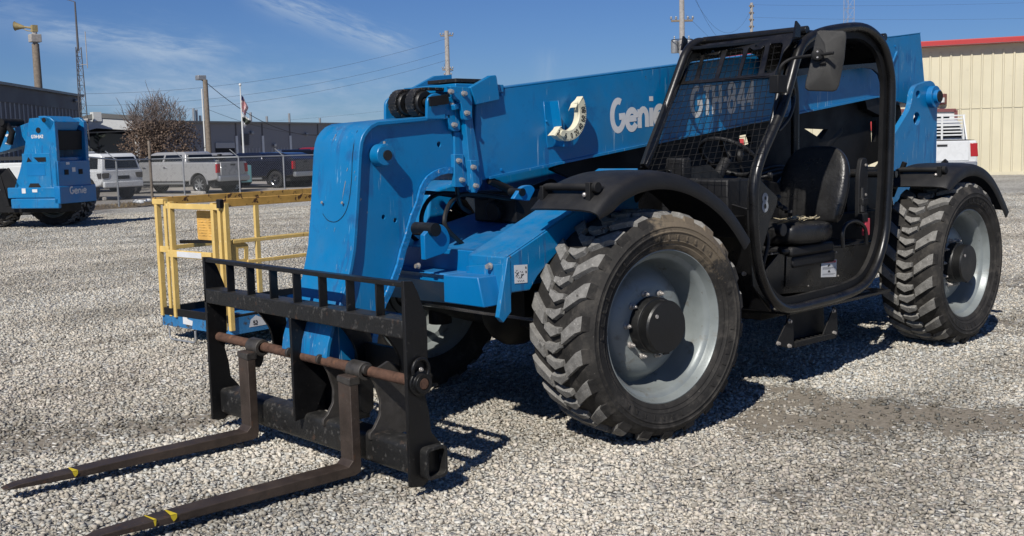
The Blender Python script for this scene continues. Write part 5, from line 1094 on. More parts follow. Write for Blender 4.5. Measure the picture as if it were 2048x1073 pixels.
# ------------------------------------------------------------------ the second telehandler, at the left edge of the yard
def telehandler2():
    P0 = aZ(123, 459); rz = R(-60); S2 = 93.0; K = 73
    t = thing('telehandler', 'smaller blue forklift with raised boom arm seen from behind, parked far left near the fence', 'telehandler', (P0.x, P0.y, 0), rz, local=True)
    X = lambda px: (122 - px) / K
    Z = lambda px, y: 1.56 + (314 - y) / S2
    def s_(px, y): return V(X(px), 0, Z(px, y))
    Wd = -1.05
    side = [s_(123, 243), s_(114, 234), s_(76, 236), s_(70, 262), s_(62, 300), s_(50, 342), s_(38, 373), s_(36, 386), s_(40, 400), s_(123, 402)]
    m = MB(); m.plate(side, (0, -.10, 0)); m.plate([p + V(0, Wd + .10, 0) for p in side], (0, -.10, 0)); m.box((.10, Wd, .95), (.80, 0 - .02, 1.55)); m.build('engine_tower', 'blue', t, bevel=.012)
    m = MB(); m.plate([V(X(118), -.10, Z(118, 262)), V(X(116), -.10, Z(116, 300)), V(X(60), -.1, Z(60, 300)), V(X(70), -.1, Z(70, 240))], (0, Wd + .2, 0)); m.build('cavity_shade', 'dark_void', t)  # near-black block fills the cavity in place of its shade
    m = MB(); m.plate([V(-.02, .0, Z(120, 244)), V(.22, .0, Z(115, 232)), V(.40, 0, Z(110, 232)), V(.1, 0, Z(115, 262))], (0, Wd * .78, 0)); m.build('tower_cap', 'blue_plain', t, bevel=.01)
    m = MB(); m.box((-.02, Wd, Z(120, 374)), (.06, 0, Z(120, 322))); m.box((-.05, Wd - .12, Z(120, 408)), (.10, .03, Z(120, 373))); cw = m.build('counterweight', 'blue_plain', t, bevel=.015)
    m = MB(); letters(m, 'Genie', (-.055, -.28, Z(120, 390)), (0, -1, 0), (0, 0, 1), .17, .19, 0, 0, .86); m.build('lettering', 'white_letter', t, recalc=False)
    m = MB(); letters(m, 'GTH-842', (X(78), .005, Z(78, 276)), (-1, 0, 0), (0, 0, 1), .075, .22, 0, 0, .74); m.build('lettering', 'white_letter', t, recalc=False)
    m = MB(); m.box((-.034, -.20, 1.17), (-.02, -.32, 1.28)); m.box((-.034, -.66, 1.17), (-.02, -.78, 1.28)); m.build_each('rear_grille', 'dark_void', t)
    m = MB(); m.box((-.03, Wd * .35, Z(120, 330)), (-.024, Wd * .25, Z(120, 325))); m.box((-.03, Wd * .52, Z(120, 345)), (-.024, Wd * .42, Z(120, 336))); m.build('rear_sticker', 'white_decal', t)
    # panel lines, vent, pocket and skirt on the lit side
    m = MB(); m.box((.16, 0, Z(100, 378)), (.88, .012, Z(100, 306))); m.build('side_door', 'blue', t, bevel=.01)
    m = MB(); m.box((.30, .012, Z(100, 351)), (.78, .018, Z(100, 326))); m.build('door_panel', 'blue_plain', t, bevel=.004)
    m = MB(); m.plate([V(X(80), .014, Z(80, 314)), V(X(103), .014, Z(103, 314)), V(X(103), .014, Z(103, 323)), V(X(88), .014, Z(88, 323))], (0, .004, 0)); m.plate([V(X(66), .014, Z(66, 323)), V(X(76), .014, Z(76, 322)), V(X(70), .014, Z(70, 313))], (0, .004, 0)); m.build('side_vent', 'matt_black', t)
    m = MB(); m.plate([V(X(66), .014, Z(66, 374)), V(X(90), .014, Z(90, 374)), V(X(86), .014, Z(86, 366)), V(X(70), .014, Z(70, 366))], (0, .004, 0)); m.build('tow_pocket', 'dark_void', t)
    m = MB(); m.box((.0, -.06, Z(100, 417)), (1.25, .03, Z(100, 397))); m.box((.02, -.05, Z(100, 396)), (1.33, .02, Z(100, 374))); m.build('side_skirt', 'blue', t, bevel=.02)
    for a, b, h in ((57, 381, 10), (77, 381, 6)): m = MB(); m.box((X(a) - .05 - (h < 9) * .03, .021, Z(a, b + h / 2)), (X(a) + .05, .026, Z(a, b - h / 2))); m.build('side_sticker', 'white_decal', t)
    # boom and its cylinder lead off to the left
    m = MB(); m.plate([s_(95, 234), s_(76, 236), s_(0, 262), s_(-120, 300), s_(-120, 325), s_(0, 301), s_(66, 283)], (0, -.35, 0)); bmo = m.build('boom', 'blue', t, bevel=.01); bmo.location.y -= .30
    m = MB(); p = s_(33, 242) + V(0, .05, 0); q = s_(-2, 318) + V(0, .05, 0); m.cyl(p, q, .10, 16); m.cyl(p + V(0, .12, 0), p + V(0, -.5, 0), .08, 16); m.tube([p, s_(42, 262), s_(35, 285)], .07, 12); m.build('lift_cylinder', 'matt_black', t)
    m = MB(); letters(m, '2', s_(9, 285) + V(0, -.28, 0), (-1, 0, -.1), (0, 0, 1), .22, .22); m.build('lettering', 'white_letter', t, recalc=False)
    m = MB(); m.disc(s_(92, 260) + V(0, 0, 0), (0, 1, 0), .06, .01, 18); m.disc(s_(104, 240), (0, 1, 0), .05, .01, 14); m.build('pivot_pin', 'matt_black', t)
    m = MB(); m.box((.2, Wd + .1, .35), (3.4, -.25, .85)); m.build('chassis', 'matt_black', t, bevel=.01)
    m = MB(); m.plate([V(1.30, .02, .5), V(1.42, .02, .5), V(1.62, .02, 1.30), V(1.58, .02, 1.34), V(1.52, .02, 1.3)], (0, -.30, 0)); m.plate([V(1.0, 0, .95), V(1.3, 0, 1.35), V(1.5, 0, 1.2), V(1.35, 0, .7)], (0, -.06, 0)); m.build('mudguard', 'matt_black', t, bevel=.01)
    ws = [w for w in COL.objects if w.name.startswith('wheel') and w.parent == T]
    back = Matrix.Rotation(-rz, 3, 'Z')
    def at(px, py): w = back @ (aZ(px, py) - V(P0.x, P0.y, 0)); return w
    a = at(8, 455); b = at(141, 452)
    d = dup(ws[1], t, (a.x + .2, a.y + .1, TR), R(-8)); d = dup(ws[1], t, (a.x + .2, a.y - 2.0, TR), PI)
    d = dup(ws[1], t, (b.x + .30, b.y + .16, TR), R(10)); d = dup(ws[1], t, (b.x + .5, b.y - .75, TR), PI + R(10))
telehandler2()
# ------------------------------------------------------------------ things beyond the fence and at the edge of the yard
mat('steel_grey', (.215, .212, .225), .55, .1, var=.06, vscale=.4); mat('steel_trim', (.34, .34, .35), .5); mat('trim_white', (.62, .63, .62), .5, var=.05); mat('wall_dark', (.085, .082, .088), .6, var=.1, vscale=.6)
mat('roof_metal', (.20, .20, .19), .5, .3, var=.1, vscale=.5); mat('cream_panel', (.58, .53, .385), .5, var=.07, vscale=.5, patch=[((.44, .40, .29), 1.3, .60, .2, .6)]); mat('red_trim', (.42, .035, .035), .45); mat('brown_trim', (.16, .05, .05), .5)
mat('canopy_wall', (.17, .18, .17), .7, var=.1, vscale=.5)
mat('paint_silver', (.31, .31, .31), .3, .15, coat=.8, var=.03); mat('paint_white', (.62, .63, .63), .28, 0, coat=.8, var=.03); mat('paint_navy', (.008, .010, .022), .25, .2, coat=1, spec=.4); mat('paint_black', (.008, .008, .009), .25, .1, coat=1, spec=.4); mat('paint_red', (.20, .015, .02), .3, .1, coat=.8); mat('paint_teal', (.10, .22, .24), .4, .1)
mat('glass_dark', (.006, .008, .010), .06, 0, spec=.6); mat('tail_red', (.35, .01, .015), .2, coat=.5); mat('lens_smoke', (.05, .045, .045), .15, coat=.5); mat('car_tyre', (.015, .015, .016), .8); mat('alloy', (.42, .43, .44), .3, .7); mat('trim_black', (.014, .014, .015), .6); mat('leaf_brown', (.13, .090, .066), .9, var=.6, vscale=1.6, patch=[((.24, .17, .12), 2.2, .56, .1, .9)]); mat('leaf_green', (.02, .035, .02), .8, var=.4, vscale=2)
mat('verge_soil', (.135, .105, .07), .95, var=.4, vscale=5, patch=[((.22, .18, .12), 9, .55, .08, .95)], bump=1, bscale=18); mat('dry_grass', (.24, .18, .10), .9, var=.4, vscale=3); mat('paving', (.30, .275, .24), .9, var=.12, vscale=1.2, bump=.2, bscale=20)
GZ = -.22
def ribbed(mb, a, b, z0, z1, pitch, w, d, mi=0, out=None, off=0.0):
    """vertical panel ribs standing on the line a-b"""
    a = Vector((a.x, a.y, 0)); b = Vector((b.x, b.y, 0)); L_ = (b - a).length; u = (b - a).normalized(); n = out
    k = off
    while k < L_ - w:
        p = a + u * k; q = p + u * w; e = w * .22
        vs = [p + n * .001, p + u * e + n * d, q - u * e + n * d, q + n * .001]; V4 = [v + V(0, 0, z0) for v in vs] + [v + V(0, 0, z1) for v in vs]
        mb.add(V4, [(0, 1, 5, 4), (1, 2, 6, 5), (2, 3, 7, 6), (4, 5, 6, 7), (3, 2, 1, 0)], mi); k += pitch
def out_n(a, b):
    u = (b - a).normalized(); n = V(-u.y, u.x, 0); c_ = V(CAM.x, CAM.y, 0) - a; return n if n.dot(V(c_.x, c_.y, 0)) > 0 else -n
def wallbox(a, b, z0, z1, depth, n): return [V(a.x, a.y, z0), V(b.x, b.y, z0), V(b.x, b.y, z1), V(a.x, a.y, z1)], -n * depth
def P_on(px, py, a, n): return aP(px, py, a, n)
def depth_pt(px, py, D, z): p = CAM + ray(px, py) * D; return V(p.x, p.y, z)

# --- dark ribbed hall at the far left
def hall_left():
    H = 5.2; a = aZ(-160, 138, H); b = aZ(160, 190, H); a.z = b.z = 0; n = out_n(a, b); t = thing('warehouse', 'dark ribbed metal hall rising behind the second forklift at far left', 'building', (b.x, b.y, GZ))
    m = MB(); p, th = wallbox(a, b, GZ, H - .15, 16, n); m.plate(p, th); m.build('wall', 'wall_dark', t)
    m = MB(); ribbed(m, a, b, GZ, 4.25, .62, .09, .045, 0, n, .2); m.build('wall_ribs', 'steel_trim', t)  # paler rib colour stands in for the grazing sun on them
    m = MB(); m.plate([a + V(0, 0, 4.25) + n * .06, b + V(0, 0, 4.25) + n * .06, b + V(0, 0, H - .15) + n * .06, a + V(0, 0, H - .15) + n * .06], -n * .05); m.build('eave_shade_band', 'wall_dark', t)  # dark band paints the shade of the eave on the upper wall
    m = MB(); m.bar(a + V(0, 0, H - .08) + n * .12, b + V(0, 0, H - .08) + n * .12, .24, .13); m.plate([a + V(0, 0, H), b + V(0, 0, H), b - n * 16 + V(0, 0, H + .02), a - n * 16 + V(0, 0, H + .02)], (0, 0, -.08)); m.build('roof', 'roof_metal', t)
    m = MB(); q = aP(146, 202, b, n); m.sphere(q + n * .15, .12, 10); m.build('wall_lamp', 'galv', t); return a, b, n
hall_left()

# --- long grey shed, canopy end
def shed():
    D0, D1 = 76, 100; a = depth_pt(200, 300, D0 - 3, 0); b = depth_pt(700, 300, D1, 0); n = out_n(a, b); t = thing('warehouse', 'long low grey metal shed with dark door opening behind the parked vehicles', 'building', (a.x, a.y, GZ))
    H = aP(340, 244, a, n).z
    # eave follows the photograph: nearly level
    m = MB(); p, th = wallbox(a, b, GZ, H, 22, n); m.plate(p, th); m.build('wall', 'steel_grey', t)
    m = MB(); ws_ = aP(550, 296, a, n).z; segs = [(aP(x0, 300, a, n), aP(x1, 300, a, n)) for x0, x1 in ((395, 428), (489, 524), (541, 579), (597, 640))]
    for s0, s1 in segs: ribbed(m, s0, s1, GZ, ws_, .42, .10, .05, 0, n, .1)
    m.build('wainscot_ribs', 'steel_trim', t)
    for px in (473.5, 526, 581, 637):
        m = MB(); p = aP(px, 300, a, n); m.box((-.10, -.10, GZ), (.10, .10, ws_ + 1.0), 0, Matrix.Translation(V(p.x, p.y, 0))); m.build('downpipe', 'trim_white', t)
        m = MB(); m.box((-.06, -.06, ws_ + .9), (.06, .06, H), 0, Matrix.Translation(V(p.x, p.y, 0) - n * .02)); m.build('seam_strip', 'wall_dark', t)
    m = MB(); m.bar(a + V(0, 0, H + .02) + n * .15, b + V(0, 0, H + .02) + n * .15, .34, .12); m.plate([a + V(0, 0, H + .05), b + V(0, 0, H + .05), b - n * 22 + V(0, 0, H + .08), a - n * 22 + V(0, 0, H + .08)], (0, 0, -.06)); m.build('roof', 'roof_metal', t)
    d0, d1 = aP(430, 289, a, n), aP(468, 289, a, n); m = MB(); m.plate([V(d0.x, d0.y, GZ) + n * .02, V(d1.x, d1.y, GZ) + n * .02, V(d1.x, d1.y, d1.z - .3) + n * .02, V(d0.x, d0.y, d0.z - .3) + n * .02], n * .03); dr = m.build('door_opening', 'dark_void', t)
    m = MB(); m.plate([V(d0.x, d0.y, d0.z - .3) + n * .02, V(d1.x, d1.y, d1.z - .3) + n * .02, V(d1.x, d1.y, d1.z + .12) + n * .02, V(d0.x, d0.y, d0.z + .12) + n * .02], n * .06); m.build('rolled_door', 'steel_trim', t)
    m = MB(); q = [aP(x, y, a, n) for x, y in ((482, 268), (496, 268), (496, 291), (482, 291))]; m.plate([p + n * .02 for p in q], n * .08)
    for i in range(6): z = q[3].z + (q[0].z - q[3].z) * (i + .5) / 6; m.bar(V(q[0].x, q[0].y, z) + n * .13, V(q[1].x, q[1].y, z) + n * .13, .05, .04)
    m.build('louvre', 'wall_dark', t)
    for px, py in ((502, 266), (611, 269), (547, 291)): m = MB(); q = aP(px, py, a, n); m.box((-.12, -.12, -.12), (.12, .12, .12), 0, Matrix.Translation(q + n * .12)); m.build('wall_lamp', 'galv', t, bevel=.03)
    for px, h in ((388, .9), (394, .8), (401, .35), (502, .7), (534, .4), (579, .7), (640, .35)): m = MB(); p = aP(px, 246, a - n * 2, n); m.cyl(V(p.x, p.y, H + .1), V(p.x, p.y, H + .25 + h), .10, 10); m.build('roof_vent', 'galv', t)
    return a, b, n, H
shed()
def canopy():
    a = depth_pt(120, 300, 66, 0); b = depth_pt(283, 300, 68, 0); n = out_n(a, b); u = (b - a).normalized(); t = thing('canopy_building', 'grey open-ended canopy with white fascia and low ridge, left of the brown tree', 'building', (b.x, b.y, GZ))
    pk = aP(190, 237.5, a, n); rr = aP(279, 243, a, n); ll = pk - (rr - pk); ll.z = rr.z; ll.z = aP(150, 247.5, a, n).z; ll = aP(150, 247.5, a, n); h = .62
    m = MB()
    for p, q in ((ll, pk), (pk, rr)): m.plate([p + n * .9, q + n * .9, q + n * .9 - V(0, 0, h), p + n * .9 - V(0, 0, h)], -n * .12)
    m.build('fascia', 'trim_white', t)
    m = MB()
    for p, q in ((ll, pk), (pk, rr)): m.plate([p + n * .95 + V(0, 0, .30), q + n * .95 + V(0, 0, .30), q - n * 9 + V(0, 0, .30), p - n * 9 + V(0, 0, .30)], (0, 0, -.28))
    m.build('roof', 'roof_metal', t)
    m = MB(); m.box((-.25, -.25, -.2), (.25, .25, .36), 0, Matrix.Translation(pk + n * .8)); m.build('ridge_cap', 'trim_white', t)
    g0, g1 = aP(150, 276, a - n * 6, n), aP(300, 276, a - n * 6, n); gm = aP(215, 267, a - n * 6, n)
    m = MB(); m.plate([V(g0.x, g0.y, GZ), V(g1.x, g1.y, GZ), V(g1.x, g1.y, aP(300, 272, a - n * 6, n).z), gm, V(g0.x, g0.y, aP(150, 280, a - n * 6, n).z)], -n * .3); m.build('back_wall', 'canopy_wall', t)
    m = MB(); q0 = a - n * 6.4 - u * 3; q1 = b - n * 6.4 + u * 2; m.plate([q0 + V(0, 0, GZ), q1 + V(0, 0, GZ), q1 + V(0, 0, rr.z + .2), q0 + V(0, 0, rr.z + .2)], -n * .2); m.build('canopy_shade', 'dark_void', t)  # near-black sheet put in as the shade inside the canopy's open end
    for q in (rr - u * .3,): m = MB(); m.bar(V(q.x, q.y, GZ) + n * .6, V(q.x, q.y, q.z - .3) + n * .6, .2, .2, up=(1, 0, 0)); m.build('post', 'trim_white', t)
    m = MB(); q0 = aP(150, 267, a, n); q1 = aP(268, 262, a, n); m.bar(q0, q1, .06, .08); m.build('tie_beam', 'steel_trim', t)
canopy()

# --- cream hall on the right
def hall_right():
    a = depth_pt(1432, 300, 44.6, 0); b = depth_pt(2260, 300, 39.0, 0); H = 4.92; n = out_n(a, b); u = (b - a).normalized(); t = thing('warehouse', 'cream ribbed metal hall with red roof trim behind the white pickup on the right', 'building', (b.x, b.y, 0))
    m = MB(); p, th = wallbox(a, b, -.05, H + .12, 17, n); m.plate(p, th); m.build('wall', 'cream_panel', t)
    m = MB(); ribbed(m, a, b, -.05, H - .25, .365, .085, .045, 0, n, .15); m.build('wall_ribs', 'cream_panel', t)
    m = MB(); m.bar(a + n * .052 + V(0, 0, 2.55), b + n * .052 + V(0, 0, 2.55), .004, .02); m.bar(a + n * .03 + V(0, 0, .06), b + n * .03 + V(0, 0, .06), .05, .12); m.build_each('lap_seam', 'cream_panel', t)
    m = MB(); m.plate([a + n * .42 + V(0, 0, H - .04), b + n * .42 + V(0, 0, H - .04), b + n * .42 + V(0, 0, H + .17), a + n * .42 + V(0, 0, H + .17)], -n * .40); m.build('roof_trim', 'red_trim', t, bevel=.02)
    m = MB(); m.plate([a + n * .40 + V(0, 0, H + .175), b + n * .40 + V(0, 0, H + .175), b - n * 17 + V(0, 0, H + .20), a - n * 17 + V(0, 0, H + .20)], (0, 0, -.04)); m.plate([a + n * .02 + V(0, 0, H - .03), b + n * .02 + V(0, 0, H - .03), b + n * .42 + V(0, 0, H - .03), a + n * .42 + V(0, 0, H - .03)], (0, 0, .02)); m.build('roof', 'roof_metal', t)
    q = [aP(x, y, a, n) + n * .03 for x, y in ((1790, 222), (1912, 221), (1912, 345), (1790, 345))]; m = MB(); m.plate(q, n * .05); dr = m.build('door', 'trim_white', t)
    m = MB()
    for i, j in ((0, 1), (1, 2)): m.bar(q[i] + n * .06, q[j] + n * .06, .12, .12)
    m.build('door_frame', 'brown_trim', t)
    q = [aP(x, y, a, n) + n * .085 for x, y in ((1840, 234), (1899, 233), (1899, 239), (1840, 240))]; m = MB(); m.plate(q, n * .02); m.build('door_window', 'glass_dark', t)
    c_ = aP(1883, 199, a, n); m = MB(); m.box((-.13, -.16, -.20), (.13, .16, .20), 0, Matrix.Translation(c_ + n * .12)); m.build('wall_lamp', 'brown_trim', t, bevel=.02); m = MB(); m.box((-.04, -.11, -.13), (.04, .11, .05), 0, Matrix.Translation(c_ + n * .27)); m.build('lamp_lens', 'trim_white', t)
    q = [aP(x, y, a, n) + n * .04 for x, y in ((1466, 278), (1488, 278), (1488, 340), (1466, 340))]; m = MB(); m.plate(q, n * .04); m.build('door', 'red_trim', t)
    c_ = aP(1655, 228, a, n); m = MB(); m.plate([aP(x, y, a, n) + n * .04 for x, y in ((1738, 226), (1750, 226), (1750, 262), (1738, 262))], n * .04); m.build('wall_sign', 'red_trim', t)
hall_right()

# --- paved lot, verge
def sheets():
    m = MB(); c_ = [aZ(150, 403, GZ), aZ(660, 380, GZ), depth_pt(760, 300, 92, GZ), depth_pt(60, 300, 76, GZ)]
    e0 = aZ(100, 404, GZ); pts = [V(-9.5, -33.5, GZ + .004), V(-21.5, -31.5, GZ + .004)]
    a = V(-8.0, -34.6, 0); b = V(-34, -30.2, 0); n = V(-.17, -.985, 0)
    p = [V(2, -36.5, 0), V(-12.3, -34.0, 0), V(-40, -29.5, 0), V(-95, -95, 0), V(-10, -110, 0)]
    m.plate([V(q.x, q.y, GZ + .006) for q in p], (0, 0, .003)); o = m.build('parking_lot', 'paving'); o['kind'] = 'structure'
    rows = []
    path = [V(3, -30, 0), V(-7.2, -30.5, 0), V(-10.5, -32.0, 0), V(-12.3, -33.0, 0), V(-14.5, -32.9, 0), V(-20, -31.9, 0), V(-34, -29.5, 0)]
    pp = smooth_path(path, 10)
    m = MB(); vs = []; W_ = 9; n_ = len(pp)
    for i, q in enumerate(pp):
        t_ = (pp[min(i + 1, n_ - 1)] - pp[max(0, i - 1)]).normalized(); nn = V(-t_.y, t_.x, 0)
        for j in range(W_):
            s_ = (j / (W_ - 1) - .5) * (1.9 + .3 * math.sin(i)); h = .16 * math.exp(-(s_ / .55) ** 2) * (.7 + .5 * random.random()); x, y = q.x + nn.x * s_, q.y + nn.y * s_; e = -.05 if j in (0, W_ - 1) else .012; vs.append(V(x, y, gzz(x, y) + h * .8 + e))
    m.add(vs, [(i * W_ + j, i * W_ + j + 1, (i + 1) * W_ + j + 1, (i + 1) * W_ + j) for i in range(n_ - 1) for j in range(W_ - 1)], 0, True); o = m.build('verge', 'verge_soil', recalc=False); o['kind'] = 'structure'
    m = MB()
    for i in range(2600):
        q = pp[random.randrange(n_)].lerp(pp[random.randrange(n_)], 0); k = random.uniform(0, n_ - 2); a = pp[int(k)]; b = pp[int(k) + 1]; q = a.lerp(b, k % 1); x = q.x + random.gauss(0, .35); y = q.y + random.gauss(0, .35); z = gzz(x, y) + .04
        h = random.uniform(.04, .16); w = random.uniform(.01, .03); an = random.uniform(0, PI); d_ = V(math.cos(an) * w, math.sin(an) * w, 0); lean = V(random.uniform(-.08, .08), random.uniform(-.08, .08), h)
        m.add([V(x, y, z) - d_, V(x, y, z) + d_, V(x, y, z) + lean], [(0, 1, 2)])
    o = m.build('dry_grass', 'dry_grass', recalc=False); tag(o, 'dead brown grass and litter along the foot of the chain-link fence', 'grass', kind='stuff')
    c_ = aZ(284, 406, -.05); m = MB()
    for i in range(16): m.sphere(c_ + V(random.uniform(-.35, .35), random.uniform(-.2, .2), random.uniform(.0, .08)), random.uniform(.04, .10), 8, sc=(1.4, 1, .6))
    tag(m.build('rubble', 'trim_white'), 'white heap of broken stone at the foot of the dark corner fence post', 'rubble')
sheets()
def wheelstop(px, py, lab):
    p = aZ(px, py, GZ); m = MB(); u = V(-.98, -.2, 0).normalized() if False else V(-.97, -.22, 0); a, b = p, p + V(-.17, -.98, 0) * 1.7
    m.bar(a + V(0, 0, .07), b + V(0, 0, .07), .16, .14); o = m.build('wheel_stop', 'concrete', bevel=.03); tag(o, lab, 'wheel stop', 'concrete wheel stops in the parking lot')
wheelstop(210, 402, 'concrete wheel stop behind the rear of the white off-roader')
wheelstop(409, 390, 'concrete wheel stop under the tail of the silver pickup')

# --- chain-link fence
def fence(name_lab, pts, posts, big=()):
    t = thing('chain_link_fence', name_lab, 'fence', (pts[0].x, pts[0].y, gzz(pts[0].x, pts[0].y)))
    z = lambda p: gzz(p.x, p.y)
    H = 1.60
    for p in posts:
        r_ = .05 if p in big else .032; m = MB(); m.cyl(V(p.x, p.y, z(p)), V(p.x, p.y, z(p) + H + (.7 if p in big else .04)), r_, 12); m.build('post', 'wood_pole' if p in big else 'galv', t)
        if p not in big:
            m = MB(); e = p + V(.28, -.14, 0); m.bar(V(p.x, p.y, z(p) + H), V(e.x, e.y, z(p) + H + .30), .035, .03); m.build('barb_arm', 'galv', t)
    for a, b in zip(pts[:-1], pts[1:]):
        m = MB(); A = V(a.x, a.y, z(a) + H); B = V(b.x, b.y, z(b) + H); m.cyl(A, B, .024, 10); m.build('top_rail', 'galv', t)
        m = MB(); L_ = (b - a).length; u = (B - A).normalized(); pitch = .095; k = -H
        hb = H - .04
        while k < L_:
            for sg in (1, -1):
                s0, s1 = k, k + hb; z0, z1 = (0, hb)
                if s0 < 0: z0 = -s0; s0 = 0
                if s1 > L_: z1 = hb - (s1 - L_); s1 = L_
                if s1 > s0:
                    if sg < 0: z0, z1 = hb - z0, hb - z1
                    pa = V(a.x, a.y, 0).lerp(V(b.x, b.y, 0), s0 / L_); pb = V(a.x, a.y, 0).lerp(V(b.x, b.y, 0), s1 / L_); za = z(a) + (z(b) - z(a)) * s0 / L_; zb = z(a) + (z(b) - z(a)) * s1 / L_
                    m.tube([V(pa.x, pa.y, za + .03 + z0), V(pb.x, pb.y, zb + .03 + z1)], .0024, 3)
            k += pitch
        m.build('chain_link', 'wire', t, recalc=False)
c0_ = aZ(305, 402, -.19); f1 = aZ(238, 412, -.10); d_ = (f1 - c0_); fA = c0_ + d_ * 1.75; fB = c0_ + d_ * 2.5
q3, q4, q5 = aZ(370, 397, -.15), aZ(481, 393, -.12), aZ(570, 388, -.12); d2 = (q5 - q4)
q6 = q5 + d2; q7 = q5 + d2 * 2
for q in (c0_, f1, fA, fB, q3, q4, q5, q6, q7): q.z = 0
fence('galvanised chain-link fence run from the dark corner post towards the second forklift', [c0_, f1, fA, fB], [f1, fA, fB])
fence('galvanised chain-link fence run with angled arms in front of the silver pickup', [c0_, q3, q4, q5, q6, q7], [c0_, q3, q4, q5, q6, q7], big=(c0_,))

# --- vehicles
def car_wheel(parent, x, y, r, rim, w=.26, face=1, big=False):
    m = MB(); m.lathe([(r * .64, 0), (r * .70, .012), (r * .86, .02), (r * .97, .0), (r, -.03), (r, -w + .03), (r * .95, -w), (r * .6, -w)], (0, 0, 0), (0, face, 0), 32); o = m.build('wheel', 'car_tyre', parent, center=(0, 0, 0), angle=40); o.location = (x, y, r); BASE[o.name] = Vector((0, 0, 0))
    m = MB(); m.lathe([(.66 * r, -.01), (.62 * r, -.02), (.60 * r, -.10)], (0, 0, 0), (0, face, 0), 32); m.lathe([(.001, -.02), (.16 * r, -.02), (.17 * r, -.07)], (0, 0, 0), (0, face, 0), 16)
    for k in range(8):
        a = 2 * PI * k / 8; m.bar((.13 * r * math.cos(a), -.03 * face, .13 * r * math.sin(a)), (.62 * r * math.cos(a), -.025 * face, .62 * r * math.sin(a)), .055 * r / .4, .03, up=(0, 1, 0))
    m.build('rim', rim, o, angle=40, center=None)
    m = MB(); m.lathe([(.001, -.10), (.60 * r, -.10)], (0, 0, 0), (0, face, 0), 24); m.build('brake', 'trim_black', o); return o
def body_slab(prof, hw, tumble=None):
    """prof: side outline (x, z); tumble: how far the half width draws in at height z"""
    tumble = tumble or (lambda z: 0)
    m = MB(); n = len(prof); vs = []
    for s_ in (1, -1):
        for x, z in prof: vs.append(V(x, s_ * (hw - tumble(z)), z))
    m.add(vs, [tuple(range(n)), tuple(range(2 * n - 1, n - 1, -1))] + [(i, n + i, n + (i + 1) % n, (i + 1) % n) for i in range(n)]); return m
def wheel_arch(prof_x, r, z0=.42): return [(prof_x - r * math.cos(t), r * .98 * math.sin(t) + .38) for t in [PI * k / 10 for k in range(11)]]
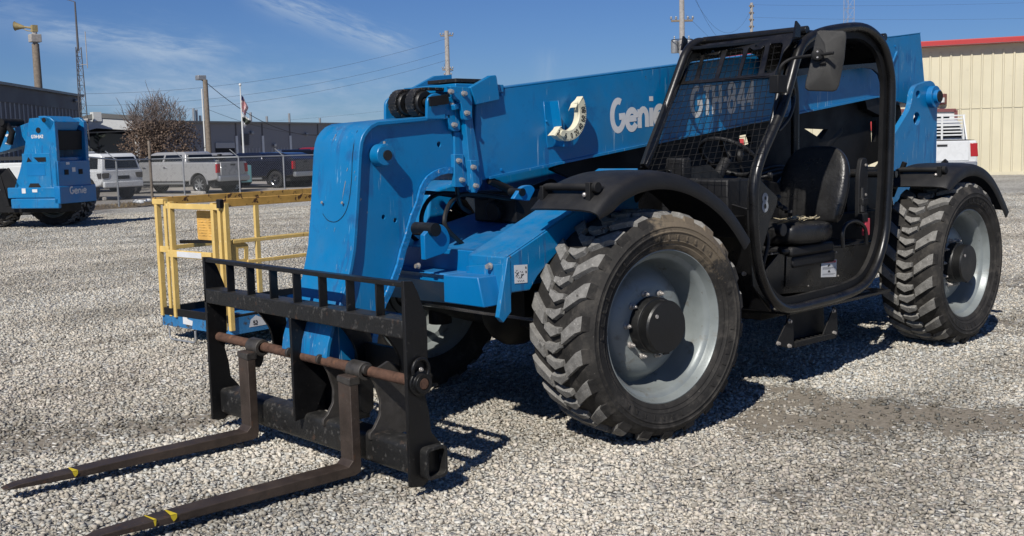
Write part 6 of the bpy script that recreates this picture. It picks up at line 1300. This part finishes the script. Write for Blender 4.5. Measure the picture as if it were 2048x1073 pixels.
def pickup(lab, cat, paint, rim, loc, rz, WB=4.0, L_=6.1, hw=.97, H=1.90, bed=True, cap=False, wr=.41, rack=False, name='parked_pickup', group='vehicles parked behind the fence'):
    t = thing(name, lab, cat, loc, rz, group=group, local=True)
    xr, xf = -WB / 2, WB / 2; x0 = xr - 1.10; x1 = xf + .95; zs = .60; zb = 1.38; hb = 1.30
    def arch_pts(xc): return [(xc + (wr + .10) * math.cos(a), wr + (wr + .10) * math.sin(a)) for a in [PI * k / 12 for k in range(13)]]
    bottom = [(x1, .50)] + [p for p in arch_pts(xf) if p[1] > .5] + [p for p in arch_pts(xr) if p[1] > .5] + [(x0 + .05, .62)]
    cabx0, cabx1 = xr + .75, xf - .55
    top = [(x0, .72), (x0 + .02, zb), (cabx0, zb + .01), (cabx1 + .25, zb - .02), (x1 - .35, hb + .02), (x1 - .08, hb - .08), (x1, .95)]
    m = body_slab(bottom + top, hw, lambda z: .0 if z < 1.0 else (z - 1.0) * .10); m.build('body', paint, t, bevel=.05, seg=3, angle=50)
    tum = lambda z: .04 + max(0, z - 1.35) * .34
    gh = [(cabx0 - .02, zb - .02), (cabx0 + .10, H - .10), (cabx0 + .3, H), (cabx1 - .95, H), (cabx1 - .70, H - .06), (cabx1 + .32, zb - .04)]
    m = body_slab(gh, hw, tum); m.build('cab', paint, t, bevel=.05, seg=3, angle=50)
    for s_ in (1, -1):
        def sw(pts): m = MB(); m.plate([V(x, s_ * (hw - tum(z) + .006), z) for x, z in pts], (0, -s_ * .02, 0)); m.build('side_window', 'glass_dark', t, bevel=.004)
        mid = (cabx0 + cabx1) / 2 - .05
        sw([(cabx0 + .22, zb + .06), (mid - .06, zb + .06), (mid - .10, H - .13), (cabx0 + .34, H - .13)]); sw([(mid + .04, zb + .06), (cabx1 + .12, zb + .05), (cabx1 - .66, H - .14), (mid + .0, H - .13)])
        m = MB(); m.plate([V(x1 - .9, s_ * (hw + .0), .6), V(x1 - .9, s_ * hw, .6)] if False else [V(xr + wr + .35, s_ * hw, .44), V(xf - wr - .35, s_ * hw, .44), V(xf - wr - .35, s_ * hw, .52), V(xr + wr + .35, s_ * hw, .52)], (0, s_ * .06, 0)); m.build('side_step', 'alloy', t, bevel=.01)
        m = MB(); m.box((cabx1 + .0, s_ * (hw + .04) - .10, zb + .02), (cabx1 + .14, s_ * (hw + .04) + .10, zb + .34), 0); m.bar((cabx1 + .07, s_ * (hw - .1), zb + .05), (cabx1 + .07, s_ * (hw + .05), zb + .08), .04, .04); m.build('wing_mirror', 'trim_black', t, bevel=.03)
        m = MB(); m.plate([V(x0 - .005, s_ * (hw - .02), zb - .08), V(x0 - .005, s_ * (hw - .22), zb - .08), V(x0 - .005, s_ * (hw - .20), .92), V(x0 - .005, s_ * (hw - .02), .92)], (.05, 0, 0)); m.plate([V(x0, s_ * (hw - .03), zb - .08), V(x0 + .10, s_ * (hw - .03), zb - .08), V(x0 + .08, s_ * (hw + .004), .92), V(x0, s_ * (hw + .004), .92)], (0, s_ * -.03, 0)); m.build('tail_light', 'tail_red', t, bevel=.01)
        for hx in (mid - .25, cabx1 - .45): m = MB(); m.box((hx, s_ * (hw - .012) - .015, 1.16), (hx + .2, s_ * (hw - .012) + .03, 1.20)); m.build('door_handle', 'chrome' if paint != 'paint_navy' else 'trim_black', t, bevel=.01)
        for xc in (xr, xf):
            m = MB(); pts = [V(xc + (wr + .11) * math.cos(a), s_ * (hw + .012), wr + (wr + .11) * math.sin(a)) for a in [PI * k / 14 for k in range(15)]]; m.tube(pts, .028, 6); m.build('arch_trim', paint, t)
            car_wheel(t, xc, s_ * (hw - .02), wr, rim, face=s_)
    m = MB(); m.plate([V(cabx1 + .30, -hw * .86, zb + .0), V(cabx1 + .30, hw * .86, zb + .0), V(cabx1 - .66, hw * .72, H - .06), V(cabx1 - .66, -hw * .72, H - .06)], (.03, 0, .02)); m.build('windscreen', 'glass_dark', t)
    m = MB(); m.plate([V(cabx0 - .025, -hw * .8, zb + .08), V(cabx0 - .025, hw * .8, zb + .08), V(cabx0 + .07, hw * .74, H - .14), V(cabx0 + .07, -hw * .74, H - .14)], (-.02, 0, 0)); m.build('rear_window', 'glass_dark', t)
    m = MB(); m.box((x0 - .14, -hw + .03, .55), (x0 + .05, hw - .03, .78)); m.build('bumper', 'alloy', t, bevel=.04); m = MB(); m.box((x0 - .02, -hw + .24, .80), (x0 + .02, hw - .24, zb - .01)); tg = m.build('tailgate', paint, t, bevel=.03)
    m = MB(); m.box((x0 - .035, -.14, 1.22), (x0 - .015, .14, 1.28)); m.build('tailgate_handle', 'trim_black', tg)
    m = MB(); m.box((x0 + .06, -hw + .10, zb + .012), (cabx0 - .05, hw - .10, zb + .02)); m.build('bed_cover', 'trim_black', t)
    m = MB(); m.box((x0 + .3, -hw + .15, .34), (x1 - .4, hw - .15, .60)); m.build('underbody', 'trim_black', t)
    m = MB(); m.box((x1 - .02, -hw + .1, .55), (x1 + .05, hw - .1, 1.15)); m.build('grille', 'trim_black', t, bevel=.02)
    if cap:
        m = body_slab([(x0 + .02, zb), (x0 + .38, H - .14), (x0 + .7, H - .04), (cabx0 - .1, H - .02), (cabx0 - .1, zb)], hw, tum); m.build('bed_cap', paint, t, bevel=.04, seg=2, angle=50)
        for s_ in (1, -1): m = MB(); m.plate([V(x, s_ * (hw - tum(z) + .006), z) for x, z in ((x0 + .35, zb + .1), (cabx0 - .3, zb + .1), (cabx0 - .3, H - .18), (x0 + .6, H - .2))], (0, -s_ * .02, 0)); m.build('side_window', 'glass_dark', t)
    if rack:
        m = MB(); xk = cabx0 - .10; zt_ = H + .12
        for i in range(7): z = zb + .14 + i * (zt_ - zb - .16) / 6; m.box((xk - .03, -hw * .80, z), (xk, hw * .80, z + .045))
        for y in (-hw * .84, -.2, .2, hw * .84): m.box((xk - .045, y - .03, zb), (xk, y + .03, zt_ + .03))
        for s_ in (1, -1): m.plate([V(xk, s_ * hw * .84, zt_), V(xk - .06, s_ * hw * .84, zt_), V(xk - .42, s_ * hw * .9, zb + .02), V(xk - .30, s_ * hw * .9, zb + .02)], (0, -s_ * .04, 0))
        m.build('headache_rack', 'trim_white', t, bevel=.006)
    return t
def place(px, py, rz, lx, ly, z=GZ):
    p = aZ(px, py, z); c, s = math.cos(rz), math.sin(rz); return (p.x - (lx * c - ly * s), p.y - (lx * s + ly * c), z)
hd = R(11) + math.atan2(aZ(277, 387, GZ).y - aZ(397, 389, GZ).y, aZ(277, 387, GZ).x - aZ(397, 389, GZ).x)
pickup('silver crew cab pickup with its rear wheel beside a concrete block', 'pickup', 'paint_silver', 'alloy', place(397, 389, hd, -2.05, .97), hd, WB=4.2, H=1.86, wr=.42)
pickup('dark navy pickup with enclosed bed and bright wheel, right of the silver pickup', 'pickup', 'paint_navy', 'chrome', place(551, 377, hd + R(3), -1.9, .97), hd + R(3), WB=3.8, H=1.74, cap=True, wr=.42)
pickup('black pickup seen from behind with red tail lamp, rightmost beside the blue boom head', 'pickup', 'paint_black', 'alloy', place(577, 375, hd - R(36), -2.9, 1.0), hd - R(36), WB=3.7, H=1.86)
pickup('dark red vehicle with only its curved roof showing above the black pickup', 'pickup', 'paint_red', 'alloy', (-27.6, -45.2, GZ), hd - R(10), H=1.95)
pickup('white pickup showing only roof and window behind the white off-roader', 'pickup', 'paint_white', 'alloy', (-16.6, -50.8, GZ), hd + R(8), H=2.0)
pickup('low silver vehicle roof showing over the tailgate of the silver pickup', 'pickup', 'paint_silver', 'alloy', (-23.9, -50.0, GZ), hd - R(6), H=1.78, WB=3.4)
p_ = CAM + ray(1858, 300) * 34; hw_ = math.atan2(ray(1880, 300).y, ray(1880, 300).x) + R(7)
pickup('white pickup with slatted cab rack seen from behind, parked before the cream hall', 'pickup', 'paint_white', 'alloy', (p_.x, p_.y, 0), hw_, H=2.0, rack=True, group=None)
def suv():
    rz = hd + R(-6); t = thing('parked_suv', 'white boxy off-roader seen from behind through the fence, left of the silver pickup', 'suv', place(178, 403, rz, -1.4, .93), rz, group='vehicles parked behind the fence', local=True)
    hw = .94; wr = .41; xr, xf = -1.4, 1.4; x0 = -2.35; x1 = 2.3; zb = 1.12; H = 1.86
    ap = lambda xc: [(xc + (wr + .1) * math.cos(a), wr + (wr + .1) * math.sin(a)) for a in [PI * k / 12 for k in range(13)]]
    prof = [(x1, .55)] + [p for p in ap(xf) if p[1] > .5] + [p for p in ap(xr) if p[1] > .5] + [(x0 + .1, .62), (x0 - .02, .75), (x0, zb), (x0 + .0, zb + .1), (1.0, zb + .08), (x1 - .1, zb - .02), (x1, .9)]
    m = body_slab(prof, hw); m.build('body', 'paint_white', t, bevel=.06, seg=3, angle=50)
    tum = lambda z: .02 + max(0, z - 1.15) * .22
    m = body_slab([(x0, zb + .02), (x0 + .16, H - .10), (x0 + .32, H), (.2, H), (.5, H - .05), (1.1, zb + .02)], hw, tum); m.build('cabin', 'paint_white', t, bevel=.05, seg=3, angle=50)
    m = MB(); m.plate([V(x0 - .01 + .04, -hw * .80, zb + .16), V(x0 + .03, hw * .80, zb + .16), V(x0 + .14, hw * .70, H - .14), V(x0 + .14, -hw * .70, H - .14)], (-.025, 0, 0)); m.build('rear_window', 'glass_dark', t)
    for s_ in (1, -1):
        for pts in (((x0 + .30, zb + .14), (x0 + .85, zb + .14), (x0 + .92, H - .16), (x0 + .36, H - .16)), ((x0 + 1.0, zb + .1), (x0 + 1.8, zb + .1), (x0 + 1.8, H - .14), (x0 + 1.05, H - .14)), ((x0 + 1.9, zb + .1), (.95, zb + .1), (.42, H - .14), (x0 + 1.9, H - .14))): m = MB(); m.plate([V(x, s_ * (hw - tum(z) + .008), z) for x, z in pts], (0, -s_ * .02, 0)); m.build('side_window', 'glass_dark', t, bevel=.004)
        m = MB(); m.plate(fillet([V(x0 - .03, s_ * (hw - .02), 1.10), V(x0 - .03, s_ * (hw - .34), 1.10), V(x0 - .03, s_ * (hw - .30), .90), V(x0 - .03, s_ * (hw - .02), .88)], .04, 3, True), (.10, 0, 0)); m.build('tail_light', 'lens_smoke', t)
        m = MB(); m.plate([V(x0 + .02, s_ * (hw - .01), 1.10), V(x0 + .30, s_ * (hw - .01), 1.08), V(x0 + .22, s_ * (hw - .01), .88), V(x0 + .02, s_ * (hw - .01), .88)], (0, s_ * .03, 0)); m.build('tail_light_side', 'lens_smoke', t)
        for xc in (xr, xf): car_wheel(t, xc, s_ * (hw - .01), wr, 'alloy', face=s_)
        m = MB(); m.bar((x0 + .4, s_ * (hw - .22), H + .04), (.1, s_ * (hw - .22), H + .04), .03, .03); m.build('roof_rail', 'trim_black', t)
    m = MB(); m.box((x0 - .10, -hw + .04, .52), (x0 + .05, hw - .04, .76)); m.build('bumper', 'paint_white', t, bevel=.04)
    m = MB(); m.box((x0 - .035, -.30, .84), (x0 - .01, .30, .98)); m.build('number_plate_recess', 'trim_black', t); m = MB(); m.box((x0 - .05, -.62, .48), (x0 + .3, .62, .56)); m.build('underbody', 'trim_black', t)
suv()
def trailer():
    p = aZ(497, 381, GZ); rz = hd + R(48); t = thing('utility_trailer', 'small teal box trailer standing against the side of the navy pickup', 'trailer', (p.x + .6, p.y - .2, GZ), rz, local=True)
    m = MB(); m.box((-.75, -.6, .38), (.75, .6, 1.18)); m.build('box', 'paint_teal', t, bevel=.03); m = MB(); m.box((.765, -.52, .45), (.78, .52, 1.1)); m.box((-.52, .601, .45), (.6, .615, 1.12)); m.build('panel', 'trim_black', t)  # black sheets put the shade of the dim faces into colour
    m = MB(); m.bar((.75, 0, .42), (1.7, 0, .45), .08, .08); m.build('drawbar', 'galv', t)
    for s_ in (1, -1): car_wheel(t, 0, s_ * .78, .28, 'alloy', w=.18, face=s_)
trailer()
def box_truck():
    t = thing('service_truck', 'pale grey service body of a truck, half hidden behind the second forklift', 'truck', (*tuple((CAM + ray(-14, 330) * 31).xy), -.1), hd + R(35), local=True)
    m = MB(); m.box((-1.8, -1.0, .62), (1.9, 1.0, 1.52)); m.build('service_body', 'mat_grey' if False else 'trim_white', t, bevel=.03)
    for x in (-1.2, -.2, .8): m = MB(); m.box((x - .42, .995, .75), (x + .42, 1.01, 1.42)); m.build('locker_door', 'trim_white', t, bevel=.008)
    m = MB(); m.box((2.0, -.95, .6), (3.6, .95, 1.3)); m.box((2.05, -.88, 1.3), (3.0, .88, 1.9)); m.build('cab', 'paint_white', t, bevel=.08); m = MB(); m.bar((-1.5, 0, 1.66), (1.5, 0, 1.66), .1, .08); m.bar((-1.6, .5, 1.62), (1.6, .5, 1.62), .05, .05); m.build('rack', 'trim_black', t)
    for x in (-1.0, 2.8):
        for s_ in (1, -1): car_wheel(t, x, s_ * .95, .4, 'alloy', face=s_)
box_truck()

# --- trees
def skeleton(m, base, h, spread, n1, tw, rad, seed, up=.6, twr=.012):
    rnd = random.Random(seed); tips = []
    def grow(p, d, L_, r, lv):
        pts = [p]; q = p.copy(); dd = d.copy()
        for i in range(5): dd = (dd + V(rnd.gauss(0, .10), rnd.gauss(0, .10), .05 * up)).normalized(); q = q + dd * L_ / 5; pts.append(q.copy())
        m.tube(pts, r, 5 if lv > 1 else 8, r2=r * .35)
        if lv >= tw: tips.append(pts); return
        for k in range({0: n1, 1: 5, 2: 4, 3: 3}.get(lv, 2)):
            i = rnd.randint(1, 5) if lv else rnd.randint(2, 5); a = rnd.uniform(0, 2 * PI); sd = V(math.cos(a), math.sin(a), rnd.uniform(.0, .7)) * spread; nd = (dd + sd).normalized(); grow(pts[i], nd, L_ * rnd.uniform(.5, .75), r * .45, lv + 1)
    grow(base, V(0, 0, 1), h, rad, 0); return tips
def tree_brown():
    c_ = CAM + ray(324, 380) * 58; c_.z = GZ; t = thing('tree', 'bushy tree with dense brown dead leaves and bare twigs on top, by the grey shed', 'tree', c_)
    m = MB(); skeleton(m, c_, 2.6, .55, 11, 3, .12, 5, 1.4); m.build('trunk', 'bark', t, recalc=False)
    m = MB(); rnd = random.Random(4)
    for k in range(60): a = rnd.uniform(0, 2 * PI); rr = rnd.uniform(.1, .9); b = c_ + V(rr * math.cos(a), rr * math.sin(a), 2.4); e = b + V(1.25 * rr * math.cos(a) + rnd.gauss(0, .2), 1.25 * rr * math.sin(a) + rnd.gauss(0, .2), rnd.uniform(1.2, 2.55) * (1 - .28 * rr)); md = (b + e) / 2 + V(rnd.gauss(0, .1), rnd.gauss(0, .1), 0); m.tube([b, md, e], .018, 4, r2=.005)
    for k in range(1100):
        a = rnd.uniform(0, 2 * PI); rr = rnd.uniform(.1, 1.5); z = rnd.uniform(3.0, 4.9 - rr * .65); b = c_ + V(rr * math.cos(a), rr * math.sin(a), z); e = b + V(rnd.gauss(0, .22), rnd.gauss(0, .22), rnd.uniform(.15, .55)); m.tube([b, e], .009, 3)
    m.build('twigs', 'twig', t, recalc=False)
    m = MB(); N_ = 15000
    for i in range(N_):
        u = rnd.random(); a = rnd.uniform(0, 2 * PI); z = rnd.uniform(.15, 3.55); zr = z / 3.55; rm = 2.05 * (1 - .25 * abs(zr - .35) ** 1.5) * (1 + .15 * math.sin(3 * a + z * 2) + .12 * math.sin(7 * a - z * 3) + .08 * math.sin(13 * a + z * 9)) * (1 if zr < .8 else (1 - (zr - .8) * 1.2))
        if math.sin(a * 5 + z * 4) * math.sin(z * 6 + a * 2) > .55 and rnd.random() < .85: continue
        rr = rm * (rnd.random() ** .42); p = c_ + V(rr * math.cos(a), rr * math.sin(a), z); s_ = rnd.uniform(.035, .075)
        x_ = V(rnd.gauss(0, 1), rnd.gauss(0, 1), rnd.gauss(0, 1)).normalized() * s_; y_ = V(rnd.gauss(0, 1), rnd.gauss(0, 1), rnd.gauss(0, 1)).normalized() * s_ * .7
        m.add([p - x_, p + y_, p + x_, p - y_], [(0, 1, 2, 3)])
    m.build('crown', 'leaf_brown', t, recalc=False)
tree_brown()
def conifer():
    c_ = CAM + ray(203, 380) * 63; c_.z = GZ; t = thing('pine_tree', 'small dark green pine in front of the canopy building', 'tree', c_); rnd = random.Random(2)
    m = MB(); m.tube([c_, c_ + V(0, 0, 3.1)], .06, 8, r2=.02)
    tips = []
    for k in range(46): z = rnd.uniform(.6, 2.9); a = rnd.uniform(0, 2 * PI); L_ = rnd.uniform(.5, 1.5) * (1 - z / 4.2); b = c_ + V(0, 0, z); e = b + V(L_ * math.cos(a), L_ * math.sin(a), rnd.uniform(-.05, .35)); m.tube([b, e], .015, 4, r2=.006); tips.append((b, e))
    m.build('trunk', 'bark', t, recalc=False); m = MB()
    for b, e in tips:
        for i in range(55):
            p = b.lerp(e, rnd.uniform(.2, 1)); d_ = V(rnd.gauss(0, 1), rnd.gauss(0, 1), rnd.gauss(0, .6) + .3).normalized() * rnd.uniform(.08, .16); w = V(rnd.gauss(0, 1), rnd.gauss(0, 1), rnd.gauss(0, 1)).normalized() * .012; m.add([p - w, p + w, p + d_], [(0, 1, 2)])
    m.build('crown', 'leaf_green', t, recalc=False)
conifer()

# --- poles, towers, wires, flags
def at_px(px, py, D): return CAM + ray(px, py) * D
def ground_under(px, py, D, z=GZ): p = at_px(px, py, D); return V(p.x, p.y, z)
def zfor(base, py):
    # height on the vertical through base that projects to picture row py
    lo, hi = -5.0, 60.0
    for _ in range(50):
        md = (lo + hi) / 2; d = V(base.x, base.y, md) - CAM; y = 536.5 - FPX * d.dot(CU) / d.dot(CF)
        if y > py: lo = md
        else: hi = md
    return lo
b0 = ground_under(77, 174, 74); zt1 = zfor(b0, 88)
t = thing('siren_pole', 'wooden pole with yellow warning horn and grey box above the left hall', 'siren', b0)
m = MB(); m.tube([b0, V(b0.x, b0.y, zt1)], .30, 14, r2=.24); m.build('pole', 'wood_pole', t); side_ = CR.copy(); side_.z = 0; side_.normalize()
top = V(b0.x, b0.y, zt1); m = MB(); m.cyl(top, top + V(0, 0, .95), .17, 12); m.box((-.35, -.3, -.25), (.35, .3, .28), 0, Matrix.Translation(top + V(0, 0, .35))); m.build('mount', 'pole_grey', t, bevel=.03)
h0 = top + V(0, 0, 1.05); m = MB(); m.box((-.18, -.18, -.2), (.18, .18, .25), 0, Matrix.Translation(h0 + V(0, 0, -.05))); ax_ = (-side_ + V(0, 0, .13)).normalized()
m.tube([h0, h0 + ax_ * .5], .07, 10); prof = [(.05, 0), (.09, .5), (.16, .75), (.30, 1.0), (.32, 1.02), (.28, .98), (.03, .2)]; m.lathe([(r_, y + .3) for r_, y in prof], h0, ax_, 20); m.tube(smooth_path([h0 + V(0, 0, -.2), h0 + ax_ * .5 + V(0, 0, -.22), h0 + ax_ * .9 + V(0, 0, -.02)], 5), .03, 6); m.build('horn', 'siren_yellow', t)

def lattice(lab, px0, py0, D, ptop, w0, w1, step, zb=GZ, mast=None, arm=False, nm='lattice_tower'):
    b = ground_under(px0, py0, D, zb); zt_ = zfor(b, ptop); t = thing(nm, lab, 'tower', b); m = MB(); n = int((zt_ - zb) / step); H = zt_ - zb
    c = lambda k, i: b + V(math.cos(2 * PI * k / 3 + .4), math.sin(2 * PI * k / 3 + .4), 0) * ((w0 + (w1 - w0) * i / n) / 1.732) + V(0, 0, H * i / n)
    for k in range(3): m.tube([c(k, 0), c(k, n)], .028, 6)
    for i in range(n):
        for k in range(3): m.tube([c(k, i), c((k + 1) % 3, i + 1)], .013, 4); m.tube([c(k, i), c((k + 1) % 3, i)], .012, 4)
    m.build('frame', 'pole_grey' if nm != 'radio_mast' else 'wall_dark', t, recalc=False); return t, b, zt_
t, b, zt2 = lattice('dark lattice radio mast with whip antenna beside the left hall corner', 166, 240, 60, 95, .55, .28, .5, nm='radio_mast')
zt3 = zfor(b, 4); m = MB(); m.tube([V(b.x, b.y, zt2 - .2), V(b.x, b.y, zt3)], .07, 8, r2=.045); m.tube([V(b.x, b.y, zt3), V(b.x, b.y, zt3 + .12) - side_ * 1.4 + V(0, 0, .3)], .02, 6); m.build('mast', 'wall_dark', t)
wz = zfor(b, 130); m = MB(); p = V(b.x, b.y, wz) + side_ * .45; m.tube([p + V(0, 0, -.2), p + V(0, 0, 1.8)], .025, 6); m.tube([V(b.x, b.y, wz), p], .02, 6); m.build('whip_antenna', 'pole_grey', t)
m = MB(); q = V(b.x, b.y, zfor(b, 241)); m.tube([q + side_ * .3, q - side_ * .8], .10, 8); m.build('guy_bracket', 'pole_grey', t)
lattice('grey lattice tower standing beyond the cab roof', 1697, 60, 120, -25, 1.1, 1.1, 1.1)
b = ground_under(418, 300, 64); ztp = zfor(b, 160); t = thing('light_pole', 'weathered wooden pole with floodlight and steel conduit behind the silver pickup', 'light pole', b)
m = MB(); m.tube([b, V(b.x, b.y, ztp)], .17, 12, r2=.14); m.build('pole', 'wood_pole', t); m = MB(); m.tube([b - side_ * .22, V(b.x, b.y, zfor(b, 178)) - side_ * .22], .05, 8); m.build('conduit', 'trim_white', t)
m = MB(); fl = V(b.x, b.y, ztp) - side_ * .25 + V(0, 0, .12); m.box((-.26, -.2, -.14), (.26, .2, .14), 0, Matrix.Translation(fl)); m.bar(fl + V(0, 0, -.1), V(b.x, b.y, ztp - .15), .06, .06); m.build('floodlight', 'galv', t, bevel=.03)
pole1 = V(b.x, b.y, ztp - .1)
b = ground_under(487, 300, 66); ztf = zfor(b, 172); t = thing('flagpole', 'slim pale flagpole with furled flags in front of the shed louvre', 'flagpole', b)
m = MB(); m.tube([b, V(b.x, b.y, ztf)], .07, 10, r2=.035); m.sphere(V(b.x, b.y, ztf + .06), .09, 10); m.build('pole', 'trim_white', t)
def cloth(name, z0, z1, w, wobble, mats_, seed, stripes=0):
    rnd = random.Random(seed); m = MB(); nu, nv = 13, 26; vs = []
    for j in range(nv + 1):
        v = j / nv; z = z0 + (z1 - z0) * v
        for i in range(nu + 1): u = i / nu; ww = w * (.45 + .55 * math.sin(PI * min(1, v * 1.15 + .12))); x = .06 + ww * u * (1 - .35 * math.sin(v * 5 + seed)); y = .10 * math.sin(u * 9 + v * 3) * wobble; vs.append(V(b.x, b.y, z - u * .25) + side_ * x + V(side_.y, -side_.x, 0) * y)
    for j in range(nv):
        for i in range(nu):
            mi = 0
            if stripes: mi = 2 if (i < 6 and j < 8) else (i + j // 3) % 2
            else: mi = (j // 9) % len(mats_)
            m.add([vs[j * (nu + 1) + i], vs[j * (nu + 1) + i + 1], vs[(j + 1) * (nu + 1) + i + 1], vs[(j + 1) * (nu + 1) + i]], [(0, 1, 2, 3)], mi, True)
    return m, mats_
m, mm = cloth('flag', zfor(b, 190), zfor(b, 224), .34, 1, ['flag_red', 'flag_white', 'flag_blue'], 1, 1); tag(m.build('flag', mm, recalc=False), 'striped red and white flag with blue corner hanging at the top of the flagpole', 'flag')
m, mm = cloth('flag', zfor(b, 226), zfor(b, 250), .36, 1, ['flag_white', 'flag_dark'], 3); tag(m.build('flag', mm, recalc=False), 'pale and dark flag hanging limp below the striped flag', 'flag')
def util_pole(lab, px, ptop, D, r_, arms, trans=False, zb=GZ, pmid=200):
    b = ground_under(px, pmid, D, zb); zt_ = zfor(b, ptop); t = thing('utility_pole', lab, 'utility pole', b); m = MB(); m.tube([b, V(b.x, b.y, zt_)], r_ * 1.15, 10, r2=r_ * .85); m.build('pole', 'pole_grey', t)
    ends = []
    for (py, w) in arms:
        z = zfor(b, py); m = MB(); m.bar(V(b.x, b.y, z) - side_ * w, V(b.x, b.y, z) + side_ * w, .10, .12); m.build('crossarm', 'wood_pole', t, bevel=.01)
        for k in (-1, -.55, .55, 1): m = MB(); p = V(b.x, b.y, z) + side_ * w * k; m.lathe([(.0001, .22), (.05, .20), (.08, .14), (.045, .12), (.08, .07), (.045, .05), (.03, 0)], p + V(0, 0, .05), (0, 0, 1), 10); m.build('insulator', 'galv', t); ends.append(p + V(0, 0, .25))
    return t, b, zt_, ends
t, ub, uz, e1 = util_pole('grey utility pole rising directly behind the boom head', 896, 62, 95, .22, ((72, .55), (140, .45), (152, .30)), pmid=160)
m = MB(); z = zfor(ub, 146)
for k in range(5): m.tube([V(ub.x, ub.y, z) - side_ * .1, V(ub.x, ub.y, z + .2 + .15 * k) + side_ * (.5 - .2 * k)], .02, 4)
m.build('tie_wires', 'cable', t)
t, tb, tz, e2 = util_pole('utility pole with three grey transformers left of the cab roof', 1364, -40, 62, .17, ((42, .62),), pmid=60)
for k, dx in enumerate((-.42, .0, .42)):
    m = MB(); z = zfor(tb, 106); p = V(tb.x, tb.y, z) + side_ * dx + V(side_.y, -side_.x, 0) * -(.28 if dx == 0 else .15); m.lathe([(.0001, 0), (.19, 0), (.20, .04), (.20, .62), (.21, .66), (.17, .72), (.0001, .74)], p, (0, 0, 1), 20); m.lathe([(.0001, .98), (.03, .97), (.05, .9), (.03, .85), (.05, .8), (.04, .72)], p, (0, 0, 1), 10); m.build('transformer', 'galv', t)
m = MB(); m.tube([V(tb.x, tb.y, zfor(tb, 80)) + side_ * math.cos(a) * .60 + V(side_.y, -side_.x, 0) * math.sin(a) * -.45 for a in [2 * PI * k / 24 for k in range(24)]], .025, 6, closed=True); m.build('hoop', 'cable', t)
t, sb_, sz, e3 = util_pole('far grey pole studded with fittings above the cab visor', 1503, 6, 100, .16, (), pmid=50)
for k in range(11): m = MB(); z = sz - .3 - k * .62; m.box((-.28, -.1, -.07), (.28, .1, .07), 0, Matrix.Translation(V(sb_.x, sb_.y, z))); m.build('fitting', 'wood_pole', t)
def wire(lab, p, q, sag, r_=.012, n=24):
    m = MB(); m.tube([p.lerp(q, i / n) - V(0, 0, sag * 4 * (i / n) * (1 - i / n)) for i in range(n + 1)], r_ * .7, 5); o = m.build('overhead_wire', 'cable', recalc=False); tag(o, lab, 'wire', 'overhead wires')
wire('thick black service cable sagging from the wooden light pole past the flagpole', pole1, at_px(700, 256, 82), 1.6, .03)
wire('thin wire from the light pole running right above the shed roof', pole1 - V(0, 0, 1.6), at_px(720, 262, 82), .8, .014)
for i, (x0, y0, x1, y1) in enumerate(((170, 188, 892, 78), (165, 212, 893, 104), (160, 228, 893, 121))):
    wire(['topmost of the three long wires left of the pole behind the boom', 'middle of the three long wires left of the pole behind the boom', 'lowest of the three long wires left of the pole behind the boom'][i], at_px(x0, y0, 84), at_px(x1, y1, 94), 1.1, .014)
wire('faint wire descending to the right of the flagpole', at_px(500, 245, 120), at_px(1010, 185, 130), .5, .012)
for i, (x0, y0, x1, y1, s_) in enumerate(((1380, -20, 1502, 20, 2.2), (1372, 30, 1425, 82, .0), (1388, -10, 1440, 80, .3))): wire(['slack wire looping from the transformer pole to the far studded pole', 'short wire dropping steeply from the transformer crossarm', 'wire dropping from the top of the transformer pole behind the visor'][i], at_px(x0, y0, 64), at_px(x1, y1, 90 if i == 0 else 75), s_, .010)
for i, (x0, y0, x1, y1) in enumerate(((1505, 10, 2100, 4), (1505, 35, 2100, 36))): wire(['upper of the two thin wires crossing the sky above the cab', 'lower of the two thin wires crossing the sky above the cab'][i], at_px(x0, y0, 100), at_px(x1, y1, 100), .2, .010)
